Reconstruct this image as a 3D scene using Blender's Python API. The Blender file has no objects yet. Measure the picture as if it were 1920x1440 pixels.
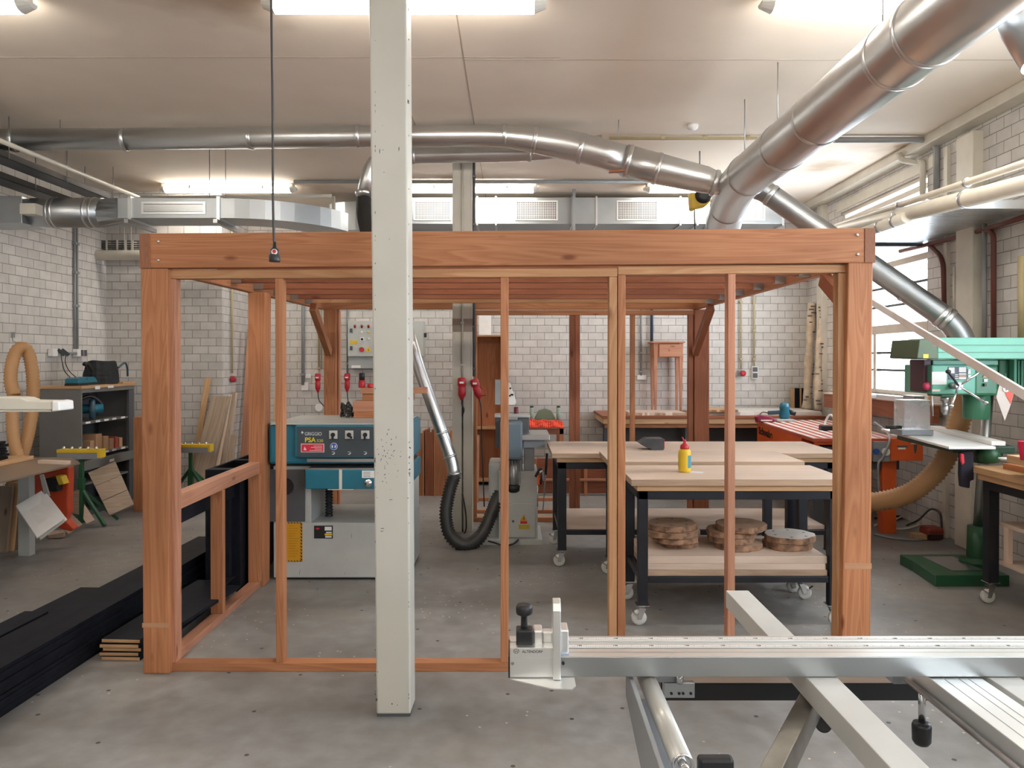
import bpy, math, random
from mathutils import Vector, Matrix
random.seed(7)
SC = bpy.context.scene
COL = SC.collection
PI = math.pi

# ------------------------------------------------------------------ camera
F = 1440.0; CU = 960.0; CV = 684.5; PITCH = 0.0073; CAMZ = 1.7
cd = bpy.data.cameras.new('camera'); cam = bpy.data.objects.new('camera', cd); COL.objects.link(cam)
cd.sensor_width = 36; cd.lens = 36*F/1920; cd.shift_y = (CV-720)/1920; cd.clip_start = 0.05
cam.location = (0, 0, CAMZ); cam.rotation_euler = (PI/2-PITCH, 0, 0)
SC.camera = cam
# ------------------------------------------------------------------ world, exposure
w = bpy.data.worlds.new('sky'); SC.world = w; w.use_nodes = True
bg = w.node_tree.nodes['Background']; bg.inputs[0].default_value = (0.80, 0.90, 1.0, 1); bg.inputs[1].default_value = 6.5
SC.view_settings.view_transform = 'Standard'; SC.view_settings.look = 'None'
SC.view_settings.exposure = 0.82; SC.view_settings.gamma = 1; SC.view_settings.use_curve_mapping = False
LAMP = 17.0
def XR(Y): return 4.24+0.0208*(Y-11)          # inner face of the right wall
def XL(Y): return -5.28+0.028*(Y-10)          # inner face of the left wall
CEIL = 3.88
# windows of the right wall: (y0, y1, z0, z1)
WINS = [(7.72, 9.85, 1.31, 3.58), (0.6, 5.0, 1.31, 3.4), (-4.2, -0.6, 1.31, 3.4)]
for y0, y1, z0, z1 in WINS:                    # sky portals in the window openings
    ld = bpy.data.lights.new('window_portal', 'AREA'); ld.shape = 'RECTANGLE'; ld.size = z1-z0; ld.size_y = y1-y0
    ld.cycles.is_portal = True
    lo = bpy.data.objects.new('window_portal', ld); COL.objects.link(lo)
    lo.location = (XR((y0+y1)/2)+0.22, (y0+y1)/2, (z0+z1)/2); lo.rotation_euler = (0, PI/2, 0)

# ------------------------------------------------------------------ pixel -> world
def P(u, v, Y):
    x = (u-CU)/F; yc = -(v-CV)/F
    dy = math.cos(PITCH)+yc*math.sin(PITCH); dz = -math.sin(PITCH)+yc*math.cos(PITCH)
    s = Y/dy
    return Vector((x*s, Y, CAMZ+dz*s))
def PX(u, Y): return P(u, 674, Y).x
def PZ(v, Y): return P(960, v, Y).z
def FY(v, z=0.0):
    a, b = 0.5, 60.0
    for _ in range(60):
        m = (a+b)/2
        if PZ(v, m) > z: a = m
        else: b = m
    return a
def G(u, v, z=0.0):
    return P(u, v, FY(v, z))

# ------------------------------------------------------------------ materials
MATS = {}
def newmat(name):
    m = bpy.data.materials.new(name); m.use_nodes = True; nt = m.node_tree
    return m, nt, nt.nodes['Principled BSDF']
def paint(name, col, rough=0.5, metal=0.0, var=0.06, scale=6.0, bump=0.0, spec=0.5):
    if name in MATS: return MATS[name]
    m, nt, b = newmat(name); N = nt.nodes; L = nt.links
    b.inputs['Roughness'].default_value = rough; b.inputs['Metallic'].default_value = metal
    b.inputs['Specular IOR Level'].default_value = spec
    tc = N.new('ShaderNodeTexCoord'); no = N.new('ShaderNodeTexNoise'); no.inputs['Scale'].default_value = scale
    no.inputs['Detail'].default_value = 5
    L.new(tc.outputs['Object'], no.inputs['Vector'])
    cr = N.new('ShaderNodeValToRGB'); L.new(no.outputs['Fac'], cr.inputs['Fac'])
    cr.color_ramp.elements[0].position = 0.3; cr.color_ramp.elements[1].position = 0.7
    cr.color_ramp.elements[0].color = (*[c*(1-var) for c in col], 1); cr.color_ramp.elements[1].color = (*[min(1, c*(1+var)) for c in col], 1)
    L.new(cr.outputs['Color'], b.inputs['Base Color'])
    if bump:
        bm = N.new('ShaderNodeBump'); bm.inputs['Strength'].default_value = bump; bm.inputs['Distance'].default_value = 0.002
        L.new(no.outputs['Fac'], bm.inputs['Height']); L.new(bm.outputs['Normal'], b.inputs['Normal'])
    MATS[name] = m; return m
def wood(name, light, dark, rough=0.55, ring=1.0, knots=True, scale=1.0):
    if name in MATS: return MATS[name]
    m, nt, b = newmat(name); N = nt.nodes; L = nt.links
    b.inputs['Roughness'].default_value = rough; b.inputs['Specular IOR Level'].default_value = 0.3
    uv = N.new('ShaderNodeUVMap')
    mp = N.new('ShaderNodeMapping'); mp.inputs['Scale'].default_value = (0.45*scale, 8*scale, 8*scale); L.new(uv.outputs[0], mp.inputs[0])
    n1 = N.new('ShaderNodeTexNoise'); n1.inputs['Scale'].default_value = 1.1; n1.inputs['Detail'].default_value = 2; n1.inputs['Distortion'].default_value = 0.8
    L.new(mp.outputs[0], n1.inputs['Vector'])
    mu = N.new('ShaderNodeMath'); mu.operation = 'MULTIPLY'; mu.inputs[1].default_value = 10*ring; L.new(n1.outputs['Fac'], mu.inputs[0])
    fr = N.new('ShaderNodeMath'); fr.operation = 'FRACT'; L.new(mu.outputs[0], fr.inputs[0])
    r1 = N.new('ShaderNodeValToRGB'); L.new(fr.outputs[0], r1.inputs['Fac'])
    r1.color_ramp.elements[0].color = (0, 0, 0, 1); r1.color_ramp.elements[1].color = (1, 1, 1, 1)
    r1.color_ramp.elements[0].position = 0.0; r1.color_ramp.elements[1].position = 0.75
    e = r1.color_ramp.elements.new(0.97); e.color = (0.25, 0.25, 0.25, 1)
    mp2 = N.new('ShaderNodeMapping'); mp2.inputs['Scale'].default_value = (3*scale, 160*scale, 1); L.new(uv.outputs[0], mp2.inputs[0])
    n2 = N.new('ShaderNodeTexNoise'); n2.inputs['Scale'].default_value = 1.0; n2.inputs['Detail'].default_value = 4; L.new(mp2.outputs[0], n2.inputs['Vector'])
    mx = N.new('ShaderNodeMix'); mx.inputs[0].default_value = 0.6
    L.new(r1.outputs['Color'], mx.inputs[2]); L.new(n2.outputs['Fac'], mx.inputs[3])
    mr = N.new('ShaderNodeValToRGB'); L.new(mx.outputs[0], mr.inputs['Fac'])
    mr.color_ramp.elements[0].position = 0.05; mr.color_ramp.elements[1].position = 0.85
    mr.color_ramp.elements[0].color = (*dark, 1); mr.color_ramp.elements[1].color = (*light, 1)
    # slow tone change along the board
    n3 = N.new('ShaderNodeTexNoise'); n3.inputs['Scale'].default_value = 0.9; n3.inputs['Detail'].default_value = 1; L.new(uv.outputs[0], n3.inputs['Vector'])
    h = N.new('ShaderNodeHueSaturation'); L.new(mr.outputs['Color'], h.inputs['Color'])
    ma = N.new('ShaderNodeMapRange'); ma.inputs['From Min'].default_value = 0.3; ma.inputs['From Max'].default_value = 0.7
    ma.inputs['To Min'].default_value = 0.82; ma.inputs['To Max'].default_value = 1.15; L.new(n3.outputs['Fac'], ma.inputs['Value'])
    L.new(ma.outputs[0], h.inputs['Value'])
    out = h.outputs['Color']
    if knots:
        mp3 = N.new('ShaderNodeMapping'); mp3.inputs['Scale'].default_value = (2.4, 6.5, 1); L.new(uv.outputs[0], mp3.inputs[0])
        vo = N.new('ShaderNodeTexVoronoi'); vo.inputs['Scale'].default_value = 1.0; vo.inputs['Randomness'].default_value = 1.0; L.new(mp3.outputs[0], vo.inputs['Vector'])
        kr = N.new('ShaderNodeValToRGB'); L.new(vo.outputs['Distance'], kr.inputs['Fac'])
        kr.color_ramp.elements[0].position = 0.05; kr.color_ramp.elements[0].color = (0.85, 0.85, 0.85, 1)
        kr.color_ramp.elements[1].position = 0.13; kr.color_ramp.elements[1].color = (0, 0, 0, 1)
        km = N.new('ShaderNodeMix'); km.data_type = 'RGBA'; L.new(kr.outputs['Color'], km.inputs[0])
        L.new(out, km.inputs[6]); km.inputs[7].default_value = (dark[0]*0.45, dark[1]*0.35, dark[2]*0.3, 1)
        out = km.outputs[2]
    L.new(out, b.inputs['Base Color'])
    bm = N.new('ShaderNodeBump'); bm.inputs['Strength'].default_value = 0.15; bm.inputs['Distance'].default_value = 0.001
    L.new(n2.outputs['Fac'], bm.inputs['Height']); L.new(bm.outputs['Normal'], b.inputs['Normal'])
    MATS[name] = m; return m
def metal(name, col, rough, aniso=0.0, var=0.15, scale=3.0, rv=0.12):
    if name in MATS: return MATS[name]
    m, nt, b = newmat(name); N = nt.nodes; L = nt.links
    b.inputs['Metallic'].default_value = 1.0
    tc = N.new('ShaderNodeTexCoord'); no = N.new('ShaderNodeTexNoise'); no.inputs['Scale'].default_value = scale; no.inputs['Detail'].default_value = 6
    L.new(tc.outputs['Object'], no.inputs['Vector'])
    cr = N.new('ShaderNodeValToRGB'); L.new(no.outputs['Fac'], cr.inputs['Fac'])
    cr.color_ramp.elements[0].position = 0.3; cr.color_ramp.elements[1].position = 0.7
    cr.color_ramp.elements[0].color = (*[c*(1-var) for c in col], 1); cr.color_ramp.elements[1].color = (*col, 1)
    L.new(cr.outputs['Color'], b.inputs['Base Color'])
    mr = N.new('ShaderNodeMapRange'); L.new(no.outputs['Fac'], mr.inputs['Value'])
    mr.inputs['To Min'].default_value = max(0.02, rough-rv); mr.inputs['To Max'].default_value = rough+rv
    L.new(mr.outputs[0], b.inputs['Roughness'])
    MATS[name] = m; return m
def emit(name, col, s):
    if name in MATS: return MATS[name]
    m, nt, b = newmat(name)
    b.inputs['Base Color'].default_value = (*col, 1); b.inputs['Emission Color'].default_value = (*col, 1); b.inputs['Emission Strength'].default_value = s
    MATS[name] = m; return m
def brick_mat():
    m, nt, b = newmat('painted_brick'); N = nt.nodes; L = nt.links
    b.inputs['Roughness'].default_value = 0.75; b.inputs['Specular IOR Level'].default_value = 0.25
    ge = N.new('ShaderNodeNewGeometry'); se = N.new('ShaderNodeSeparateXYZ'); L.new(ge.outputs['Position'], se.inputs[0])
    ad = N.new('ShaderNodeMath'); ad.operation = 'ADD'; L.new(se.outputs[0], ad.inputs[0]); L.new(se.outputs[1], ad.inputs[1])
    cb = N.new('ShaderNodeCombineXYZ'); L.new(ad.outputs[0], cb.inputs[0]); L.new(se.outputs[2], cb.inputs[1])
    br = N.new('ShaderNodeTexBrick'); L.new(cb.outputs[0], br.inputs['Vector'])
    br.inputs['Scale'].default_value = 1; br.inputs['Brick Width'].default_value = 0.2085; br.inputs['Row Height'].default_value = 0.1042
    br.inputs['Mortar Size'].default_value = 0.0042; br.inputs['Mortar Smooth'].default_value = 0.3; br.inputs['Bias'].default_value = 0.0
    br.inputs['Color1'].default_value = (0.70, 0.665, 0.63, 1); br.inputs['Color2'].default_value = (0.60, 0.575, 0.545, 1)
    br.inputs['Mortar'].default_value = (0.30, 0.285, 0.265, 1)
    no = N.new('ShaderNodeTexNoise'); no.inputs['Scale'].default_value = 7; no.inputs['Detail'].default_value = 6; L.new(ge.outputs['Position'], no.inputs['Vector'])
    mx = N.new('ShaderNodeMix'); mx.data_type = 'RGBA'; mx.blend_type = 'MULTIPLY'; mx.inputs[0].default_value = 0.35
    L.new(br.outputs['Color'], mx.inputs[6]); cr = N.new('ShaderNodeValToRGB'); L.new(no.outputs['Fac'], cr.inputs['Fac'])
    cr.color_ramp.elements[0].position = 0.25; cr.color_ramp.elements[0].color = (0.62, 0.60, 0.57, 1); cr.color_ramp.elements[1].position = 0.6; cr.color_ramp.elements[1].color = (1, 1, 1, 1)
    L.new(cr.outputs['Color'], mx.inputs[7]); L.new(mx.outputs[2], b.inputs['Base Color'])
    inv = N.new('ShaderNodeMath'); inv.operation = 'SUBTRACT'; inv.inputs[0].default_value = 1; L.new(br.outputs['Fac'], inv.inputs[1])
    bm = N.new('ShaderNodeBump'); bm.inputs['Strength'].default_value = 0.6; bm.inputs['Distance'].default_value = 0.006
    L.new(inv.outputs[0], bm.inputs['Height']); L.new(bm.outputs['Normal'], b.inputs['Normal'])
    return m
def floor_mat():
    m, nt, b = newmat('concrete_floor'); N = nt.nodes; L = nt.links
    ge = N.new('ShaderNodeNewGeometry')
    n1 = N.new('ShaderNodeTexNoise'); n1.inputs['Scale'].default_value = 0.8; n1.inputs['Detail'].default_value = 8; n1.inputs['Roughness'].default_value = 0.6
    n2 = N.new('ShaderNodeTexNoise'); n2.inputs['Scale'].default_value = 9; n2.inputs['Detail'].default_value = 8
    vo = N.new('ShaderNodeTexVoronoi'); vo.voronoi_dimensions = '2D'; vo.inputs['Scale'].default_value = 9.0
    n4 = N.new('ShaderNodeTexNoise'); n4.inputs['Scale'].default_value = 1.3; n4.inputs['Detail'].default_value = 3
    for n in (n1, n2, vo, n4): L.new(ge.outputs['Position'], n.inputs['Vector'])
    c1 = N.new('ShaderNodeValToRGB'); L.new(n1.outputs['Fac'], c1.inputs['Fac'])
    c1.color_ramp.elements[0].position = 0.3; c1.color_ramp.elements[0].color = (0.175, 0.163, 0.152, 1)
    c1.color_ramp.elements[1].position = 0.68; c1.color_ramp.elements[1].color = (0.325, 0.322, 0.315, 1)
    c2 = N.new('ShaderNodeValToRGB'); L.new(n2.outputs['Fac'], c2.inputs['Fac'])
    c2.color_ramp.elements[0].position = 0.3; c2.color_ramp.elements[0].color = (0.72, 0.70, 0.68, 1)
    c2.color_ramp.elements[1].position = 0.7; c2.color_ramp.elements[1].color = (1.1, 1.1, 1.1, 1)
    mx = N.new('ShaderNodeMix'); mx.data_type = 'RGBA'; mx.blend_type = 'MULTIPLY'; mx.inputs[0].default_value = 0.8
    L.new(c1.outputs[0], mx.inputs[6]); L.new(c2.outputs[0], mx.inputs[7])
    # wood chip specks
    ks = N.new('ShaderNodeMath'); ks.operation = 'LESS_THAN'; ks.inputs[1].default_value = 0.05; L.new(vo.outputs['Distance'], ks.inputs[0])
    kg = N.new('ShaderNodeMath'); kg.operation = 'GREATER_THAN'; kg.inputs[1].default_value = 0.56; L.new(n4.outputs['Fac'], kg.inputs[0])
    km = N.new('ShaderNodeMath'); km.operation = 'MULTIPLY'; L.new(ks.outputs[0], km.inputs[0]); L.new(kg.outputs[0], km.inputs[1])
    m2 = N.new('ShaderNodeMix'); m2.data_type = 'RGBA'; L.new(km.outputs[0], m2.inputs[0]); L.new(mx.outputs[2], m2.inputs[6]); m2.inputs[7].default_value = (0.60, 0.50, 0.41, 1)
    # sawdust film in patches and small black flecks
    n5 = N.new('ShaderNodeTexNoise'); n5.inputs['Scale'].default_value = 0.55; n5.inputs['Detail'].default_value = 9; n5.inputs['Roughness'].default_value = 0.7; L.new(ge.outputs['Position'], n5.inputs['Vector'])
    r5 = N.new('ShaderNodeValToRGB'); L.new(n5.outputs['Fac'], r5.inputs['Fac']); r5.color_ramp.elements[0].position = 0.52; r5.color_ramp.elements[1].position = 0.75; r5.color_ramp.elements[1].color = (0.7, 0.7, 0.7, 1); r5.color_ramp.elements[0].color = (0, 0, 0, 1)
    m3 = N.new('ShaderNodeMix'); m3.data_type = 'RGBA'; L.new(r5.outputs[0], m3.inputs[0]); L.new(m2.outputs[2], m3.inputs[6]); m3.inputs[7].default_value = (0.33, 0.27, 0.20, 1)
    v2 = N.new('ShaderNodeTexVoronoi'); v2.voronoi_dimensions = '2D'; v2.inputs['Scale'].default_value = 2.1; L.new(ge.outputs['Position'], v2.inputs['Vector'])
    k2 = N.new('ShaderNodeMath'); k2.operation = 'LESS_THAN'; k2.inputs[1].default_value = 0.022; L.new(v2.outputs['Distance'], k2.inputs[0])
    m4 = N.new('ShaderNodeMix'); m4.data_type = 'RGBA'; L.new(k2.outputs[0], m4.inputs[0]); L.new(m3.outputs[2], m4.inputs[6]); m4.inputs[7].default_value = (0.05, 0.045, 0.04, 1)
    L.new(m4.outputs[2], b.inputs['Base Color'])
    mr = N.new('ShaderNodeMapRange'); L.new(n2.outputs['Fac'], mr.inputs['Value']); mr.inputs['To Min'].default_value = 0.32; mr.inputs['To Max'].default_value = 0.62
    L.new(mr.outputs[0], b.inputs['Roughness'])
    bm = N.new('ShaderNodeBump'); bm.inputs['Strength'].default_value = 0.12; bm.inputs['Distance'].default_value = 0.004
    L.new(n2.outputs['Fac'], bm.inputs['Height']); L.new(bm.outputs['Normal'], b.inputs['Normal'])
    return m
def glass(name, tint=(1, 1, 1), fac=0.10, rough=0.02):
    m = bpy.data.materials.new(name); m.use_nodes = True; nt = m.node_tree; N = nt.nodes; L = nt.links
    for n in list(N): N.remove(n)
    o = N.new('ShaderNodeOutputMaterial'); mi = N.new('ShaderNodeMixShader'); mi.inputs[0].default_value = fac
    t = N.new('ShaderNodeBsdfTransparent'); t.inputs[0].default_value = (*tint, 1)
    g = N.new('ShaderNodeBsdfGlossy'); g.inputs['Roughness'].default_value = rough
    L.new(t.outputs[0], mi.inputs[1]); L.new(g.outputs[0], mi.inputs[2]); L.new(mi.outputs[0], o.inputs[0])
    return m

def milky(name):
    m = bpy.data.materials.new(name); m.use_nodes = True; nt = m.node_tree; N = nt.nodes; L = nt.links
    for n in list(N): N.remove(n)
    o = N.new('ShaderNodeOutputMaterial'); mi = N.new('ShaderNodeMixShader'); mi.inputs[0].default_value = .22
    t = N.new('ShaderNodeBsdfTransparent'); d = N.new('ShaderNodeBsdfDiffuse'); d.inputs[0].default_value = (.85, .84, .84, 1)
    no = N.new('ShaderNodeTexNoise'); no.inputs['Scale'].default_value = 3; mr = N.new('ShaderNodeMapRange'); mr.inputs['To Min'].default_value = .2; mr.inputs['To Max'].default_value = .34
    L.new(no.outputs['Fac'], mr.inputs['Value']); L.new(mr.outputs[0], mi.inputs[0])
    L.new(t.outputs[0], mi.inputs[1]); L.new(d.outputs[0], mi.inputs[2]); L.new(mi.outputs[0], o.inputs[0])
    return m
M_BRICK = brick_mat(); M_FLOOR = floor_mat(); M_GLASS = glass('window_glass', fac=0.06)
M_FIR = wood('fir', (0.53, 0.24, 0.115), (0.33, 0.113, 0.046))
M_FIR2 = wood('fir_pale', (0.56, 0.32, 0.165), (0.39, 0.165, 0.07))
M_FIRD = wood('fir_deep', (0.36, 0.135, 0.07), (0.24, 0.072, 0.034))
M_FIRP = wood('fir_pink', (0.57, 0.29, 0.18), (0.40, 0.155, 0.09))
M_END = wood('end_grain', (0.36, 0.16, 0.09), (0.24, 0.095, 0.05), ring=2, knots=False, scale=2)
M_PLY = wood('pale_board', (0.68, 0.55, 0.45), (0.57, 0.42, 0.32), ring=0.6, knots=False)
M_PINE = wood('pine', (0.66, 0.43, 0.24), (0.48, 0.26, 0.12))
M_GREYW = wood('weathered_wood', (0.42, 0.33, 0.25), (0.24, 0.17, 0.12), rough=0.7)
M_GALV = metal('galvanised', (0.74, 0.755, 0.76), 0.33, var=.1, rv=.07)
M_GALVD = metal('galvanised_dull', (0.50, 0.53, 0.55), 0.40)
M_ALU = metal('aluminium', (0.86, 0.87, 0.86), 0.42, var=0.05, scale=1.5, rv=0.06)
M_STEEL = metal('steel', (0.50, 0.50, 0.51), 0.35)
M_CHROME = metal('chrome', (0.75, 0.75, 0.76), 0.15, rv=0.05)
M_BLACKP = paint('black_plastic', (0.015, 0.015, 0.017), 0.4)
M_RUBBER = paint('rubber', (0.032, 0.03, 0.028), 0.45)
M_BLKSTEEL = paint('black_steel', (0.035, 0.037, 0.045), 0.38, metal=0.6)
M_BLKWOOD = paint('black_stained_wood', (0.008, 0.009, 0.0135), 0.62, spec=.16, var=0.3, scale=14)
M_COLP = paint('column_paint', (0.56, 0.54, 0.48), 0.42, var=0.05, scale=2.5)
M_WHITE = paint('white_paint', (0.82, 0.81, 0.79), 0.45)
M_CREAM = paint('cream_paint', (0.66, 0.62, 0.53), 0.45)
M_LGREY = paint('light_grey_paint', (0.46, 0.47, 0.45), 0.4)
M_GREY = paint('grey_paint', (0.27, 0.285, 0.30), 0.4)
M_DGREY = paint('dark_grey_paint', (0.085, 0.088, 0.095), 0.45)
M_TEAL = paint('teal_paint', (0.015, 0.15, 0.22), 0.35)
M_TEALD = paint('teal_dark', (0.035, 0.085, 0.12), 0.4)
M_RED = paint('red_plastic', (0.50, 0.02, 0.03), 0.35)
M_ORANGE = paint('orange_paint', (0.70, 0.11, 0.02), 0.4)
M_YELLOW = paint('yellow_paint', (0.78, 0.52, 0.03), 0.4)
M_GREEN = paint('green_paint', (0.02, 0.095, 0.042), 0.4)
M_MINT = paint('mint_paint', (0.125, 0.40, 0.29), 0.38)
M_MINTD = paint('mid_green_paint', (0.05, 0.19, 0.105), 0.38)
M_TAN = paint('tan_hose', (0.50, 0.27, 0.115), 0.45)
M_PAPER = paint('paper', (0.80, 0.79, 0.77), 0.7, var=0.02)
M_BLUE = paint('blue', (0.03, 0.10, 0.40), 0.4)
M_RUSTP = paint('rust_red_pipe', (0.14, 0.04, 0.03), 0.45)
M_BIRCH = paint('birch_bark', (0.58, 0.46, 0.34), 0.75, var=0.25, scale=9, bump=0.6)

# ------------------------------------------------------------------ mesh builder
def rnd_pts(pts, r, n=6):
    pts = [Vector(p) for p in pts]; out = [pts[0]]
    for i in range(1, len(pts)-1):
        a, b, c = pts[i-1], pts[i], pts[i+1]
        rr = min(r, (b-a).length*0.49, (c-b).length*0.49)
        p0 = b+(a-b).normalized()*rr; p1 = b+(c-b).normalized()*rr
        for k in range(n+1):
            t = k/n; out.append(p0*(1-t)**2+b*2*t*(1-t)+p1*t*t)
    out.append(pts[-1]); return out
def catmull(pts, n=10):
    pts = [Vector(p) for p in pts]; q = [pts[0]*2-pts[1]]+pts+[pts[-1]*2-pts[-2]]; out = []
    for i in range(1, len(q)-2):
        for k in range(n):
            t = k/n; a, b, c, d = q[i-1], q[i], q[i+1], q[i+2]
            out.append(0.5*((2*b)+(c-a)*t+(2*a-5*b+4*c-d)*t*t+(3*b-a-3*c+d)*t**3))
    out.append(pts[-1]); return out
def resample(pts, step):
    out = [pts[0].copy()]; acc = 0
    for a, b in zip(pts, pts[1:]):
        l = (b-a).length; d = step-acc
        while d <= l:
            out.append(a+(b-a)*(d/l)); d += step
        acc = (acc+l) % step if l else acc
    return out
class MB:
    def __init__(s): s.v = []; s.f = []; s.uv = []; s.mi = []; s.sm = []; s.m = 0
    def quad(s, pts, uvs=None, smooth=False):
        i = len(s.v); s.v += [Vector(p) for p in pts]; s.f.append(list(range(i, i+len(pts))))
        s.uv.append(uvs or [(0, 0)]*len(pts)); s.mi.append(s.m); s.sm.append(smooth); return s
    def hexa(s, lo, hi):
        """lo, hi: four corners each (same order, counter-clockwise seen from above)."""
        p = [Vector(q) for q in list(lo)+list(hi)]; i = len(s.v); s.v += p
        ax = [((p[1]-p[0]).length+(p[2]-p[3]).length)/2, ((p[3]-p[0]).length+(p[2]-p[1]).length)/2, (p[4]-p[0]).length]
        ox, oy = random.uniform(0, 50), random.uniform(0, 50)
        loc = [(0, 0, 0), (ax[0], 0, 0), (ax[0], ax[1], 0), (0, ax[1], 0), (0, 0, ax[2]), (ax[0], 0, ax[2]), (ax[0], ax[1], ax[2]), (0, ax[1], ax[2])]
        L = ax.index(max(ax))
        for fc, (a, b) in (((0, 3, 2, 1), (0, 1)), ((4, 5, 6, 7), (0, 1)), ((0, 1, 5, 4), (0, 2)), ((1, 2, 6, 5), (1, 2)), ((2, 3, 7, 6), (0, 2)), ((3, 0, 4, 7), (1, 2))):
            if L in (a, b): A = L; B = b if a == L else a
            else: A, B = a, b
            third = 3-A-B
            s.f.append([i+k for k in fc]); s.uv.append([(loc[k][A]+ox, loc[k][B]+oy+loc[k][third]*1.3) for k in fc]); s.mi.append(s.m); s.sm.append(False)
        return s
    def box(s, x0, x1, y0, y1, z0, z1):
        return s.hexa([(x0, y0, z0), (x1, y0, z0), (x1, y1, z0), (x0, y1, z0)], [(x0, y0, z1), (x1, y0, z1), (x1, y1, z1), (x0, y1, z1)])
    def pb(s, u0, u1, v0, v1, Y, d):
        """box whose front face fills the picture rectangle at distance Y, d deep"""
        a = P(u0, v1, Y); b = P(u1, v0, Y); return s.box(a.x, b.x, Y, Y+d, a.z, b.z)
    def cb(s, c, sz, R=None):
        """box by centre, size, rotation matrix"""
        R = R or Matrix.Identity(3); c = Vector(c); h = Vector(sz)/2
        f = lambda x, y, z: c+R@Vector((x*h.x, y*h.y, z*h.z))
        return s.hexa([f(-1, -1, -1), f(1, -1, -1), f(1, 1, -1), f(-1, 1, -1)], [f(-1, -1, 1), f(1, -1, 1), f(1, 1, 1), f(-1, 1, 1)])
    def beam(s, a, b, w, h, up=(0, 0, 1)):
        """bar from a to b: w sideways, h along up"""
        a = Vector(a); b = Vector(b); d = (b-a).normalized(); sd = d.cross(Vector(up))
        if sd.length < 1e-5: sd = d.cross(Vector((0, 1, 0)))
        sd.normalize(); u = sd.cross(d).normalized(); sw = sd*w/2; uh = u*h/2
        return s.hexa([a-sw-uh, b-sw-uh, b+sw-uh, a+sw-uh][::-1] if False else [a+sw-uh, b+sw-uh, b-sw-uh, a-sw-uh], [a+sw+uh, b+sw+uh, b-sw+uh, a-sw+uh])
    def tube(s, pts, r, n=20, caps=True, smooth=True):
        pts = [Vector(p) for p in pts]; k = len(pts); rs = r if isinstance(r, (list, tuple)) else [r]*k
        T = []
        for i in range(k):
            a = pts[max(i-1, 0)]; b = pts[min(i+1, k-1)]; T.append((b-a).normalized())
        x = T[0].cross(Vector((0, 0, 1)))
        if x.length < 1e-3: x = T[0].cross(Vector((0, 1, 0)))
        x.normalize(); base = len(s.v); L = 0
        for i in range(k):
            x = (x-T[i]*x.dot(T[i])).normalized(); y = T[i].cross(x)
            sc = 1.0
            for j in range(n):
                a = 2*PI*j/n; s.v.append(pts[i]+(x*math.cos(a)+y*math.sin(a))*rs[i])
        for i in range(k-1):
            l = (pts[i+1]-pts[i]).length
            for j in range(n):
                j2 = (j+1) % n
                s.f.append([base+i*n+j, base+i*n+j2, base+(i+1)*n+j2, base+(i+1)*n+j]); s.mi.append(s.m); s.sm.append(smooth)
                s.uv.append([(L, j/n*6.28*rs[i]), (L, (j+1)/n*6.28*rs[i]), (L+l, (j+1)/n*6.28*rs[i]), (L+l, j/n*6.28*rs[i])])
            L += l
        if caps:
            for i, rev in ((0, True), (k-1, False)):
                ring = [base+i*n+j for j in range(n)]
                if rev: ring = ring[::-1]
                s.f.append(ring); s.mi.append(s.m); s.sm.append(False); s.uv.append([((s.v[q]-pts[i]).x+(s.v[q]-pts[i]).y, (s.v[q]-pts[i]).z) for q in ring])
        return s
    def cyl(s, a, b, r, n=20, r2=None): return s.tube([a, b], [r, r if r2 is None else r2], n)
    def lathe(s, c, prof, n=24, axis=(0, 0, 1)):
        """profile of (radius, height) turned round axis at c"""
        c = Vector(c); ax = Vector(axis).normalized()
        pts = [c+ax*h for _, h in prof]
        x = ax.cross(Vector((0, 1, 0))); 
        if x.length < 1e-3: x = ax.cross(Vector((1, 0, 0)))
        x.normalize(); y = ax.cross(x); base = len(s.v)
        for (r, h), p in zip(prof, pts):
            for j in range(n):
                a = 2*PI*j/n; s.v.append(p+(x*math.cos(a)+y*math.sin(a))*max(r, 1e-4))
        for i in range(len(prof)-1):
            for j in range(n):
                j2 = (j+1) % n
                s.f.append([base+i*n+j, base+i*n+j2, base+(i+1)*n+j2, base+(i+1)*n+j]); s.mi.append(s.m)
                s.sm.append(True); s.uv.append([(0, 0)]*4)
        for i, rev in ((0, True), (len(prof)-1, False)):
            ring = [base+i*n+j for j in range(n)]
            s.f.append(ring[::-1] if rev else ring); s.mi.append(s.m); s.sm.append(False); s.uv.append([(s.v[q].x, s.v[q].y) for q in ring])
        return s
    def prism(s, poly, dvec):
        """flat polygon (3D points) pushed along dvec"""
        poly = [Vector(p) for p in poly]; d = Vector(dvec); i = len(s.v); n = len(poly)
        s.v += poly+[p+d for p in poly]
        nrm = Vector((0, 0, 0))
        for k in range(n): nrm += (poly[k]-poly[0]).cross(poly[(k+1) % n]-poly[0])
        flip = nrm.dot(d) > 0
        A = list(range(i, i+n)); B = list(range(i+n, i+2*n))
        for ring, rv in ((A, flip), (B, not flip)):
            s.f.append(ring[::-1] if rv else ring); s.mi.append(s.m); s.sm.append(False)
            s.uv.append([(s.v[q].x+s.v[q].z*0.0+s.v[q].y, s.v[q].z) for q in s.f[-1]])
        for k in range(n):
            k2 = (k+1) % n; q = [A[k], A[k2], B[k2], B[k]]
            if not flip: q = q[::-1]
            s.f.append(q); s.mi.append(s.m); s.sm.append(False); s.uv.append([(s.v[t].x+s.v[t].y, s.v[t].z) for t in q])
        return s
    def pp(s, uvp, Y, d):
        """picture polygon at distance Y pushed back by d"""
        return s.prism([P(u, v, Y) for u, v in uvp], (0, d, 0))
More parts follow.
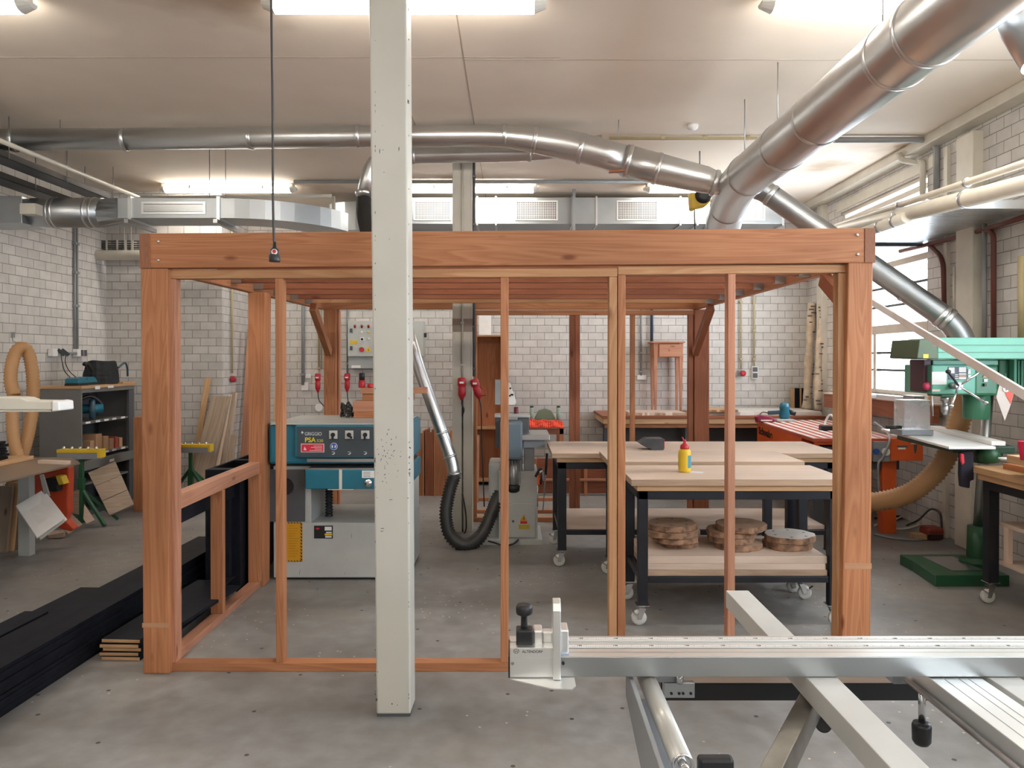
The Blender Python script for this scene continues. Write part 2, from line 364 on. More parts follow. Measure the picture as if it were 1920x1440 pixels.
def fin(mb, name, mats, parent=None, bev=0.0, org=None, seg=2):
    me = bpy.data.meshes.new(name)
    if parent is not None: o0 = Vector(parent['_w'])
    elif org is not None: o0 = Vector(org)
    else:
        xs = [p.x for p in mb.v]; ys = [p.y for p in mb.v]; zs = [p.z for p in mb.v]
        o0 = Vector(((min(xs)+max(xs))/2, (min(ys)+max(ys))/2, min(zs)))
    me.from_pydata([p-o0 for p in mb.v], [], mb.f)
    uvl = me.uv_layers.new(name='UVMap'); k = 0
    for fuv in mb.uv:
        for q in fuv: uvl.data[k].uv = q; k += 1
    for m in (mats if isinstance(mats, (list, tuple)) else [mats]): me.materials.append(m)
    me.polygons.foreach_set('material_index', mb.mi); me.polygons.foreach_set('use_smooth', mb.sm)
    me.update()
    o = bpy.data.objects.new(name, me); COL.objects.link(o)
    if parent is not None: o.parent = parent
    else: o.location = o0
    o['_w'] = tuple(o0) if parent is None else parent['_w']
    if bev:
        md = o.modifiers.new('bevel', 'BEVEL'); md.width = bev; md.segments = seg; md.limit_method = 'ANGLE'; md.harden_normals = False
    return o
def tag(o, label, cat, group=None, kind=None):
    o['label'] = label; o['category'] = cat
    if group: o['group'] = group
    if kind: o['kind'] = kind
    return o
def thing(name, label, cat, loc, group=None):
    o = bpy.data.objects.new(name, None); COL.objects.link(o); o.location = loc; o['_w'] = tuple(loc)
    o.empty_display_size = 0.1
    return tag(o, label, cat, group)
def single(mb, name, mats, label, cat, group=None, bev=0.0, kind=None):
    return tag(fin(mb, name, mats, bev=bev), label, cat, group, kind)
def struct(mb, name, mats, bev=0.0, parent=None):
    o = fin(mb, name, mats, parent=parent, bev=bev)
    if parent is None: o['kind'] = 'structure'
    return o
def copy_tree(src, loc, label, group=None):
    r = src.copy(); COL.objects.link(r); r.location = loc; r['label'] = label; r['_w'] = tuple(loc)
    if group: r['group'] = group
    for ch in list(src.children):
        c = ch.copy(); COL.objects.link(c); c.parent = r; c['_w'] = tuple(loc)
        for g in list(ch.children):
            d = g.copy(); COL.objects.link(d); d.parent = c; d['_w'] = tuple(loc)
    return r
def text(name, s, size, loc, mat, parent, rz=0.0, tilt=PI/2, align='LEFT', ext=0.0008, sx=1.0, bold=0.0):
    cu = bpy.data.curves.new('t', 'FONT'); cu.body = s; cu.size = size; cu.extrude = ext; cu.align_x = align; cu.offset = bold
    to = bpy.data.objects.new('t', cu); me = bpy.data.meshes.new_from_object(to)
    R = Matrix.Rotation(rz, 4, 'Z')@Matrix.Rotation(tilt, 4, 'X')@Matrix.Diagonal((sx, 1, 1, 1))
    me.transform(Matrix.Translation(Vector(loc)-Vector(parent['_w']))@R)
    me.materials.clear(); me.materials.append(mat)
    bpy.data.objects.remove(to); bpy.data.curves.remove(cu)
    o = bpy.data.objects.new(name, me); me.name = name; COL.objects.link(o); o.parent = parent; o['_w'] = parent['_w']
    return o
def corr(pts, r, step=0.011, amp=0.12, n=20, every=1):
    p = resample(catmull(pts, 14), step); return p, [r if (i//every) % 2 else r*(1-amp) for i in range(len(p))]
def RZ(a): return Matrix.Rotation(a, 3, 'Z')
# ================================================================== the room
mb = MB().box(-6.2, 4.9, -5.6, 11.8, -0.12, 0.0); struct(mb, 'floor', M_FLOOR)
M_CEIL = paint('ceiling_paint', (0.87, 0.765, 0.65), 0.8, var=0.05, scale=1.2)
# brown soot stains that have settled on the paint round some lamp ends
_nt = M_CEIL.node_tree; _N = _nt.nodes; _L = _nt.links; _b = _N['Principled BSDF']; _src = _b.inputs['Base Color'].links[0].from_socket
_ge = _N.new('ShaderNodeNewGeometry'); _no = _N.new('ShaderNodeTexNoise'); _no.inputs['Scale'].default_value = 2.5; _no.inputs['Detail'].default_value = 5; _L.new(_ge.outputs['Position'], _no.inputs['Vector'])
for _x, _y, _r in ((PX(300, 9.55)-.1, 9.62, .55), (PX(495, 4.6)-.35, 4.62, .55), (PX(600, 9.9), 9.9, .5), (PX(1207, 9.55)-.1, 9.62, .4), (4.02, 7.9, .55), (PX(1545, 8.7), 8.7, .35), (PX(870, 9.5), 9.3, .4)):
    _d = _N.new('ShaderNodeVectorMath'); _d.operation = 'DISTANCE'; _d.inputs[1].default_value = (_x, _y, CEIL); _L.new(_ge.outputs['Position'], _d.inputs[0])
    _a = _N.new('ShaderNodeMath'); _a.operation = 'MULTIPLY_ADD'; _a.inputs[1].default_value = .9; _L.new(_no.outputs['Fac'], _a.inputs[0]); _L.new(_d.outputs['Value'], _a.inputs[2])
    _m = _N.new('ShaderNodeMapRange'); _m.inputs['From Min'].default_value = .45; _m.inputs['From Max'].default_value = .45+_r; _m.inputs['To Min'].default_value = .6; _m.inputs['To Max'].default_value = 0; _L.new(_a.outputs[0], _m.inputs['Value'])
    _x2 = _N.new('ShaderNodeMix'); _x2.data_type = 'RGBA'; _L.new(_m.outputs[0], _x2.inputs[0]); _L.new(_src, _x2.inputs[6]); _x2.inputs[7].default_value = (.36, .22, .11, 1); _src = _x2.outputs[2]
_L.new(_src, _b.inputs['Base Color'])
mb = MB().box(-6.2, 4.9, -5.6, 11.8, CEIL, CEIL+0.12); struct(mb, 'ceiling', M_CEIL)
mb = MB()
def wl(y0, y1): mb.hexa([(XL(y0)-0.3, y0, 0), (XL(y0), y0, 0), (XL(y1), y1, 0), (XL(y1)-0.3, y1, 0)], [(XL(y0)-0.3, y0, CEIL), (XL(y0), y0, CEIL), (XL(y1), y1, CEIL), (XL(y1)-0.3, y1, CEIL)])
wl(-5.3, 10.3); struct(mb, 'wall_left', M_BRICK)
mb = MB(); XS = -3.775
mb.box(-5.6, XS, 10.0, 11.3, 0, CEIL); mb.box(XS, 4.6, 11.0, 11.3, 0, CEIL); struct(mb, 'wall_back', M_BRICK)
mb = MB().box(-6.0, 4.6, -5.6, -5.3, 0, CEIL); struct(mb, 'wall_front', M_BRICK)
mb = MB(); TH = 0.3
def wr(y0, y1, z0, z1, o0=0.0, o1=TH): mb.hexa([(XR(y0)+o0, y0, z0), (XR(y0)+o1, y0, z0), (XR(y1)+o1, y1, z0), (XR(y1)+o0, y1, z0)], [(XR(y0)+o0, y0, z1), (XR(y0)+o1, y0, z1), (XR(y1)+o1, y1, z1), (XR(y1)+o0, y1, z1)])
ys = [-5.3, -4.2, -0.6, 0.6, 5.0, 7.72, 9.85, 11.0]
for a, b in ((0, 1), (2, 3), (4, 5), (6, 7)): wr(ys[a], ys[b], 0, CEIL)
for y0, y1, z0, z1 in WINS: wr(y0, y1, 0, z0); wr(y0, y1, z1, CEIL)
struct(mb, 'wall_right', M_BRICK)
# window frames
def wframe(n, y0, y1, z0, z1, trans, bars, mulls, mcol):
    global mb
    w0 = bpy.data.objects.new('window_%d' % n, None); COL.objects.link(w0); w0.location = (XR(y0)+0.1, y0, z0); w0['_w'] = tuple(w0.location); w0['kind'] = 'structure'
    mb = MB(); wr(y0, y1, z0, z0+0.05, 0.03, 0.09); wr(y0, y1, z1-0.04, z1, 0.03, 0.09); wr(y0, y0+0.05, z0, z1, 0.03, 0.09); wr(y1-0.05, y1, z0, z1, 0.03, 0.09)
    for a, b in trans: wr(y0, y1, a, b, 0.02, 0.09)
    for m, a, b in mulls: wr(m-0.035, m+0.035, a, b, 0.025, 0.09)
    fin(mb, 'window_frame', mcol, w0, bev=0.004)
    mb = MB(); 
    for b in bars: wr(y0, y1, b-0.013, b+0.013, 0.04, 0.07)
    fin(mb, 'glazing_bar', M_DGREY, w0)
    mb = MB(); wr(y0, y1, z0, z1, 0.072, 0.078); fin(mb, 'pane', M_GLASS, w0)
    mb = MB(); wr(y0-0.08, y1+0.08, z0-0.05, z0, -0.10, 0.10); fin(mb, 'window_sill', mcol, w0, bev=0.004)
M_WFRAME = paint('window_frame_paint', (0.62, 0.56, 0.48), 0.5)
wframe(1, *WINS[0], [(3.43, 3.49), (2.72, 2.79), (1.99, 2.09)], [2.51, 2.30, 1.775, 1.58], [(8.95, 1.31, 2.0)], M_WFRAME)
wframe(2, *WINS[1], [(2.7, 2.8), (1.98, 2.11)], [2.4], [(2.8, 1.31, 3.4)], M_WFRAME)
wframe(3, *WINS[2], [(2.7, 2.8), (1.98, 2.11)], [2.4], [(-2.4, 1.31, 3.4)], M_WFRAME)
# pilasters, ceiling band and other trim of the right wall
mb = MB(); y0, y1 = 6.78, 7.05
wr(y0, y1, 0, CEIL-0.16, -0.09, 0.02); struct(mb, 'trim_1', M_CREAM, bev=0.006)
mb = MB(); wr(7.30, 7.36, 0, CEIL-0.16, -0.035, 0.02); struct(mb, 'trim_2', M_CREAM)
mb = MB(); wr(-5.3, 11.0, CEIL-0.10, CEIL, -0.16, 0.0); struct(mb, 'trim_3', M_CREAM, bev=0.01)
mb = MB(); wr(10.3, 10.5, 0, CEIL-0.10, -0.07, 0.02); struct(mb, 'trim_4', M_CREAM, bev=0.006)
mb = MB(); wr(7.6, 9.98, 3.60, 3.72, -0.012, 0.02); struct(mb, 'trim_5', M_CREAM, bev=0.006)
# ceiling seams; the wider strip is a painted shadow line
k = 6
for (x0, x1, y0, y1) in ((-5.6, 0.35, 5.555, 5.565), (-0.35, 4.1, 5.60, 5.61), (-0.355, -0.345, 5.6, 11), (-0.905, -0.893, 5.56, 8.0), (-0.355, -0.345, 4.6, 5.6)):
    mb = MB().box(x0, x1, y0, y1, CEIL-0.0015, CEIL); struct(mb, 'trim_%d' % k, paint('seam_and_shadow', (.50, .41, .33), .8)); k += 1

# ================================================================== fluorescent lamps
M_TUBE = emit('lit_diffuser', (1.0, 0.945, 0.86), LAMP)
M_LENSEND = paint('clear_lens_end', (0.75, 0.74, 0.68), 0.15)
def lamp_fixture(cx, cy, label, grp):
    t = thing('fluorescent_light', label, 'ceiling light', (cx, cy, CEIL), grp)
    L = 0.845
    mb = MB(); mb.box(cx-L+0.03, cx+L-0.03, cy-0.055, cy+0.055, CEIL-0.05, CEIL); fin(mb, 'housing', M_CREAM, t, bev=0.008)
    mb = MB(); prof = []
    for i in range(9):
        a = PI*i/8; prof.append((cy-0.075*math.cos(a), CEIL-0.05-0.062*math.sin(a)))
    mb.prism([(cx-L+0.07, y, z) for y, z in prof], (2*L-0.14, 0, 0)); mb.sm = [False]*len(mb.sm)
    fin(mb, 'diffuser', M_TUBE, t)
    for sgn in (-1, 1):
        mb = MB(); xo = cx+sgn*(L-0.07)
        lo = [(xo, y, z) for y, z in prof]; hi = [(cx+sgn*L, cy+(y-cy)*0.6, CEIL-0.05-(CEIL-0.05-z)*0.55) for y, z in prof]
        n = len(lo)
        for i in range(n-1):
            q = [lo[i], lo[i+1], hi[i+1], hi[i]]; mb.quad(q if sgn < 0 else q[::-1])
        mb.quad(hi); mb.quad([lo[0], hi[0], hi[-1], lo[-1]])
        fin(mb, 'end_cap', M_LENSEND, t)
    for q in (-0.45, 0.45):
        mb = MB(); mb.box(cx+q-0.012, cx+q+0.012, cy-0.085, cy-0.07, CEIL-0.075, CEIL-0.035); fin(mb, 'clip', M_STEEL, t)
    return t
yA = 4.60; yB = 9.55
f0 = lamp_fixture(PX(759, yA), yA, 'lit fluorescent ceiling light whose middle the near white column hides', 'fluorescent lights on the ceiling')
for cx, cy, lab in ((PX(65, yA)-0.845, yA, 'lit fluorescent light cut off by the top left corner of the photo'),
                    (PX(1424, yA)+0.845, yA, 'lit fluorescent light at the top right, crossed by the large round duct'),
                    (PX(429, yB), yB, 'lit fluorescent light above the left grille duct at the far end'),
                    (PX(883, yB), yB, 'lit fluorescent light of the far row crossed by the far column'),
                    (PX(1334, yB), yB, 'lit fluorescent light of the far row half hidden by the sloping round duct')):
    copy_tree(f0, (cx, cy, CEIL), lab)
for cx in (-4.0, -1.0, 2.0):
    for cy in (-0.4, -3.6): copy_tree(f0, (cx, cy, CEIL), 'fluorescent light behind the viewpoint, in the front part of the hall')
# smoke detector
mb = MB(); c = P(1299, 238, 7.15); mb.lathe((c.x, 7.15, CEIL-0.055), [(0.018, 0), (0.03, 0.008), (0.045, 0.02), (0.05, 0.035), (0.05, 0.055)], axis=(0, 0, 1))
single(mb, 'smoke_detector', M_WHITE, 'small round white smoke detector on the ceiling', 'smoke detector')

# ================================================================== near painted steel column
YC = FY(1344)
t = thing('steel_column', 'near tall cream painted steel column with chipped paint standing in front of the timber frame', 'column', (PX(737, YC), YC, 0))
def colx(u_bot, u_top, Y=YC):
    xb = PX(u_bot, Y); s = (PX(u_top, Y)-xb)/(PZ(0, Y)); return xb, xb+s*CEIL
x0b, x0t = colx(705, 692.5); x1b, x1t = colx(769, 762.5); D = 0.15; TP = CEIL
mb = MB(); mb.hexa([(x0b, YC, 0.012), (x1b, YC, 0.012), (x1b+0.004, YC+D, 0.012), (x0b, YC+D, 0.012)], [(x0t, YC, TP), (x1t, YC, TP), (x1t+0.004, YC+D, TP), (x0t, YC+D, TP)])
fin(mb, 'shaft', M_COLP, t, bev=0.008)
mb = MB(); mb.box(x0b+0.002, x1b-0.001, YC+0.003, YC+D-0.002, 0, 0.013); fin(mb, 'base_plate', M_DGREY, t)
# chips: dark flakes where the paint is gone
mb = MB(); rr = random.Random(3)
def chip(u, v, w, h, a=0.0):
    p = P(u, v, YC-0.0006); pts = []
    for k in range(7):
        th = 2*PI*k/7; r = rr.uniform(0.6, 1.0); x = math.cos(th)*w*r; z = math.sin(th)*h*r
        pts.append(p+Vector((x*math.cos(a)-z*math.sin(a), 0, x*math.sin(a)+z*math.cos(a))))
    mb.prism(pts, (0, 0.0012, 0))
for _ in range(60):
    chip(rr.gauss(728, 14) if rr.random() < .7 else rr.choice([703, 768])+rr.uniform(-1, 1), rr.gauss(868, 28), rr.uniform(.001, .003), rr.uniform(.002, .008), rr.uniform(-1, 1))
for _ in range(46):
    e = rr.random() < .5; chip(703.5 if e else 766.5, rr.uniform(40, 1320), rr.uniform(.001, .0025), rr.uniform(.003, .009))
for u, v, w_, h_ in ((717, 235, .004, .0012), (718, 281, .006, .0015), (720, 323, .006, .0015), (730, 449, .0015, .005), (748, 279, .003, .014), (712, 283, .003, .014), (733, 937, .012, .0025), (717, 991, .012, .0022), (716, 996, .011, .0022), (706, 1312, .006, .01), (745, 1322, .004, .003), (735, 1320, .004, .005), (766, 16, .003, .02), (765, 190, .004, .012), (708, 1260, .004, .003), (765, 934, .004, .003), (707, 933, .004, .002)): chip(u, v, w_, h_)
fin(mb, 'paint_chips', M_DGREY, t)

# ================================================================== far steel column
YD = 7.55; ux0, ux1 = 848.5, 885.5
xa, xb = PX(ux0, YD), PX(ux1, YD); xm = (xa+xb)/2; hw = (xb-xa)/2
t = thing('steel_column', 'far beige steel column inside the timber frame, with a red socket on it', 'column', (xm, YD, 0))
M_COL2 = paint('old_column_paint', (0.52, 0.49, 0.42), 0.5, var=0.10, scale=3)
mb = MB(); 
for s_ in (-1, 1): mb.box(xm+s_*hw-(0.012 if s_ > 0 else 0), xm+s_*hw+(0.012 if s_ < 0 else 0), YD, YD+0.2, 0, CEIL)
mb.box(xa, xb, YD+0.09, YD+0.105, 0, CEIL); mb.box(xa+0.006, xm-0.008, YD+0.005, YD+0.03, 0.0, CEIL); mb.box(xm+0.008, xb-0.006, YD+0.005, YD+0.03, 0.0, CEIL)
fin(mb, 'shaft', M_COL2, t, bev=0.003)
mb = MB(); mb.box(xa-0.001, xb+0.001, YD-0.001, YD+0.2, PZ(622, YD), PZ(597.5, YD)); fin(mb, 'brown_patch', paint('brown_patch', (0.25, 0.20, 0.16), 0.6), t)
mb = MB(); z = PZ(708, YD-0.02); mb.tube([(xm, YD-0.004, z), (xm, YD-0.004, 3.8)], 0.009, 10)
for v in (300, 470, 560, 605, 684): mb.box(xm-0.016, xm+0.016, YD-0.016, YD+0.006, PZ(v, YD)-0.008, PZ(v, YD)+0.008)
fin(mb, 'conduit', M_COL2, t)
# conduit right of the column
mb = MB(); xc = PX(888.5, YD); mb.tube([(xc, YD+0.03, PZ(706, YD)), (xc, YD+0.03, CEIL-0.02)], 0.014, 12)
for v in (330, 420, 612, 691): mb.box(xc-0.02, xc+0.02, YD+0.01, YD+0.05, PZ(v, YD)-0.01, PZ(v, YD)+0.01)
single(mb, 'conduit_pipe', M_DGREY, 'dark grey conduit running up the right side of the far column', 'pipe')

# ================================================================== timber frame
Y0 = FY(1264)
TF = thing('timber_frame', 'large orange fir timber frame of an unfinished garden house filling the middle', 'timber frame', (PX(950, Y0), Y0, 0))
def tp(mb, name, mat=None, bev=0.003): return fin(mb, name, mat or M_FIR, TF, bev=bev)
def post(xb0, xb1, xt0, xt1, y0, y1, z1, mat=None):
    mb = MB(); mb.hexa([(xb0, y0, 0), (xb1, y0, 0), (xb1, y1, 0), (xb0, y1, 0)], [(xt0, y0, z1), (xt1, y0, z1), (xt1, y1, z1), (xt0, y1, z1)]); tp(mb, 'post', mat, 0.006)
zLb, zLt = PZ(503, Y0), PZ(437.5, Y0); zRb, zRt = PZ(492.5, Y0), PZ(427.5, Y0)
post(PX(266, Y0), PX(316, Y0), PX(263.5, Y0), PX(314, Y0), Y0+.002, Y0+.15, zLb)
post(PX(1580, Y0), PX(1634.5, Y0), PX(1590, Y0), PX(1636.7, Y0), Y0+.002, Y0+.15, zRb)
XLo, XLi = PX(262, Y0), PX(282, Y0); XRi, XRo = PX(1620, Y0), PX(1641, Y0)
# front beam
mb = MB(); mb.hexa([(XLi, Y0, PZ(502.5, Y0)), (XRi, Y0, zRb), (XRi, Y0+.07, zRb), (XLi, Y0+.07, PZ(502.5, Y0))], [(XLi, Y0, zLt), (XRi, Y0, zRt), (XRi, Y0+.07, zRt), (XLi, Y0+.07, zLt)]); tp(mb, 'front_beam', M_FIR, 0.004)
Y1 = 8.0; zB0, zB1 = PZ(580, Y1), PZ(580, Y1)+0.18
for nm, xo, xi, zb, zt, s_ in (('l', XLo, XLi, zLb, zLt, 1), ('r', XRo, XRi, zRb, zRt, -1)):
    a, b = min(xo, xi), max(xo, xi)
    mb = MB(); mb.hexa([(a, Y0-.001, zb), (b, Y0-.001, zb), (b, Y1, zB0), (a, Y1, zB0)], [(a, Y0-.001, zt), (b, Y0-.001, zt), (b, Y1, zB1), (a, Y1, zB1)]); tp(mb, 'side_beam', M_FIR, 0.004)
    mb = MB(); mb.hexa([(a+.002, Y0-.003, zb+.002), (b-.002, Y0-.003, zb+.002), (b-.002, Y0+.001, zb+.002), (a+.002, Y0+.001, zb+.002)], [(a+.002, Y0-.003, zt-.002), (b-.002, Y0-.003, zt-.002), (b-.002, Y0+.001, zt-.002), (a+.002, Y0+.001, zt-.002)]); tp(mb, 'beam_end', M_END, 0)
mb = MB().box(XLo, XRo, Y1, Y1+.07, zB0, zB1); tp(mb, 'back_beam')
post(PX(607, Y1), PX(630, Y1), PX(607, Y1), PX(630, Y1), Y1-.0, Y1+.15, zB0, M_FIR)
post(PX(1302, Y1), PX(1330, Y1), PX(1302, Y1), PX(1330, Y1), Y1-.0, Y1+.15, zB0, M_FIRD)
# upper part of back posts beside the side beams stays behind the beams
YM = FY(1100); post(PX(465, YM), PX(493, YM), PX(465, YM), PX(497, YM), YM, YM+.15, PZ(548, YM))
for ua, ub, va, vb in ((266.5, 315.5, 1168, 1177), (1584, 1634.5, 1056, 1067)):
    mb = MB().pb(ua, ub, va, vb, Y0+.0012, .001); fin(mb, 'pale_band', wood('fir_band', (.58, .33, .19), (.47, .24, .13), knots=False), TF)
# bolts
for u, v in ((297, 453), (297, 488), (1607, 440.5), (1608, 477)):
    p = P(u, v, Y0); mb = MB(); mb.lathe((p.x, Y0, p.z), [(0.0085, 0), (0.0085, 0.003), (0.007, 0.006), (0.003, 0.008)], 14, axis=(0, -1, 0)); fin(mb, 'bolt', M_CHROME, TF)
# rafters and joist hangers
xi0, xi1 = XLi, XRi
for i, yr in enumerate((4.88, 5.32, 5.79, 6.27, 6.74, 7.22)):
    zb = 2.232; mb = MB().box(xi0, xi1, yr, yr+.048, zb, zb+.145); tp(mb, 'rafter', M_FIRD if i != 5 else M_FIR2, 0.002)  # last rafter in paler fir: light on its face put into the colour
    for sx, xx in ((1, xi0), (-1, xi1)):
        mb = MB(); a, b = sorted((xx+sx*.001, xx+sx*.075)); mb.box(a, b, yr-.003, yr, zb-.003, zb+.11); mb.box(a, b, yr-.003, yr+.051, zb-.004, zb-.001)
        tp(mb, 'joist_hanger', M_GALVD, 0)
# stud wall at the front: plates and studs
ys0, ys1 = Y0+.035, Y0+.105
def stud(u0, u1, v0, v1, Y=ys0, d=.075, mat=None, name='stud'): 
    mb = MB(); a = P(u0, v1, Y); b = P(u1, v0, Y); mb.box(a.x, b.x, Y, Y+d, max(0, a.z), b.z); tp(mb, name, mat)
mb = MB(); xa_, xb_ = PX(314, ys0), PX(1157.5, ys0); mb.hexa([(xa_, ys0, PZ(522.5, ys0)), (xb_, ys0, PZ(518.5, ys0)), (xb_, ys1, PZ(518.5, ys0)), (xa_, ys1, PZ(522.5, ys0))], [(xa_, ys0, PZ(506, ys0)), (xb_, ys0, PZ(502.5, ys0)), (xb_, ys1, PZ(502.5, ys0)), (xa_, ys1, PZ(506, ys0))]); tp(mb, 'top_plate', M_FIR2)
mb = MB(); xa_, xb_ = PX(1158.5, ys0), PX(1590, ys0); mb.hexa([(xa_, ys0, PZ(515, ys0)), (xb_, ys0, PZ(511, ys0)), (xb_, ys1, PZ(511, ys0)), (xa_, ys1, PZ(515, ys0))], [(xa_, ys0, PZ(499.5, ys0)), (xb_, ys0, PZ(495.5, ys0)), (xb_, ys1, PZ(495.5, ys0)), (xa_, ys1, PZ(499.5, ys0))]); tp(mb, 'top_plate', M_FIR2)
zp = 0.047
a = P(316, 1262, ys0).x; mb = MB().box(a, PX(953.5, ys0), ys0, ys1, 0, zp); tp(mb, 'bottom_plate')
mb = MB().box(PX(1142, ys0), PX(1590, ys0), ys0, ys1, 0, zp); tp(mb, 'bottom_plate')
for u0, u1, v0, m in ((314, 329, 522.5, M_FIRP), (516, 530, 521.5, M_FIR), (938.5, 953.5, 519.5, M_FIR), (1142, 1157, 518.5, M_FIR2), (1158.5, 1173, 515, M_FIR), (1365, 1379, 513, M_FIRP), (1571, 1589, 511.5, M_FIR2)):
    mb = MB().box(PX(u0, ys0), PX(u1, ys0), ys0, ys0+.07, zp+.0005, PZ(v0, ys0)-.001); tp(mb, 'stud', m)
# left side wall
xo, xi = -1.957, -1.882
mb = MB().box(xo, xi, ys1+.002, YM-.001, 0, zp); tp(mb, 'bottom_plate', M_FIRP)
mb = MB().box(xo, xi, ys1+.002, YM-.001, .850, .936); tp(mb, 'sill_rail', M_FIRP)
for y, m in ((4.975, M_FIR), (YM-.049, M_FIR)):
    mb = MB().box(xo, xi+(.012 if y > 5.5 else .005), y, y+.046, zp+.0005, .8495); tp(mb, 'stud', m)
mb = MB().box(xo, xi-.003, ys1+.003, ys1+.05, zp+.0005, .8495); tp(mb, 'stud', M_FIRP)
mb = MB().box(xo, xi-.003, ys1+.003, ys1+.05, .9365, 2.19); tp(mb, 'stud', M_FIRP)
# back stud wall
yb = Y1+.02
mb = MB().box(PX(886, yb), PX(1303, yb), yb, yb+.07, PZ(590.5, yb), PZ(581.5, yb)); tp(mb, 'top_plate', M_FIR)
mb = MB().box(PX(886, yb), PX(1303, yb), yb, yb+.07, 0, .047); tp(mb, 'bottom_plate', M_FIR)
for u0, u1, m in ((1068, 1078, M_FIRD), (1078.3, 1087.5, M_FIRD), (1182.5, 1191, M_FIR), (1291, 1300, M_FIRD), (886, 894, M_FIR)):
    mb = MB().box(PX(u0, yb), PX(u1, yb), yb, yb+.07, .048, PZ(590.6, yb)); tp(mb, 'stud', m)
mb = MB().box(PX(630.5, Y1), PX(634.5, Y1), Y1+.05, Y1+.13, 0, zB0-.001); tp(mb, 'stud', M_FIRP)
# braces
for x, (ya, za), (yb_, zb_) in ((-1.90, (7.33, 2.20), (8.0, 1.77)), (1.90, (7.33, 2.20), (8.0, 1.77)), (1.905, (4.69, 2.19), (4.30, 1.95))):
    mb = MB(); mb.beam((x, ya, za), (x, yb_-.03, zb_), .06, .085, up=(0, 1, 0)); tp(mb, 'brace', M_FIR if x < 0 else M_FIRD)

# ================================================================== round ducts
def bands(pts_r, parent, nm='clamp_ring', w=0.02, mat=None):
    for p, d, r in pts_r:
        d = Vector(d).normalized(); p = Vector(p); mb = MB(); mb.tube([p-d*w, p-d*w*.6, p+d*w*.6, p+d*w], [r+.001, r+.007, r+.007, r+.001], 32, caps=False)
        fin(mb, nm, mat or M_GALV, parent)
# 1 large duct running from the viewer to the back right
ZD = 3.235; XD = 2.0
A = Vector((XD-.13, -4.0, ZD)); B = Vector((2.0, 6.9, 3.26)); C_ = P(1352, 432, 8.25); E = P(1325, 515, 10.95)
t = thing('ventilation_duct', 'largest round galvanised duct, sloping from the top right corner down behind the beam', 'duct', (XD, 3, ZD))
mb = MB(); mb.tube(rnd_pts([A, B, C_, E], .45, 8), .175, 40); fin(mb, 'duct_pipe', M_GALV, t)
dAB = (B-A).normalized()
bl = []
for y in (3.62, 3.93, 4.95, 5.62, 6.5): f = (y-A.y)/(B.y-A.y); bl.append((A+(B-A)*f, dAB, .175))
bands(bl, t); bands([(B+(C_-B)*.42, C_-B, .175), (B+(C_-B)*.8, C_-B, .175)], t)
for y in (4.05, 5.65, 6.45):
    mb = MB(); x = XD-.05; mb.cyl((x, y, ZD+.17), (x, y, CEIL), .004, 8); mb.box(x-.02, x+.02, y-.02, y+.02, ZD+.165, ZD+.20); fin(mb, 'hanger_rod', M_STEEL, t)
# 2 thin horizontal duct from the left, then sloping down into the large one
Yd = 7.0; r1 = .098
q = [P(-60, 263, Yd), P(945, 254, Yd), P(1085, 275, Yd), P(1372, 352, 6.9)]
t = thing('ventilation_duct', 'long horizontal round galvanised duct under the ceiling, bending down to the large duct', 'duct', tuple(q[0]))
mb = MB(); pts = rnd_pts(q[:3]+[P(1180, 303, Yd)], .25, 6); mb.tube(pts, [r1 if p.x < q[1].x+.05 else r1+min(1, (p.x-q[1].x)/.5)*.035 for p in pts], 32); fin(mb, 'duct_pipe', M_GALV, t)
mb = MB(); mb.tube([P(1170, 300, Yd), P(1240, 318, 6.97), P(1322, 337, 6.93), P(1364, 350, 6.9)], [.142, .137, .12, .085], 32); fin(mb, 'reducer', M_GALV, t)
d1 = (1, 0, 0); bands([(P(28, 263, Yd), d1, r1), (P(235, 261.5, Yd), d1, r1), (P(470, 259, Yd), d1, r1), (P(672, 256, Yd), d1, r1), (P(946, 254.5, Yd), d1, r1+.002), (P(1003, 262, Yd), q[2]-q[1], r1+.02), (P(1090, 279, Yd), (q[3]-q[2]), r1+.038), (P(1178, 302, Yd), q[3]-q[2], .143), (P(1232, 316, 6.97), q[3]-q[2], .138), (P(1340, 343, 6.92), q[3]-q[2], .112)], t)
for u, v in ((113, 240), (400, 292), (678, 190), (1160, 238)):
    if u in (400,): continue
    mb = MB(); p = P(u, v+12, Yd); mb.cyl((p.x, Yd, p.z-.03), (p.x, Yd, CEIL), .0035, 8); fin(mb, 'hanger_rod', M_STEEL, t)
# 3 lower duct with elbow and black hose
Ye = 7.35; r2 = .078
t = thing('ventilation_duct', 'short lower round duct with an elbow turning down beside the near column', 'duct', tuple(P(690, 300, Ye)))
q3 = [P(1130, 268, Ye-.1), P(1010, 287, Ye), P(700, 293, Ye), P(683, 372, Ye)]
mb = MB(); mb.tube(rnd_pts(q3, .28, 10), r2, 28); fin(mb, 'duct_pipe', M_GALV, t)
bands([(P(683, 362, Ye), (0, 0, 1), r2), (P(992, 287, Ye), d1, r2), (P(775, 291, Ye), d1, r2)], t)
HO = [P(683, 370, Ye), P(684, 402, 7.22), P(692, 438, 6.9), P(708, 490, 6.56), P(722, 550, 6.51), P(735, 620, 6.53), P(742, 700, 6.57), P(744, 779, 6.58)]
mb = MB(); p, r = corr(HO, .075, .014, .2); mb.tube(p, r, 24); single(mb, 'flexible_hose', M_RUBBER, 'black ribbed hose hanging from the duct elbow beside the near column', 'hose')
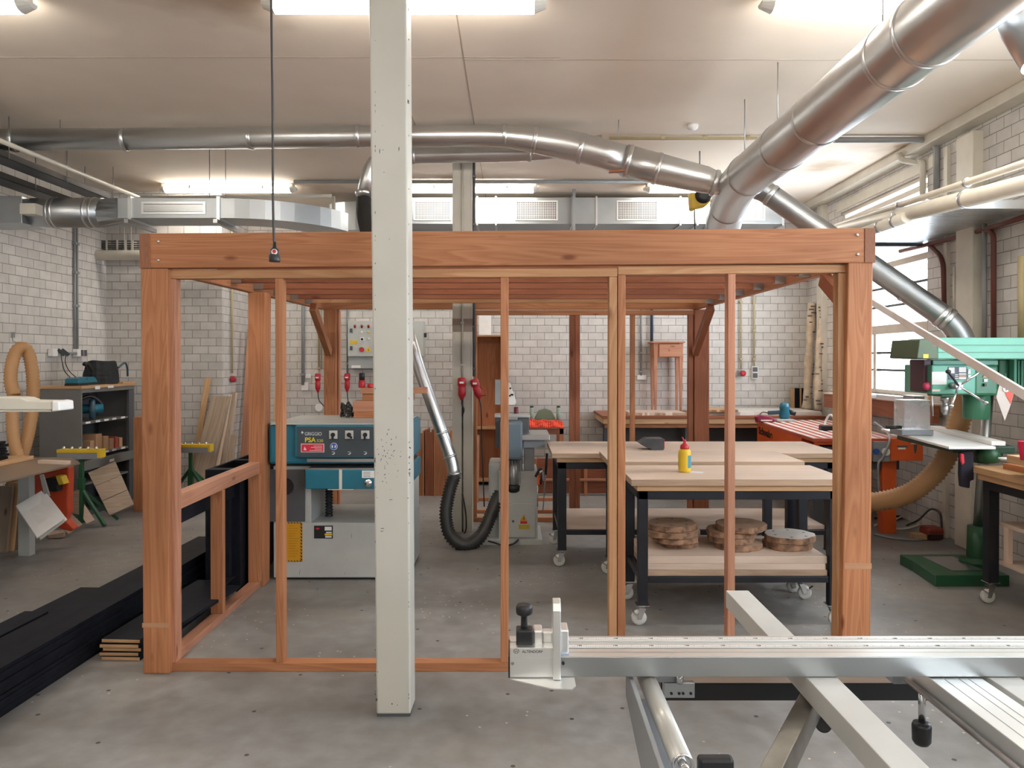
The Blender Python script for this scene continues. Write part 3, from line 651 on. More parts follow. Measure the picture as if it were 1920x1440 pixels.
# 4 diagonal duct down to the drill press corner
t = thing('ventilation_duct', 'round grey duct sloping down to the right behind the green drill press', 'duct', tuple(P(1450, 370, 6.8)))
K = [P(1385, 352, 6.9), P(1425, 352, 6.85), P(1785, 605, 6.35), P(1808, 640, 6.32), P(1812, 705, 6.3)]
mb = MB(); mb.tube(rnd_pts(K, .22, 8), .094, 32); fin(mb, 'duct_pipe', M_GALVD, t)
bands([(P(1446, 366.5, 6.77), K[2]-K[1], .092), (P(1766, 592, 6.37), K[2]-K[1], .095), (P(1776, 599, 6.36), K[2]-K[1], .095), (P(1700, 545.5, 6.47), K[2]-K[1], .093)], t)
# 5 duct end in the top right corner
t = thing('ventilation_duct', 'short piece of round duct cut off by the top right corner', 'duct', tuple(P(1900, 30, 3.6)))
mb = MB(); K = [P(1878, -25, 3.6), P(1905, 20, 3.55), P(1960, 110, 3.45)]; mb.tube(K, .10, 28); fin(mb, 'duct_pipe', M_GALV, t)
bands([(K[1], K[2]-K[0], .10)], t)
# the dust-port scrap of wood under the sloping duct
mb = MB(); mb.beam(P(1142, 322, 6.85), P(1172, 320, 6.85), .05, .02); single(mb, 'wood_offcut', M_FIRD, 'small piece of wood wedged under the sloping round duct', 'wood scrap')

# ================================================================== rectangular air ducts
Yr = 10.0; t = thing('air_duct', 'long rectangular silver air duct with white grilles along the far wall', 'duct', (0, Yr, 3.5))
zt, zb = PZ(370, Yr), PZ(420, Yr); x0, x1 = PX(690, Yr), PX(1468, Yr)
mb = MB().box(x0, x1, Yr, Yr+.75, zb, zt); fin(mb, 'duct_body', M_GALVD, t, bev=.004)
for u in (930, 1073, 1118, 1275, 1307, 1330, 895, 1467):
    x = PX(u, Yr); mb = MB().box(x-.012, x+.012, Yr-.02, Yr+.76, zb-.02, zt+.012); fin(mb, 'flange', M_GALV, t)
M_GRID = paint('grille_dark', (0.06, 0.055, 0.05), 0.6)
def grille(u0, u1, v0, v1, Y, par, nx, nz, M_in=None, back=M_GRID):
    a = P(u0, v1, Y); b = P(u1, v0, Y); fw = .022
    mb = MB().box(a.x+fw, b.x-fw, Y-.003, Y+.0, a.z+fw, b.z-fw); g = fin(mb, 'grille', back, par)
    mb = MB(); mb.box(a.x, b.x, Y-.014, Y-.001, a.z, a.z+fw); mb.box(a.x, b.x, Y-.014, Y-.001, b.z-fw, b.z); mb.box(a.x, a.x+fw, Y-.014, Y-.001, a.z+fw, b.z-fw); mb.box(b.x-fw, b.x, Y-.014, Y-.001, a.z+fw, b.z-fw)
    for i in range(1, nx):
        x = a.x+fw+(b.x-a.x-2*fw)*i/nx; mb.box(x-.0035, x+.0035, Y-.010, Y-.003, a.z+fw, b.z-fw)
    for i in range(1, nz):
        z = a.z+fw+(b.z-a.z-2*fw)*i/nz; mb.box(a.x+fw, b.x-fw, Y-.011, Y-.004, z-.0035, z+.0035)
    f = fin(mb, 'louvre', M_in or M_WHITE, g)
for u0, u1 in ((776, 846), (966, 1046), (1156, 1234), (1378, 1434)): grille(u0, u1, 376, 413.5, Yr, t, 22, 10)
# curved hood between the two ducts
mb = MB(); cx, cy = PX(690, Yr), Yr+.35; pr = []
for k in range(13):
    a = PI/2+PI*k/12 if False else PI*1.5-PI*k/12
    pr.append((cx+.0-0.62*abs(math.sin(PI*k/12)), cy+.35*math.cos(PI*k/12)*-1, 0))
mb.prism([(x, y, PZ(428, 9.9)) for x, y, _ in pr], (0, 0, PZ(374, 9.9)-PZ(428, 9.9)))
fin(mb, 'curved_end', M_GALVD, t)
# left duct
Yl = 7.75; t = thing('air_duct', 'grey air duct with one grille above the left brick wall', 'duct', tuple(P(250, 400, Yl)))
zt, zb = PZ(372, Yl), PZ(405, Yl)
mb = MB(); rr_ = (PZ(372, Yl)-PZ(427, Yl))/2; zc = PZ(400, Yl)
mb.tube([P(60, 399, Yl), P(85, 399, Yl), P(195, 399, Yl)], [rr_*.98, rr_, rr_], 32); fin(mb, 'round_section', M_GALVD, t)
bands([(P(100, 399, Yl), d1, rr_), (P(108, 399, Yl), d1, rr_), (P(168, 399, Yl), d1, rr_), (P(180, 399, Yl), d1, rr_)], t, w=.012)
mb = MB().box(PX(0, Yl)-.1, PX(66, Yl), Yl-.2, Yl+.2, zc-rr_*.9, zc+rr_*.9); fin(mb, 'box_section', M_GALVD, t, bev=.004)
# transition round -> rectangular
mb = MB(); xa, xb = PX(194, Yl), PX(242, Yl); n = 16; lo = []; hi = []
zT, zB = PZ(371, Yl-.22), PZ(409, Yl-.22)
for k in range(n):
    a = 2*PI*k/n+PI/4; lo.append((xa, Yl+rr_*math.cos(a), zc+rr_*math.sin(a)))
    c, s_ = math.cos(a), math.sin(a); m_ = max(abs(c), abs(s_)); hi.append((xb, Yl+.22*c/m_, (zT+zB)/2+(zT-zB)/2*s_/m_))
for k in range(n): mb.quad([lo[k], lo[(k+1) % n], hi[(k+1) % n], hi[k]], smooth=False)
fin(mb, 'transition', M_GALVD, t)
mb = MB().box(xb, PX(412, Yl-.22), Yl-.22, Yl+.22, zB, zT); fin(mb, 'duct_body', M_GALVD, t, bev=.003)
grille(266, 386, 378.5, 402, Yl-.22, t, 1, 8, M_in=M_GALV, back=paint('grille_brown', (0.10, 0.06, 0.045), 0.6))
for u in (245, 411): x = PX(u, Yl-.22); mb = MB().box(x-.015, x+.015, Yl-.24, Yl+.24, zB-.02, zT+.012); fin(mb, 'flange', M_GALV, t)
for u, w_ in ((245, .35), (410, .35)): 
    x = PX(u, Yl-.22); mb = MB().box(x-.02, x+.02, Yl-.3, Yl+.3, zB-.06, zB-.022); fin(mb, 'support_rail', M_STEEL, t)
# curved part turning to the back wall
mb = MB(); xs = PX(412, Yl-.22); R_out, R_in = 1.15, .71; cx, cy = xs, Yl-.22+R_out; arc = []
for k in range(11):
    a = -PI/2+PI/2*.8*k/10; arc.append((cx+R_out*math.cos(a), cy+R_out*math.sin(a)))
arc2 = []
for k in range(11):
    a = -PI/2+PI/2*.8*(10-k)/10; arc2.append((cx+R_in*math.cos(a), cy+R_in*math.sin(a)))
mb.prism([(x, y, zB) for x, y in arc+arc2], (0, 0, zT-zB)); fin(mb, 'bend', M_GALVD, t, bev=.003)
for u, v0 in ((400, 290), (430, 308)):
    p = P(u, v0, Yl); mb = MB().cyl((p.x, Yl-.1, zB), (p.x, Yl-.1, CEIL), .004, 8); fin(mb, 'hanger_rod', M_STEEL, t)
# access box on the round duct
mb = MB().pb(37, 66, 381, 401, Yl-.34, .12); single(mb, 'junction_box', M_CREAM, 'small cream box mounted on the left round air duct', 'junction box')
# ================================================================== casters and work tables
M_WHEEL = paint('white_wheel', (0.66, 0.66, 0.62), 0.45)
M_TEDGE = wood('board_edge', (.50, .36, .25), (.36, .24, .16), knots=False)
def caster(parent, x, y, ztop, r=.048, dirx=-1, dy=0):
    zc = r; cx = x+dirx*.022; cy = y+dy
    mb = MB(); mb.box(x-.042, x+.042, y-.042, y+.042, ztop-.006, ztop); mb.cyl((x, y, ztop-.022), (x, y, ztop-.006), .02, 14)
    for s_ in (-1, 1): mb.prism([(x-.022, cy+s_*.022, ztop-.022), (x+.022, cy+s_*.022, ztop-.022), (cx+.012, cy+s_*.022, zc-.008), (cx-.014, cy+s_*.022, zc-.008)], (0, s_*.004, 0))
    c = fin(mb, 'caster', M_CHROME, parent)
    mb = MB(); mb.lathe((cx, cy-.016, zc), [(r*.55, 0), (r*.93, .001), (r, .006), (r, .026), (r*.93, .031), (r*.55, .032)], 22, axis=(0, 1, 0)); fin(mb, 'wheel', M_WHEEL, c)
    mb = MB(); mb.beam((cx+dirx*.01, cy-.028, zc+r*.5), (cx+dirx*.05, cy-.028, zc+r*1.05), .03, .006); fin(mb, 'brake_lever', M_CHROME, c)
def worktable(label, x0, x1, y0, y1, zt, leg=.062, inset=.04, shelf=None, zr=.30, cz=.135):
    t = thing('work_table', label, 'work table', ((x0+x1)/2, (y0+y1)/2, 0), 'steel work tables on casters')
    mb = MB().box(x0, x1, y0, y1, zt-.042, zt-.0045); fin(mb, 'tabletop', M_TEDGE, t, bev=.002); mb = MB().box(x0, x1, y0, y1, zt-.004, zt); fin(mb, 'top_sheet', M_PLY, t, bev=.001)
    mb = MB().box(x0+inset, x1-inset, y0+.02, y1-.02, zt-.078, zt-.0425); fin(mb, 'under_board', M_PINE, t, bev=.002)
    a, b, c, d = x0+inset+.01, x1-inset-.01, y0+.03, y1-.03; zf = zt-.079
    mb = MB(); mb.box(a, b, c, c+.04, zf-.055, zf); mb.box(a, b, d-.04, d, zf-.055, zf); mb.box(a, a+.04, c+.04, d-.04, zf-.055, zf); mb.box(b-.04, b, c+.04, d-.04, zf-.055, zf); fin(mb, 'top_rail', M_BLKSTEEL, t, bev=.003)
    for x in (a, b-leg):
        for y in (c, d-leg):
            mb = MB().box(x, x+leg, y, y+leg, cz, zf); fin(mb, 'leg', M_BLKSTEEL, t, bev=.003)
            caster(t, x+leg/2, y+leg/2, cz, dirx=-1 if x == a else 1)
    mb = MB(); mb.box(a+leg, b-leg, c+.01, c+.045, zr-.04, zr); mb.box(a+leg, b-leg, d-.045, d-.01, zr-.04, zr); mb.box(a+.01, a+.045, c+leg, d-leg, zr-.04, zr); mb.box(b-.045, b-.01, c+leg, d-leg, zr-.04, zr); fin(mb, 'lower_rail', M_BLKSTEEL, t, bev=.003)
    return t, a, b, c, d
z1 = .942
worktable('nearest black steel work table with pale wooden top, carrying the glue bottle', PX(1184, 4.85), 2.135, 4.85, 5.50, z1, zr=.315)
worktable('middle work table, squeezed between the nearest and the rear one', .70, 2.11, 5.53, 6.16, .965, zr=.25)
worktable('rear and widest black steel work table, carrying the black pointed block', .326, 2.70, 6.25, 7.14, .937, leg=.07, zr=.30)
# sheets on the lower shelf of the nearest table
zz = .3155
for i, (dx, th, lab) in enumerate(((.0, .038, 'lowest of the three thick pale boards on the lower shelf of the nearest table'), (-.012, .040, 'middle one of the three thick pale boards on the lower shelf'), (.0, .046, 'topmost thick pale board on the lower shelf, under the tree slices'))):
    mb = MB().box(.86, PX(1549, 4.93)+dx, 4.90+.002*i, 5.47, zz, zz+th); single(mb, 'shelf_board', (M_TEDGE, M_PLY, M_PLY)[i], lab, 'board', 'boards on the lower shelf', bev=.003); zz += th+.0005
mb = MB().box(.45, 2.58, 6.33, 7.06, .3005, .330); single(mb, 'shelf_board', M_PLY, 'thin pale board on the low rails of the rear work table', 'board', 'boards on the lower shelf')
# tree slices
M_BARK = paint('bark', (0.27, 0.155, 0.095), 0.9, var=0.6, scale=22, bump=1.0)
M_SLT = paint('slice_face', (0.43, 0.30, 0.21), 0.6, var=0.25, scale=9)
M_SLP = paint('slice_pale', (0.66, 0.60, 0.54), 0.45, var=0.08, scale=5)
def tree_slice(cx, cy, z, r, th, label, top=M_SLT, seed=1, tilt=0.0, holes=0):
    rg = random.Random(seed); n = 44; ph = [rg.uniform(0, 6.28) for _ in range(4)]
    rad = [r*(1+.05*math.sin(2*2*PI*j/n+ph[0])+.03*math.sin(5*2*PI*j/n+ph[1])+.018*math.sin(11*2*PI*j/n+ph[2])+rg.uniform(-.008, .008)) for j in range(n)]
    mb = MB(); base = []
    for lv, (h, f) in enumerate(((0, .975), (th*.12, 1.0), (th*.88, 1.0), (th, .975))):
        base.append([Vector((cx+rad[j]*f*math.cos(2*PI*j/n), cy+rad[j]*f*math.sin(2*PI*j/n), z+h+tilt*rad[j]*math.cos(2*PI*j/n))) for j in range(n)])
    mb.m = 1
    for a, b in zip(base, base[1:]):
        for j in range(n): k = (j+1) % n; mb.quad([a[j], a[k], b[k], b[j]], smooth=True)
    mb.m = 0; mb.quad(base[3], [(p.x, p.y) for p in base[3]]); mb.quad(base[0][::-1], [(p.x, p.y) for p in base[0]])
    t = single(mb, 'tree_slice', [top, M_BARK], label, 'wood slice', 'round tree slices on the lower shelf')
    if holes:
        for k in range(holes):
            a = 2*PI*k/holes+.3; hx, hy = cx+r*.68*math.cos(a), cy+r*.68*math.sin(a)
            mb = MB(); mb.cyl((hx, hy, z+th-.001+tilt*r*.68*math.cos(a)), (hx, hy, z+th+.0012+tilt*r*.68*math.cos(a)), .009, 12); mb.v = [p-Vector(t['_w']) for p in mb.v]
            o = fin(mb, 'dark_hole', M_DGREY, None, org=(0, 0, 0)); o.parent = t
    return t
zs = zz
def stackof(u, Y, r, th, n, labs, tops, jx, hs):
    z = zs
    for i in range(n):
        cx = PX(u, Y)+jx[i][0]; cy = Y+jx[i][1]
        tree_slice(cx, cy, z, r*jx[i][2], th-.001, labs[i], tops[i], seed=u+i, holes=hs[i]); z += th
stackof(1262, 5.18, .168, .040, 4, ['lowest tree slice of the left stack on the lower shelf', 'second tree slice from below in the left stack', 'third tree slice from below in the left stack, just under its top one', 'topmost tree slice of the left stack, brown with pale dowel holes'], [M_SLT]*4, [(.05, .02, .72), (.02, .0, .93), (-.005, .0, 1.04), (-.005, .01, .98)], [0, 0, 0, 6])
stackof(1381, 5.18, .165, .039, 4, ['lowest tree slice of the middle stack', 'second tree slice from below in the middle stack', 'third tree slice from below in the middle stack, under the dark bark one', 'topmost tree slice of the middle stack, behind the pinkish stud'], [M_SLT]*4, [(.01, -.03, .93), (-.04, .0, .95), (-.03, .01, 1.0), (.03, .0, 1.04)], [0, 0, 0, 0])
stackof(1481, 5.17, .165, .043, 2, ['lower tree slice of the right stack, bark brown', 'topmost tree slice of the right stack, nearly white with a crack'], [M_SLT, M_SLP], [(-.01, .0, .98), (.0, .0, 1.0)], [0, 6])
# block, bottle, note
t = thing('pointed_block', 'black pointed block lying on the rear work table', 'block', (PX(1222, 6.5), 6.5, .9372))
zb = .9375
def bp(u, v, Y): p = P(u, v, Y); return (p.x, Y, p.z)
ya, yb_ = 6.46, 6.62
pts = [(PX(1197, 6.54), zb+.055), (PX(1213, ya), zb+.095), (PX(1245, ya), zb+.095), (PX(1245, ya), zb), (PX(1224, ya), zb), (PX(1206, ya), zb+.035)]
mb = MB().prism([(x, ya, z) for x, z in pts], (0, yb_-ya, 0)); fin(mb, 'block_body', M_BLACKP if False else paint('charcoal', (.045, .045, .05), .5, var=.3, scale=12), t, bev=.004)
mb = MB().box(PX(1246, ya)-.001, PX(1246, ya)+.002, ya+.006, yb_-.006, zb+.01, zb+.09); fin(mb, 'red_edge', M_RED, t)
xb_, yq = PX(1284, 5.17), 5.17
t = thing('glue_bottle', 'yellow glue bottle with a red nozzle cap on the nearest work table', 'bottle', (xb_, yq, z1))
mb = MB().lathe((xb_, yq, z1+.0005), [(.036, 0), (.041, .006), (.042, .02), (.042, .125), (.038, .145), (.026, .158)], 28); fin(mb, 'bottle_body', M_YELLOW, t)
mb = MB().lathe((xb_, yq, z1+.157), [(.030, 0), (.031, .004), (.029, .022), (.018, .032), (.011, .036), (.009, .060)], 24); fin(mb, 'cap', M_RED, t)
mb = MB().cyl((xb_-.002, yq, z1+.205), (xb_-.016, yq, z1+.235), .007, 12, .004); fin(mb, 'nozzle', M_RED, t)
for a0, a1, m_ in ((-.25, .75, paint('label_blue', (.07, .28, .36), .5)), (-2.9, -2.1, M_DGREY)):
    mb = MB(); n = 10
    for k in range(n):
        q0, q1 = -PI/2+a0+(a1-a0)*k/n+.7*0, -PI/2+a0+(a1-a0)*(k+1)/n
        q0 += .55; q1 += .55
        mb.quad([(xb_+.0425*math.cos(q0), yq+.0425*math.sin(q0), z1+.03), (xb_+.0425*math.cos(q1), yq+.0425*math.sin(q1), z1+.03), (xb_+.0425*math.cos(q1), yq+.0425*math.sin(q1), z1+.115), (xb_+.0425*math.cos(q0), yq+.0425*math.sin(q0), z1+.115)])
    fin(mb, 'bottle_label', m_, t)
mb = MB().cb((xb_+.075, yq-.02, z1+.001), (.09, .07, .0012), RZ(-.5)); single(mb, 'paper_note', M_PAPER, 'small white paper lying beside the glue bottle', 'paper')

# ================================================================== planer
Yp = FY(1088); xL, xR = PX(512, Yp), -.80; yE = 6.66
t = thing('thickness_planer', 'grey and teal thickness planer machine with a dark control panel, behind the near column', 'machine', ((xL+xR)/2, Yp, 0))
zb0, zb1 = .02, PZ(980, Yp)
mb = MB().box(xL, xR, Yp, yE, zb0, zb1); fin(mb, 'base_cabinet', M_LGREY, t, bev=.006)
mb = MB().box(xL+.03, xR-.03, Yp+.03, yE-.03, 0, .02); fin(mb, 'plinth', M_BLACKP, t)
zh0, zh1 = PZ(872, Yp-.1), PZ(797, Yp-.15)
mb = MB().box(xL, PX(583, Yp), Yp+.0, yE-.06, zb1, PZ(874, Yp)); fin(mb, 'left_tower', M_LGREY, t, bev=.004)
mb = MB().box(PX(735, Yp), xR, Yp+.0, yE-.06, zb1, PZ(874, Yp)); fin(mb, 'right_tower', M_LGREY, t, bev=.004)
mb = MB().box(PX(500, Yp)+.02, PX(572, Yp), Yp-.012, Yp-.001, zb1+.01, PZ(880, Yp)); pan = fin(mb, 'side_panel', M_DGREY, t, bev=.002)
p = P(535, 912, Yp-.012); mb = MB().cyl((p.x, Yp-.03, p.z), (p.x, Yp-.012, p.z), .065, 28); wh = fin(mb, 'hand_wheel', M_BLACKP, t); mb = MB().cyl((p.x, Yp-.04, p.z), (p.x, Yp-.03, p.z), .018, 18); fin(mb, 'hub', M_CHROME, wh)
# screw column
p = P(617, 950, Yp+.25); mb = MB(); pts = [(p.x, Yp+.25, zb1+.002+i*.006) for i in range(38)]; mb.tube(pts, [.032 if i % 4 < 2 else .024 for i in range(38)], 20); fin(mb, 'lifting_screw', M_BLACKP, t)
# planer table (teal)
yt = Yp-.17; zt0, zt1 = PZ(917, yt), PZ(881, yt)
mb = MB().box(PX(572, yt), xR+.02, yt, yE-.1, zt0, zt1); tb = fin(mb, 'planer_table', M_TEAL, t, bev=.006)
mb = MB().box(PX(576, yt), xR+.01, yt+.01, yE-.12, zt1, zt1+.012); fin(mb, 'bed_plate', M_STEEL, t)
mb = MB().box(PX(635.5, yt), PX(641, yt), yt-.004, yt, zt0-.004, zt1+.002); fin(mb, 'cream_strip', M_CREAM, tb)
mb = MB().box(PX(614, yt), PX(662, yt), yt-.002, yt+.01, zt0-.006, zt0-.001); fin(mb, 'cream_edge', M_CREAM, tb)
mb = MB().box(PX(678.5, yt), PX(704, yt), yt-.002, yt, PZ(896, yt), PZ(882.5, yt)); st = fin(mb, 'white_sticker', M_PAPER, tb)
mb = MB()
for k in range(4): mb.box(PX(681, yt), PX(694, yt), yt-.003, yt-.002, PZ(893.5-k*2.8, yt)-.0015, PZ(893.5-k*2.8, yt)+.0015)
fin(mb, 'sticker_lines', M_DGREY, st)
p = P(691.5, 905, yt); mb = MB().lathe((p.x, yt, p.z), [(.030, 0), (.030, .02), (.026, .03), (.012, .032), (.010, .036)], 24, axis=(0, -1, 0)); fin(mb, 'clamp_knob', M_CHROME, t)
# head
yh = Yp-.16; zc0, zc1 = PZ(859, yh), PZ(797, yh)
mb = MB().box(xL, xR+.01, yh+.05, yE-.02, PZ(872, yh), zc1-.002); fin(mb, 'head_housing', M_TEAL, t, bev=.02)
mb = MB().box(PX(552, yh), xR, yh, yh+.05, zc0, zc1); cp = fin(mb, 'control_panel', M_TEAL, t, bev=.014)
mb = MB().box(PX(557, yh), xR-.02, yh-.004, yh, zc0+.012, zc1-.012); fin(mb, 'panel_face', paint('panel_slate', (.05, .065, .078), .4), cp)
mb = MB(); mb.box(xL+.02, xR-.02, yh+.03, yE-.05, zc1-.001, zc1+.012); fin(mb, 'top_cover', M_LGREY, t, bev=.003)
mb = MB().box(PX(574, yh), xR, yh+.02, yh+.05, PZ(867, yh), PZ(861, yh)); fin(mb, 'deflector', M_STEEL, t)
yf = yh-.0045
zG = PZ(816.5, yf); text('lettering', 'GRIGGIO', .036, (PX(571, yf), yf, zG), paint('letter_white', (.62, .66, .68), .5), cp, sx=.86)
text('lettering', 'PSA', .050, (PX(571, yf), yf, PZ(829, yf)), paint('letter_yellow', (.66, .55, .03), .5), cp, bold=.001)
text('lettering', '520', .030, (PX(593.5, yf), yf, PZ(829, yf)), paint('letter_yellow', (.66, .55, .03), .5), cp, sx=1.1)
p = P(567, 811, yf); mb = MB(); mb.prism([(p.x-.010, yf, p.z), (p.x, yf, p.z+.013), (p.x+.003, yf, p.z+.003), (p.x+.014, yf, p.z), (p.x+.003, yf, p.z-.004), (p.x, yf, p.z-.012)], (0, -.001, 0)); fin(mb, 'emblem', paint('letter_white', (0, 0, 0)), cp)
mb = MB().box(PX(564, yf), PX(607.5, yf), yf-.0015, yf, PZ(848, yf), PZ(832, yf)); rs = fin(mb, 'sticker_border', M_PAPER, cp)
mb = MB().box(PX(565, yf), PX(606.5, yf), yf-.0025, yf-.0015, PZ(847, yf), PZ(833, yf)); fin(mb, 'red_sticker', paint('sticker_red', (.62, .02, .05), .5), cp)
mb = MB()
for k, (a, b) in enumerate(((588, 604), (583, 604), (590, 604), (580, 604))): mb.box(PX(a, yf), PX(b, yf), yf-.003, yf-.0025, PZ(836.2+k*2.8, yf)-.002, PZ(836.2+k*2.8, yf)+.002)
mb.prism([(PX(569, yf), yf-.0025, PZ(844, yf)), (PX(575, yf), yf-.0025, PZ(844, yf)), (PX(571, yf), yf-.0025, PZ(837, yf))], (0, -.0005, 0))
fin(mb, 'sticker_text', paint('sticker_pink', (.75, .55, .55), .6), cp)
for u, a in ((625, -PI/2), (655, -PI/4), (685, -PI/2)):
    p = P(u, 815, yf); mb = MB().box(p.x-.031, p.x+.031, yf-.006, yf, p.z-.031, p.z+.031); sw = fin(mb, 'rotary_switch', paint('switch_plate', (.55, .55, .52), .4), cp, bev=.002)
    mb = MB().cyl((p.x, yf-.02, p.z), (p.x, yf-.006, p.z), .016, 18); mb.beam((p.x, yf-.024, p.z), (p.x+math.cos(a)*.034, yf-.024, p.z+math.sin(a)*.034), .014, .012, up=(0, 1, 0)); fin(mb, 'switch_knob', M_BLACKP, sw)
p = P(626, 837, yf); mb = MB().cyl((p.x, yf-.002, p.z), (p.x, yf, p.z), .027, 24); bd = fin(mb, 'blue_badge', M_PAPER, cp)
mb = MB().cyl((p.x, yf-.003, p.z), (p.x, yf-.002, p.z), .024, 24); fin(mb, 'badge_disc', M_BLUE, cp)
mb = MB(); 
for k in range(8): 
    a0, a1 = PI*.15+PI*.7*k/8, 0
for s_ in (-1, 1): mb.prism([(p.x+s_*.006, yf-.003, p.z-.012), (p.x+s_*.015, yf-.003, p.z-.008), (p.x+s_*.016, yf-.003, p.z+.006), (p.x+s_*.008, yf-.003, p.z+.012)], (0, -.0006, 0))
fin(mb, 'badge_mark', M_PAPER, cp)
for u in (625, 655, 685):
    p = P(u, 850, yf); mb = MB(); mb.prism([(p.x-.014, yf, p.z-.008), (p.x+.004, yf, p.z-.010), (p.x+.014, yf, p.z+.003), (p.x+.006, yf, p.z+.008), (p.x, yf, p.z-.002)], (0, -.0008, 0)); mb.box(p.x-.012, p.x+.008, yf-.0008, yf, p.z+.010, p.z+.013); fin(mb, 'arrow_mark', paint('letter_white', (0, 0, 0)), cp)
# warning sheet with striped border, rating plate
ys_ = Yp-.003
mb = MB().box(PX(521, Yp), PX(566.5, Yp), ys_, Yp, PZ(1053, Yp), PZ(979.5, Yp)); wsn = fin(mb, 'warning_sheet', paint('amber', (.62, .30, .01), .5), t)
mb = MB(); ya = ys_-.001
def stripe(u, v): mb.prism([P(u-1.3, v-2.6, ya), P(u+1.3, v-.2, ya), P(u+1.3, v+3.0, ya), P(u-1.3, v+.6, ya)], (0, .0008, 0))
for k in range(12): stripe(565, 983+k*6)
for k in range(8):
    for v in (980.5, 1052): u = 525+k*5.4; mb.prism([P(u-1.6, v-1.1, ya), P(u+.6, v-1.1, ya), P(u+2.2, v+1.1, ya), P(u, v+1.1, ya)], (0, .0008, 0))
fin(mb, 'hazard_stripes', M_BLACKP, wsn)
mb = MB()
for k in range(13): mb.box(PX(541, Yp), PX(552+(k*7) % 9, Yp), ya, ys_, PZ(986+k*4.7, Yp)-.0015, PZ(986+k*4.7, Yp)+.0015)
fin(mb, 'printed_lines', paint('amber_dark', (.36, .16, .01), .6), wsn)
mb = MB().box(PX(588.5, Yp), PX(623.5, Yp), ys_, Yp, PZ(1009.5, Yp), PZ(985.5, Yp)); rp = fin(mb, 'rating_plate', M_BLACKP, t)
mb = MB(); mb.box(PX(608.5, Yp), PX(621.5, Yp), ya, ys_, PZ(994.5, Yp), PZ(987.5, Yp)); mb.box(PX(611, Yp), PX(621.5, Yp), ya, ys_, PZ(999.3, Yp), PZ(997, Yp)); mb.box(PX(609.5, Yp), PX(621.5, Yp), ya, ys_, PZ(1007.8, Yp), PZ(1005.2, Yp)); fin(mb, 'plate_fields', M_PAPER, rp)
mb = MB(); mb.box(PX(608.5, Yp), PX(622.5, Yp), ya, ys_, PZ(1004, Yp), PZ(1000.2, Yp)); fin(mb, 'yellow_field', M_YELLOW, rp)
p = P(595.5, 991.3, ys_); mb = MB().prism([(p.x-.018, ys_, p.z), (p.x, ys_, p.z+.009), (p.x+.018, ys_, p.z), (p.x, ys_, p.z-.009)], (0, -.0008, 0)); fin(mb, 'plate_emblem', paint('sticker_red', (0, 0, 0)), rp)
mb = MB(); rg = random.Random(5)
for u, v, du, h in ((561, 1073, 1.2, 9), (659, 1005, -.8, 8), (646, 1075, 1, 4), (606, 1060, .5, 1), (650, 1050, .5, 2), (599, 1073, .6, 2), (667, 1074, 1.5, 1)):
    mb.prism([P(u, v+h/2, Yp), P(u+.6, v+h/2, Yp), P(u+du+.6, v-h/2, Yp), P(u+du, v-h/2, Yp)], (0, -.0006, 0))
fin(mb, 'scratches', M_DGREY, t)
# wood offcuts, cable bundle and cans on top of the planer
ztp = zc1+.0125
def blk(u0, u1, v0, v1, Y, d, m, lab, rz=0.0):
    a = P(u0, v1, Y); b = P(u1, v0, Y); mb = MB().cb(((a.x+b.x)/2, Y+d/2, (a.z+b.z)/2), (b.x-a.x, d, b.z-a.z), RZ(rz)); return single(mb, 'wood_block', m, lab, 'wood block', 'offcuts on the planer', bev=.002)
Yk = 6.25
zk = ztp
for i, (xa, xb, h, m_, lab) in enumerate(((PX(662, Yk), PX(745, Yk), .052, M_FIR, 'lowest reddish wood block of the offcut pile on the planer'), (PX(660, Yk), PX(735, Yk), .085, M_FIRP, 'thick pinkish wood block in the offcut pile, under the topmost piece'), (PX(679, Yk), PX(770, Yk), .06, M_FIR, 'wood block near the top of the offcut pile on the planer'), (PX(674, Yk), PX(797, Yk), .045, M_FIRP, 'topmost pinkish offcut on the planer, sticking out behind the near column'))):
    mb = MB().cb(((xa+xb)/2, Yk+.12, zk+h/2), (xb-xa, .2, h), RZ((.0, .03, -.05, .04)[i])); single(mb, 'wood_block', m_, lab, 'wood block', 'offcuts on the planer', bev=.002); zk += h+.0008
p = P(693, 738, Yk+.05); mb = MB().lathe((p.x, Yk+.1, zk), [(.027, 0), (.028, .006), (.027, .03), (.012, .036)], 18); single(mb, 'red_piece', M_RED, 'small orange red round piece on the topmost offcut', 'scrap')
t = thing('spray_can', 'small dark red spray can with black cap behind the offcuts', 'can', (PX(678, Yk+.1), Yk+.1, zk))
x = PX(678.5, Yk+.1); mb = MB().lathe((x, Yk+.1, zk), [(.026, 0), (.028, .004), (.028, .055), (.022, .064)], 18); fin(mb, 'can_body', M_RED, t)
mb = MB().lathe((x, Yk+.1, zk+.062), [(.024, 0), (.024, .055), (.020, .060)], 18); fin(mb, 'cap', M_BLACKP, t)
mb = MB(); rg = random.Random(11); pts = []; c0 = P(652, 768, 6.35)
for k in range(64):
    a = k*.55; pts.append(Vector((c0.x+.055*math.cos(a)*rg.uniform(.6, 1.15), 6.35+.05*math.sin(a)*rg.uniform(.5, 1.1), ztp+.012+(.115*(k % 9)/9)*rg.uniform(.7, 1.1))))
mb.tube(catmull(pts, 5), .0065, 8); single(mb, 'cable_bundle', M_RUBBER, 'tangled black cable bundle on top of the planer', 'cable')

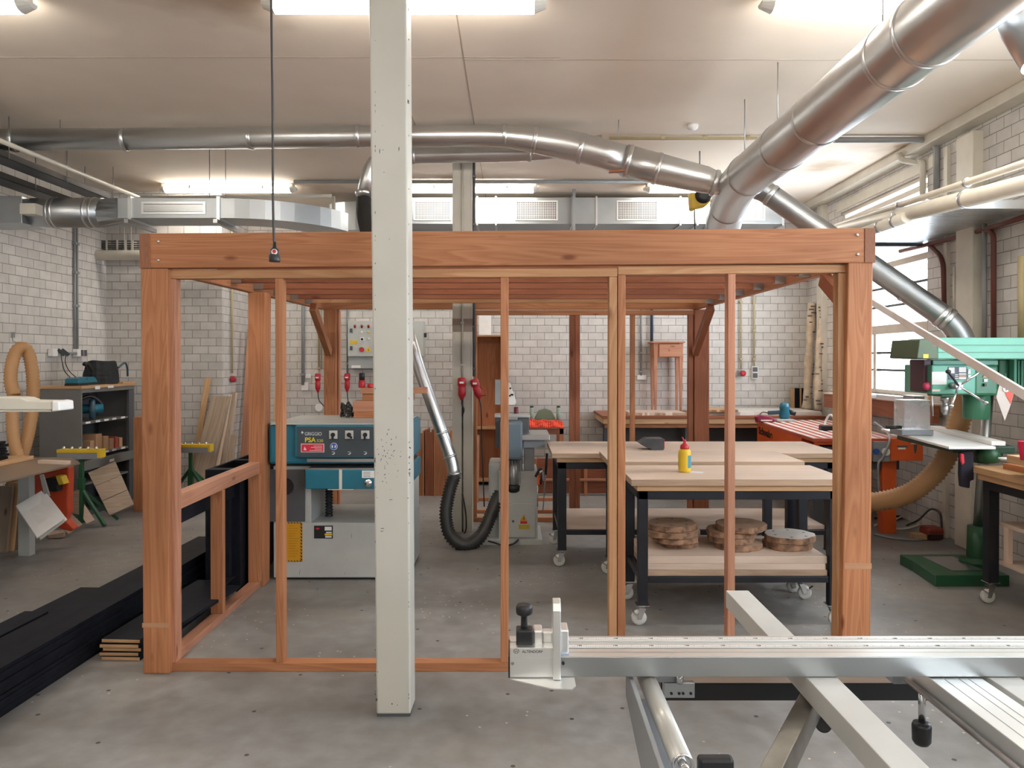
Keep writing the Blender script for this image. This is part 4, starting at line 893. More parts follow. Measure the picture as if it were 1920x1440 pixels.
# ================================================================== dust pipe with hose, sockets
Yq = 7.05
t = thing('dust_pipe', 'straight shiny galvanised dust pipe slanting down beside the near column', 'pipe', tuple(P(783, 690, Yq)))
K = [P(748, 560, Yq), P(786, 690, Yq), P(848, 866, Yq-.06), P(853, 898, Yq-.08)]
mb = MB(); mb.tube(rnd_pts(K, .10, 6), .056, 28); fin(mb, 'pipe', M_GALV, t)
bands([(P(844, 856, Yq-.06), K[2]-K[1], .056), (P(829, 812, Yq-.04), K[2]-K[1], .0545), (P(853, 889, Yq-.08), K[3]-K[2], .056)], t, w=.012)
mb = MB(); pp_, rr2 = corr([P(853, 890, Yq-.08), P(843, 920, Yq-.1), P(836, 965, Yq-.15), P(845, 1005, Yq-.18), P(873, 1022, Yq-.18), P(901, 1005, Yq-.1), P(921, 965, Yq), P(936, 925, Yq+.12)], .064, .0135, .22); mb.tube(pp_, rr2, 24)
single(mb, 'flexible_hose', M_RUBBER, 'black ribbed hose looping down from the slanting dust pipe to the grey machine', 'hose')
def cee(u, v0, v1, Y, label, handle=False, tiltx=0.0, cord=None, mat=M_RED):
    a = P(u, v0, Y); b = P(u, v1, Y); h = a.z-b.z; t = thing('power_plug', label, 'power plug', tuple(b), 'red power plugs')
    R = Matrix.Rotation(tiltx, 3, 'Y'); ax = R@Vector((0, 0, 1))
    mb = MB().lathe(b, [(.014, 0), (.024, h*.12), (.037, h*.22), (.037, h*.52), (.034, h*.56), (.034, h*.62), (.042, h*.66), (.042, h*.94), (.030, h)], 20, axis=ax); fin(mb, 'plug_body', mat, t, bev=0)
    mb = MB(); c = b+ax*h*.78; mb.cb(c+Vector((0, -.043, 0)), (.04, .004, .018)); fin(mb, 'white_mark', M_PAPER, t)
    if handle:
        mb = MB(); mb.tube([b+ax*h*.62+Vector((.03, 0, 0)), b+ax*h*.5+Vector((.085, 0, -.0)), b+ax*h*.18+Vector((.075, 0, 0)), b+ax*h*.16+Vector((.02, 0, 0))], .006, 8); fin(mb, 'lever', mat, t)
    if cord:
        mb = MB(); mb.tube(catmull([b+ax*.005]+cord, 6), .0065, 8); fin(mb, 'cord', M_RUBBER, t)
    return t
cee(866, 708, 750, YD-.06, 'red power plug hanging on the far beige column, with a short black cord', cord=[P(866, 758, YD-.04), P(870, 768, YD-.03), P(867, 780, YD-.01)])
cee(899, 709, 748, YD-.02, 'red power plug with a lever handle hanging right of the far column', handle=True, tiltx=-.28, cord=[P(902.5, 770, YD-.02), P(903, 830, YD), P(906, 900, YD), P(908, 950, YD)])
cee(596, 700, 736, 10.86, 'red power plug hanging on yellow conduits at the back wall', cord=[P(598, 750, 10.9), P(608, 762, 10.9)])
cee(651, 700, 735, 10.86, 'red power plug hanging under the control box', cord=[P(652, 748, 10.9), P(654, 760, 10.9)])
mb = MB().tube(catmull([P(867, 925, YD-.05), P(873, 960, YD-.06), P(874, 990, YD-.06), P(870, 1002, YD-.06)], 6), .008, 8); single(mb, 'loose_cable', M_RUBBER, 'short black cable hanging at the foot of the far column', 'cable')

# ================================================================== grey machine at the middle
Ym = FY(1022); t = thing('spindle_machine', 'grey machine with blue grey housing and a ribbed motor, left of the work tables', 'machine', (PX(965, Ym), Ym, 0))
mb = MB().pb(905, 1017, 1012, 1022.5, Ym, .62); fin(mb, 'foot_plate', M_LGREY, t, bev=.004)
zt_ = PZ(1012, Ym)
def mbx(u0, u1, v0, v1, Y, d, nm, m_, bev=.005, par=None):
    mb = MB().pb(u0, u1, v0, v1, Y, d); return fin(mb, nm, m_, par or t, bev=bev)
cab = mbx(935, 1008, 884, 1012, Ym+.05, .5, 'base_cabinet', M_LGREY)
mbx(950, 1004, 944, 1008, Ym+.035, .014, 'cabinet_door', M_LGREY)
mbx(916, 940, 868, 1012, Ym+.12, .40, 'side_housing', M_LGREY, .02)
mbx(937, 980, 792, 862, Ym-.02, .34, 'head_housing', paint('blue_grey', (.14, .19, .23), .4), .02)
mbx(978, 1031, 816, 826, Ym-.02, .55, 'machine_table', M_STEEL)
mbx(981, 1022, 826, 840, Ym+.05, .30, 'table_rib', M_GREY)
mbx(927, 994, 778, 783, Ym+.22, .25, 'top_plate', M_LGREY); mbx(971, 992, 783, 818, Ym+.24, .2, 'dark_housing', M_DGREY); mbx(929, 940, 783, 840, Ym+.24, .2, 'dark_bracket', M_DGREY)
mbx(983, 1002, 838, 885, Ym+.1, .2, 'lower_bracket', M_GREY)
p = P(963, 900, Ym-.02); mb = MB(); hm = PZ(862, Ym)-PZ(912, Ym); c0 = (PX(963, Ym), Ym+.10, PZ(912, Ym))
n = 36; pr = []
mb.lathe(c0, [(.062, 0), (.070, .01), (.070, hm)], 28); mt = fin(mb, 'motor', M_STEEL, t)
mb = MB()
for k in range(18):
    a = 2*PI*k/18; mb.cb((c0[0]+.076*math.cos(a), c0[1]+.076*math.sin(a), c0[2]+hm*.52), (.016, .005, hm*.9), RZ(a))
fin(mb, 'cooling_fins', M_GREY, mt)
mb = MB().lathe((c0[0], c0[1], PZ(926, Ym)), [(.055, 0), (.074, .018), (.078, .07)], 28); fin(mb, 'fan_cover', M_BLACKP, mt)
mb = MB().pb(928, 956, 712, 759, Ym+.15, .10); bx = fin(mb, 'switch_box', paint('box_grey', (.36, .38, .38), .4), t, bev=.004)
mb = MB(); a = Ym+.10; mb.prism([P(953, 718, a), P(956, 718, a), P(968, 754, a), P(965, 759, a), P(953, 759, a)], (0, .05, 0)); cp = fin(mb, 'control_panel', M_WHITE, t, bev=.003)
mb = MB()
for u, v in ((957, 728), (959, 740), (961, 740), (956, 742)): p = P(u, v, a); mb.cyl((p.x, a-.006, p.z), (p.x, a, p.z), .009, 12)
fin(mb, 'push_button', M_BLACKP, cp)
mb = MB().pb(943, 951, 759, 778, Ym+.2, .03); fin(mb, 'panel_post', M_GREY, t)
ys_ = Ym+.034
mb = MB().prism([P(975, 977, ys_), P(982, 964.5, ys_), P(988, 977, ys_)], (0, -.0015, 0)); fin(mb, 'warning_triangle', paint('amber', (0, 0, 0)), cab)
mb = MB().prism([P(981, 974, ys_-.002), P(982, 968, ys_-.002), P(983, 974, ys_-.002)], (0, -.001, 0)); fin(mb, 'triangle_mark', M_BLACKP, cab)
mb = MB().pb(975.5, 988.5, 977.5, 982, ys_-.001, .001); fin(mb, 'red_strip', paint('sticker_red', (0, 0, 0)), cab)
mb = MB().pb(972.5, 993, 983.5, 992, ys_-.001, .001); fin(mb, 'yellow_strip', paint('dull_yellow', (.45, .33, .03), .5), cab)
mb = MB().pb(960, 964, 975.5, 979.5, ys_-.004, .004); fin(mb, 'door_lock', M_DGREY, cab)
mb = MB().tube(catmull([P(905, 1012, Ym+.1), P(925, 1017, Ym-.06), P(945, 1023, Ym-.12), P(962, 1020, Ym-.1), P(972, 1012, Ym-.02)], 6), .009, 8); fin(mb, 'power_cord', M_RUBBER, t)
# clamps hanging beside the machine
t = thing('hanging_clamp', 'clamp with orange grips hanging right of the grey machine', 'clamp', tuple(P(1012, 900, 6.9)))
mb = MB().tube(catmull([P(1004, 894, 6.9), P(1012, 880, 6.9), P(1017, 888, 6.9), P(1013, 908, 6.9)], 6), .012, 10); fin(mb, 'grip', M_BLACKP, t)
mb = MB().tube(catmull([P(1012, 886, 6.88), P(1018, 884, 6.88), P(1019, 900, 6.88)], 6), .014, 10); fin(mb, 'jaw', M_STEEL, t)
mb = MB().pb(1007, 1012, 892, 909, 6.87, .02); fin(mb, 'orange_grip', M_ORANGE, t, bev=.003)
mb = MB().cyl(P(1008, 905, 6.9), P(1008, 950, 6.9), .005, 8); fin(mb, 'clamp_bar', M_CHROME, t)
t = thing('bar_clamp', 'long thin bar clamp leaning against the rear work table', 'clamp', (PX(1018, 7.3), 7.3, 0))
mb = MB().cyl(P(1026, 850, 7.25), P(1018, 958, 7.3), .006, 8); fin(mb, 'clamp_bar', M_STEEL, t)
mb = MB().cyl(P(1026, 850, 7.25), P(1023, 890, 7.26), .013, 10); fin(mb, 'handle', M_BLACKP, t)

# ================================================================== far left of the back wall: control box
Yw = 10.75; t = thing('control_box', 'grey wall control box with push buttons, partly hidden by the near column', 'control box', tuple(P(700, 690, Yw)))
mb = MB().pb(652, 793.5, 602, 668.5, Yw, .24); cb_ = fin(mb, 'cabinet', paint('box_pale', (.50, .52, .50), .4), t, bev=.006)
mb = MB().pb(653, 705, 669, 691, Yw+.03, .2); fin(mb, 'lower_box', paint('box_grey', (0, 0, 0)), t, bev=.004)
mb = MB().pb(659, 676, 685, 690, Yw+.028, .003); fin(mb, 'white_tag', M_PAPER, t)
mb = MB().pb(795, 799.5, 624.5, 632.5, Yw+.02, .05); fin(mb, 'side_handle', M_BLACKP, t)
def btn(u, v, m_, r=.016, par=None, nm='push_button'):
    p = P(u, v, Yw); mb = MB().cyl((p.x, Yw-.014, p.z), (p.x, Yw, p.z), r, 16); fin(mb, nm, m_, par or cb_)
for u in (665.5, 678.5, 691): btn(u, 611, M_RED, .017); btn(u, 613.5, M_BLACKP, .013)
for u, v, m_ in ((678.5, 622.5, M_PAPER), (691.5, 622.5, M_YELLOW), (691.5, 634.5, M_PAPER)): btn(u, v, m_, .014)
for v in (620, 653): mb = MB().pb(656, 660.5, v-4, v+3.5, Yw-.012, .012); fin(mb, 'hinge', M_DGREY, cb_)
mb = MB().pb(675, 683, 632.5, 639.5, Yw-.006, .006); fin(mb, 'switch_plate', M_PAPER, cb_); btn(679, 636, M_BLACKP, .017)
mb = MB().pb(656, 670.5, 638.5, 645.5, Yw-.002, .002); fin(mb, 'yellow_label', M_YELLOW, cb_)
btn(678.5, 655.5, M_RED, .034, nm='main_switch')
mb = MB().prism([P(684, 660, Yw-.003), P(697, 660, Yw-.003), P(690.5, 649, Yw-.003)], (0, .003, 0)); fin(mb, 'warning_triangle', M_YELLOW, cb_)
mb = MB().prism([P(689.8, 658, Yw-.004), P(691.4, 658, Yw-.004), P(690.6, 652.5, Yw-.004)], (0, .001, 0)); fin(mb, 'triangle_mark', M_BLACKP, cb_)
# conduits at the back wall
def wall_conduit(u, v0, v1, Y, r, m_, label, clips=(), nm='conduit_pipe'):
    t = thing(nm, label, 'pipe', tuple(P(u, v1, Y)), 'conduits on the back wall')
    mb = MB().cyl(P(u, v0, Y), P(u, v1, Y), r, 12); fin(mb, 'pipe', m_, t)
    for v in clips: p = P(u, v, Y); mb = MB().box(p.x-r*1.8, p.x+r*1.8, Y-r*1.3, 10.995, p.z-.012, p.z+.012); fin(mb, 'pipe_clip', m_, t)
M_YCON = paint('yellowed_conduit', (.50, .42, .24), .5); M_GCON = paint('grey_conduit', (.30, .31, .31), .45)
wall_conduit(568, 400, 722, 10.96, .022, M_GCON, 'grey conduit on the back wall seen right of the second stud', (702,))
wall_conduit(598, 400, 694, 10.96, .014, M_YCON, 'left one of the two yellowed conduits above the red plug', (690,))
wall_conduit(603, 400, 692, 10.96, .010, M_YCON, 'right and thinner one of the two yellowed conduits', ())
wall_conduit(651, 400, 700, 10.97, .010, M_GCON, 'thin grey conduit running down left of the control box', (628, 682))
wall_conduit(1202, 400, 704, 10.96, .016, M_GCON, 'grey conduit on the back wall left of the small side table', (661, 697))
wall_conduit(1222, 400, 703, 10.95, .022, paint('blue_black', (.03, .05, .09), .4), 'dark blue vertical rail beside the small side table', ())
wall_conduit(1389.5, 400, 692, 10.96, .012, M_YCON, 'conduit on the back wall leading down to the red stop button', (566, 620, 673))
wall_conduit(1414, 400, 688, 10.96, .012, M_YCON, 'conduit on the back wall leading down to the double socket', (566, 620, 673))
def stop_button(u, v, Y, label, s_=1.0):
    p = P(u, v, Y); t = thing('emergency_stop', label, 'stop button', (p.x, Y, p.z))
    mb = MB().cb((p.x-.01*s_, Y+.03, p.z), (.075*s_, .06, .085*s_)); fin(mb, 'button_box', M_GREY, t, bev=.004)
    mb = MB().lathe((p.x+.01*s_, Y, p.z), [(.015, 0), (.040*s_, .015), (.042*s_, .03), (.02, .045)], 20, axis=(0, -1, 0)); fin(mb, 'red_button', M_RED, t)
stop_button(1391, 700, 10.93, 'red emergency stop button on the back wall right of the brace')
p = P(1416, 698, 10.94); t = thing('wall_socket', 'vertical double socket with dark flaps on the back wall', 'socket', (p.x, 10.94, p.z))
mb = MB().pb(1410.5, 1422, 687, 710.5, 10.94, .055); fin(mb, 'socket_frame', M_WHITE, t, bev=.003)
for a, b in ((688.5, 697), (699.5, 708.5)): mb = MB().pb(1412, 1420.5, a, b, 10.932, .008); fin(mb, 'flap', M_DGREY, t)
mb = MB().pb(572, 582, 701, 709, 10.96, .035); single(mb, 'junction_box', M_WHITE, 'tiny white box on the back wall right of the grey conduit', 'junction box')
mb = MB().pb(565, 578, 717, 732, 10.955, .04); single(mb, 'wall_socket', M_WHITE, 'white socket at the lower end of the grey conduit', 'socket')
mb = MB().lathe(P(598, 764, 10.98), [(.055, 0), (.055, .008)], 24, axis=(0, -1, 0)); single(mb, 'round_plate', M_WHITE, 'round white plate on the back wall above the planer', 'plate')
mb = MB().pb(897.5, 920.5, 588, 632, 10.8, .19); single(mb, 'wall_box', M_WHITE, 'white box on the back wall above the tall open bookcase', 'box', bev=.004)
mb = MB().pb(1195, 1212, 703, 712, 10.95, .04); single(mb, 'junction_box', M_WHITE, 'white box at the end of the conduit left of the side table', 'junction box')

# ================================================================== bookcase and panels at the back
Yc = 10.35; a = P(886, 918, Yc); b = P(949, 631, Yc)
t = thing('bookcase', 'tall open orange wooden bookcase standing against the back wall', 'bookcase', ((a.x+b.x)/2, Yc, 0))
x0, x1, z1_ = a.x, b.x, b.z
mb = MB().box(x0, x0+.025, Yc, Yc+.3, 0, z1_); fin(mb, 'side_panel', M_FIR, t); mb = MB().box(x1-.025, x1, Yc, Yc+.3, 0, z1_); fin(mb, 'side_panel', M_FIR, t)
mb = MB().box(x0-.01, x1+.01, Yc-.01, Yc+.31, z1_, z1_+.022); fin(mb, 'top_board', M_FIR2, t)
mb = MB().box(x0+.025, x1-.025, Yc+.28, Yc+.3, 0, z1_); fin(mb, 'back_panel', M_FIR, t)
for z in (PZ(805, Yc), .05): mb = MB().box(x0+.025, x1-.025, Yc+.01, Yc+.28, z, z+.03); fin(mb, 'shelf', M_FIR2, t)
def lean_board(u0, u1, vt, vb, Yb, lean, m_, label, th=.022, nm='leaning_board', grp=None, x2=None):
    """board standing on the floor at Yb whose top leans back by lean; picture columns u0..u1"""
    zt = PZ(vt, Yb+lean); xa, xb = PX(u0, Yb), PX(u1, Yb); sh = 0 if x2 is None else x2
    mb = MB(); mb.hexa([(xa, Yb, 0), (xb, Yb, 0), (xb, Yb+th, 0), (xa, Yb+th, 0)], [(xa+sh, Yb+lean, zt), (xb+sh, Yb+lean, zt), (xb+sh, Yb+lean+th, zt), (xa+sh, Yb+lean+th, zt)])
    return single(mb, nm, m_, label, 'board', grp, bev=.002)
lean_board(886, 897, 816, 940, 9.1, .25, M_FIRP, 'pale pink board leaning in front of the bookcase', th=.02)
Yx = 9.55
for u0, u1, v0, m_, d, lab in ((797, 812, 806, M_FIRD, .4, 'dark reddish narrow carcass left of the far column'), (813, 847, 808, M_FIR, .5, 'orange wooden carcass behind the slanting dust pipe'), (770, 795, 808, M_FIR, .3, 'orange wooden box right of the near column, on the floor')):
    a = P(u0, 900, Yx); b = P(u1, v0, Yx); t = thing('wooden_carcass', lab, 'wooden carcass', ((a.x+b.x)/2, Yx, 0))
    mb = MB().box(a.x, a.x+.02, Yx, Yx+d, 0, b.z); mb.box(b.x-.02, b.x, Yx, Yx+d, 0, b.z); fin(mb, 'side_panel', m_, t)
    mb = MB().box(a.x+.02, b.x-.02, Yx+.01, Yx+.03, 0, b.z-.03); fin(mb, 'front_panel', m_, t)
    mb = MB().box(a.x+.02, b.x-.02, Yx+.04, Yx+d, b.z-.16, b.z-.14); fin(mb, 'top_board', M_FIRD, t)
a = P(1003, 925, 9.6); b = P(1150, 860, 9.6); t = thing('low_cabinet', 'low orange wooden cabinet carcass under the back wall, seen beneath the rear table', 'cabinet', ((a.x+b.x)/2, 9.6, 0))
mb = MB().box(a.x, b.x, 9.62, 9.64, 0.02, b.z); fin(mb, 'back_panel', M_FIRD, t); mb = MB().box(a.x, b.x, 9.55, 9.61, PZ(902, 9.55), PZ(898.5, 9.55)); fin(mb, 'rail', M_FIRP, t)
for u in (1004, 1098, 1147): x = PX(u, 9.6); mb = MB().box(x-.02, x+.02, 9.58, 9.619, 0, b.z); fin(mb, 'upright', M_FIR, t)
for v, u0, u1, lab in ((963, 886, 1037, 'orange timber lying on the floor behind the frame, nearer of two'), (940, 886, 1060, 'orange timber lying on the floor behind the frame, farther of two')):
    Yg = FY(v); mb = MB().box(PX(u0, Yg), PX(u1, Yg), Yg, Yg+.07, 0, .04); single(mb, 'floor_timber', M_FIR, lab, 'timber', 'timbers on the floor behind the frame', bev=.002)
# table with the red cloth
Yt = 9.75; zt = PZ(801, Yt); t = thing('wooden_table', 'small reddish wooden table carrying an orange red cloth, at the back wall', 'table', (PX(1010, Yt), Yt, 0))
xa, xb = PX(960, Yt), PX(1060, Yt); yz = 10.5
mb = MB().box(xa, xb, Yt, yz, zt-.02, zt); fin(mb, 'tabletop', M_FIRP, t, bev=.003)
mb = MB().box(xa+.02, xb-.02, Yt+.02, Yt+.04, zt-.09, zt-.02); fin(mb, 'apron', M_FIRD, t)
for x in (xa+.02, xb-.07):
    for y in (Yt+.02, yz-.07): mb = MB().box(x, x+.05, y, y+.05, 0, zt-.0205); fin(mb, 'leg', M_FIR, t)
mb = MB(); n, m = 16, 8; rg = random.Random(9); g = {}
for i in range(n+1):
    for j in range(m+1):
        x = PX(992, Yt)+(PX(1056, Yt)-PX(992, Yt))*i/n; y = Yt-.012+.35*j/m; z = zt+.012+.055*min(1, j/2)*(1-.35*i/n)+.018*math.sin(i*1.1+j*.8)+rg.uniform(0, .006)
        if j == 0: z = zt+.004-.012*(1+math.sin(i*.9))*.5
        g[i, j] = Vector((x, y, z))
for i in range(n):
    for j in range(m): mb.quad([g[i, j], g[i+1, j], g[i+1, j+1], g[i, j+1]], smooth=True)
o = single(mb, 'folded_cloth', paint('red_cloth', (.80, .07, .03), .8), 'orange red cloth lying on the small wooden table', 'cloth'); md = o.modifiers.new('s', 'SOLIDIFY'); md.thickness = .006
Yv = Yt+.45; t = thing('bench_tool', 'old green tool with two upright posts on the small wooden table', 'tool', (PX(1025, Yv), Yv, zt))
for u in (997, 1047): p = PX(u, Yv); mb = MB().cyl((p, Yv, zt+.0005), (p, Yv, PZ(764, Yv)), .028, 16); fin(mb, 'post', paint('sage', (.25, .32, .25), .5), t); mb = MB().cyl((p, Yv, PZ(764, Yv)), (p, Yv, PZ(761, Yv)), .024, 16); fin(mb, 'cap', M_BLACKP, t)
mb = MB().prism([(PX(1001, Yv), Yv, zt+.06), (PX(1010, Yv), Yv, PZ(770, Yv)), (PX(1022, Yv), Yv, PZ(766, Yv)), (PX(1034, Yv), Yv, PZ(770, Yv)), (PX(1043, Yv), Yv, zt+.06)], (0, .08, 0)); fin(mb, 'body', paint('sage_dark', (.16, .22, .14), .5), t, bev=.01)
mb = MB().lathe((PX(968, 7.45), 7.45, PZ(778, 7.4)), [(.022, 0), (.023, .004), (.023, .07), (.019, .074)], 18); single(mb, 'small_can', paint('maroon', (.22, .03, .05), .4), 'small maroon can on top of the grey machine', 'can')

# ================================================================== back workbench
Yb0, Yb1 = 9.9, 10.97; zB = PZ(780, Yb0)
t = thing('workbench', 'long wooden workbench along the back wall with a dark open front', 'workbench', (2.4, Yb0, 0))
xa, xb = PX(1130, Yb0), 4.05
mb = MB().box(xa, xb, Yb0, Yb1, zB-.035, zB); fin(mb, 'benchtop', M_FIRD, t, bev=.003)
mb = MB().box(xa+.01, xb, Yb0+.01, Yb1, zB-.105, zB-.0355); fin(mb, 'thick_board', M_PINE, t, bev=.004)
mb = MB().box(xa+.03, xb, Yb0+.03, Yb0+.06, zB-.155, zB-.1055); fin(mb, 'rail', M_FIR, t)
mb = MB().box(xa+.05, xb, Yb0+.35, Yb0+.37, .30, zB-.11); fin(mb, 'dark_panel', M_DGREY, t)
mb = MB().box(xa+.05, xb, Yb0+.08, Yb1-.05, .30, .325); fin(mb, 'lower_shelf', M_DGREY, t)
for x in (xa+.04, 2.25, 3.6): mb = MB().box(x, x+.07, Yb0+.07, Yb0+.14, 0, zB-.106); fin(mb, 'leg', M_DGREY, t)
def slab(u0, u1, y0, y1, z, th, m_, label, edge=None, jag=.02):
    mb = MB(); n = 22; rg = random.Random(int(u0)); xa, xb = PX(u0, y0), PX(u1, y0)
    front = [(xa+(xb-xa)*k/n, y0+rg.uniform(0, jag)+jag*math.sin(k*.8)) for k in range(n+1)]
    poly = [(x, y, z) for x, y in front]+[(xb, y1, z), (xa, y1, z)]
    mb.prism(poly, (0, 0, th)); o = single(mb, 'wood_slab', m_, label, 'wood slab', 'slabs on the back workbench'); return o
slab(1180, 1286, 10.0, 10.55, zB+.0005, .035, M_PLY, 'live edge slab on the back workbench below the small side table')
slab(1330, 1540, 10.02, 10.9, zB+.0005, .045, paint('slab_white', (.66, .62, .56), .5), 'long pale slab on the back workbench below the stop button')
slab(1328, 1384, 9.95, 10.5, zB+.046+.0005, .03, M_PINE, 'short tan board lying on the long pale slab')
# side table
Ys = 10.62; zs0 = zB+.0; t = thing('side_table', 'small tall reddish side table with one drawer standing on the back workbench', 'side table', (PX(1254, Ys), Ys, zs0))
x0, x1, zt = PX(1226, Ys), PX(1281, Ys), PZ(643, Ys)
mb = MB().box(x0-.03, x1+.025, Ys-.025, Ys+.33, zt, zt+.022); fin(mb, 'tabletop', M_FIRP, t, bev=.003)
mb = MB().box(x0+.005, x1-.005, Ys+.012, Ys+.30, zt-.20, zt-.0005); fin(mb, 'apron', M_FIR, t)
mb = MB().box(x0+.075, x1-.03, Ys-.006, Ys+.011, zt-.19, zt-.02); dr = fin(mb, 'drawer', M_FIRP, t, bev=.002)
mb = MB().lathe(((x0+x1)/2+.02, Ys-.006, zt-.10), [(.008, 0), (.012, .006), (.011, .012)], 14, axis=(0, -1, 0)); fin(mb, 'drawer_knob', M_FIR2, dr)
for x, s_ in ((x0, 1), (x1-.055, -1)):
    for y in (Ys, Ys+.25):
        mb = MB(); i = .014; mb.hexa([(x+i, y+i, zs0+.0005), (x+.055-i, y+i, zs0+.0005), (x+.055-i, y+.055-i, zs0+.0005), (x+i, y+.055-i, zs0+.0005)], [(x, y, zt-.001), (x+.055, y, zt-.001), (x+.055, y+.055, zt-.001), (x, y+.055, zt-.001)]); fin(mb, 'leg', M_FIRP, t)
# birch trunks
def trunk(pts, r, label, seed):
    rg = random.Random(seed); p = resample(catmull(pts, 8), .045); t = thing('birch_trunk', label, 'birch trunk', tuple(p[0]), 'birch trunks in the corner')
    mb = MB(); rs = [r*(1+.10*math.sin(i*.45+seed)+rg.uniform(-.06, .06))*(1-.15*i/len(p)) for i in range(len(p))]; mb.tube(p, rs, 18); fin(mb, 'bark', M_BIRCH, t)
    mb = MB()
    for k in range(16):
        i = rg.randrange(1, len(p)-1); a = rg.uniform(-2.6, -.5); c = p[i]+Vector((math.cos(a), math.sin(a), 0))*rs[i]*.97; mb.cb(c, (.035+rg.uniform(0, .03), .012, .010+rg.uniform(0, .012)), RZ(a+PI/2))
    fin(mb, 'dark_scar', M_DGREY, t)
trunk([P(1513, 768, 10.6), P(1516, 700, 10.65), P(1519, 630, 10.68), P(1522, 568, 10.72)], .062, 'left birch trunk leaning in the far right corner', 2)
trunk([P(1534, 770, 10.3), P(1534, 700, 10.33), P(1538, 630, 10.36), P(1541, 568, 10.4)], .052, 'right and thinner birch trunk in the far right corner', 5)
for u0, u1, m_, lab in ((1487, 1490, M_PINE, 'thin pale strip leftmost in the row of upright boards'), (1490.5, 1499.5, M_BLKWOOD, 'wide black upright board on the back workbench'), (1500, 1503, M_PINE, 'thin pale strip between the black upright boards'), (1503.5, 1507, M_BLKWOOD, 'narrow black upright board on the back workbench'), (1507.5, 1510, M_PINE, 'thin pale strip nearest the birch trunks')):
    mb = MB().box(PX(u0, 10.8), PX(u1, 10.8), 10.8, 10.9, zB+.0465, PZ(728, 10.8)); single(mb, 'upright_board', m_, lab, 'board', 'short boards standing on the workbench')
# ================================================================== black plank piles at the left
rg = random.Random(21)
dirv = Vector((.0416, 1, 0)).normalized()
def plank(x, y0, y1, z, wd, th, label, grp, m_=None, rot=0.0, endm=None):
    L = y1-y0; a = Vector((x, y0, z+th/2)); d = Matrix.Rotation(rot, 3, 'Z')@dirv; b = a+d*L
    mb = MB(); mb.beam(a, b, wd, th)
    mats = [m_ or M_BLKWOOD]
    if endm:
        mb.m = 1; mb.beam(a-d*.002, a+d*.001, wd-.004, th-.003); mats.append(endm)
    return single(mb, 'black_plank', mats, label, 'plank', grp, bev=.0015)
lay = 11; th = .0215
for i in range(lay):
    for j, (x, wd) in enumerate(((-2.535, .145), (-2.685, .145))):
        if i > 8 and j == 0 and False: continue
        plank(x+rg.uniform(-.006, .006)-.02*0, 2.6+rg.uniform(0, .1) if not (i == lay-1 and j == 1) else 2.6, 6.35+rg.uniform(-.15, .15), i*th, wd, th-.0008, 'black stained plank in the long stack on the floor at the left edge', 'planks of the long black stack')
plank(-2.84, 2.7, 4.46, (lay-1)*th-.0, .14, th-.0008, 'black plank lying highest at the outer left side of the long black stack', 'planks of the long black stack')
for i in range(lay-1): plank(-2.84, 2.7, 5.0, i*th, .14, th-.0008, 'black stained plank in the long stack on the floor at the left edge', 'planks of the long black stack')
yS = FY(1243)
for i, (dx, rot, lab) in enumerate(((0, .0, 'lowest'), (-.01, .02, 'second lowest'), (.004, -.01, 'middle'), (-.004, .015, 'second highest'), (0.0, -.012, 'topmost'))):
    plank(PX(218, yS)+dx, yS+.03+rg.uniform(-.01, .02), 5.5, i*.0245, .225, .021, lab+' plank of the short black pile with pale sawn ends', 'planks of the short black pile', rot=-.0+rot, endm=M_PINE)
plank(-2.02, yS+.25, 5.3, 5*.0245, .14, .02, 'black plank lying across the top of the short pile, behind the left post', 'planks of the short black pile', rot=-.06)

# ================================================================== black box and beam left inside the frame
t = thing('black_box', 'tall black wooden box standing behind the low side wall of the frame', 'box', (-2.11, 5.9, 0))
xa, xb, y0, y1, zt = -2.24, -1.985, 5.60, 6.75, .895
mb = MB(); mb.box(xa, xa+.02, y0, y1, 0.02, zt); mb.box(xb-.02, xb, y0, y1, .02, zt); fin(mb, 'side_panel', M_BLKWOOD, t, bev=.002)
mb = MB(); mb.box(xa+.02, xb-.02, y0, y0+.02, .02, zt); fin(mb, 'end_panel', M_BLKWOOD, t, bev=.002); mb = MB(); mb.box(xa+.02, xb-.02, y1-.02, y1, .02, zt); fin(mb, 'end_panel', M_BLKWOOD, t, bev=.002)
mb = MB(); 
for a, b in ((y0+.02, y0+.10), (6.13, 6.2), (y1-.1, y1-.02)): mb.box(xa+.02, xb-.02, a, b, zt-.02, zt)
fin(mb, 'top_rail', M_BLKWOOD, t); mb = MB().box(xa+.02, xb-.02, y0+.02, y1-.02, zt-.2, zt-.18); fin(mb, 'bottom_board', M_BLACKP, t)
mb = MB(); 
for x in (xa, xb-.03):
    for y in (y0, y1-.03): mb.box(x, x+.03, y, y+.03, 0, .021)
fin(mb, 'foot', M_BLACKP, t)
mb = MB().box(-2.075, -2.02, 4.45, 5.58, .70, .84); o = single(mb, 'black_board', M_BLKWOOD, 'long black board just below the sill of the low side wall', 'board', bev=.002)
mb = MB(); 
for y in (4.5, 5.5): mb.box(-2.07, -2.03, y, y+.05, .12, .70)
mb.box(-2.10, -2.0, 4.5, 5.55, .0+.125, .135); t2 = fin(mb, 'trestle_leg', M_BLKWOOD, None); t2.parent = o; t2.matrix_parent_inverse = Matrix.Translation(-Vector(o.location))

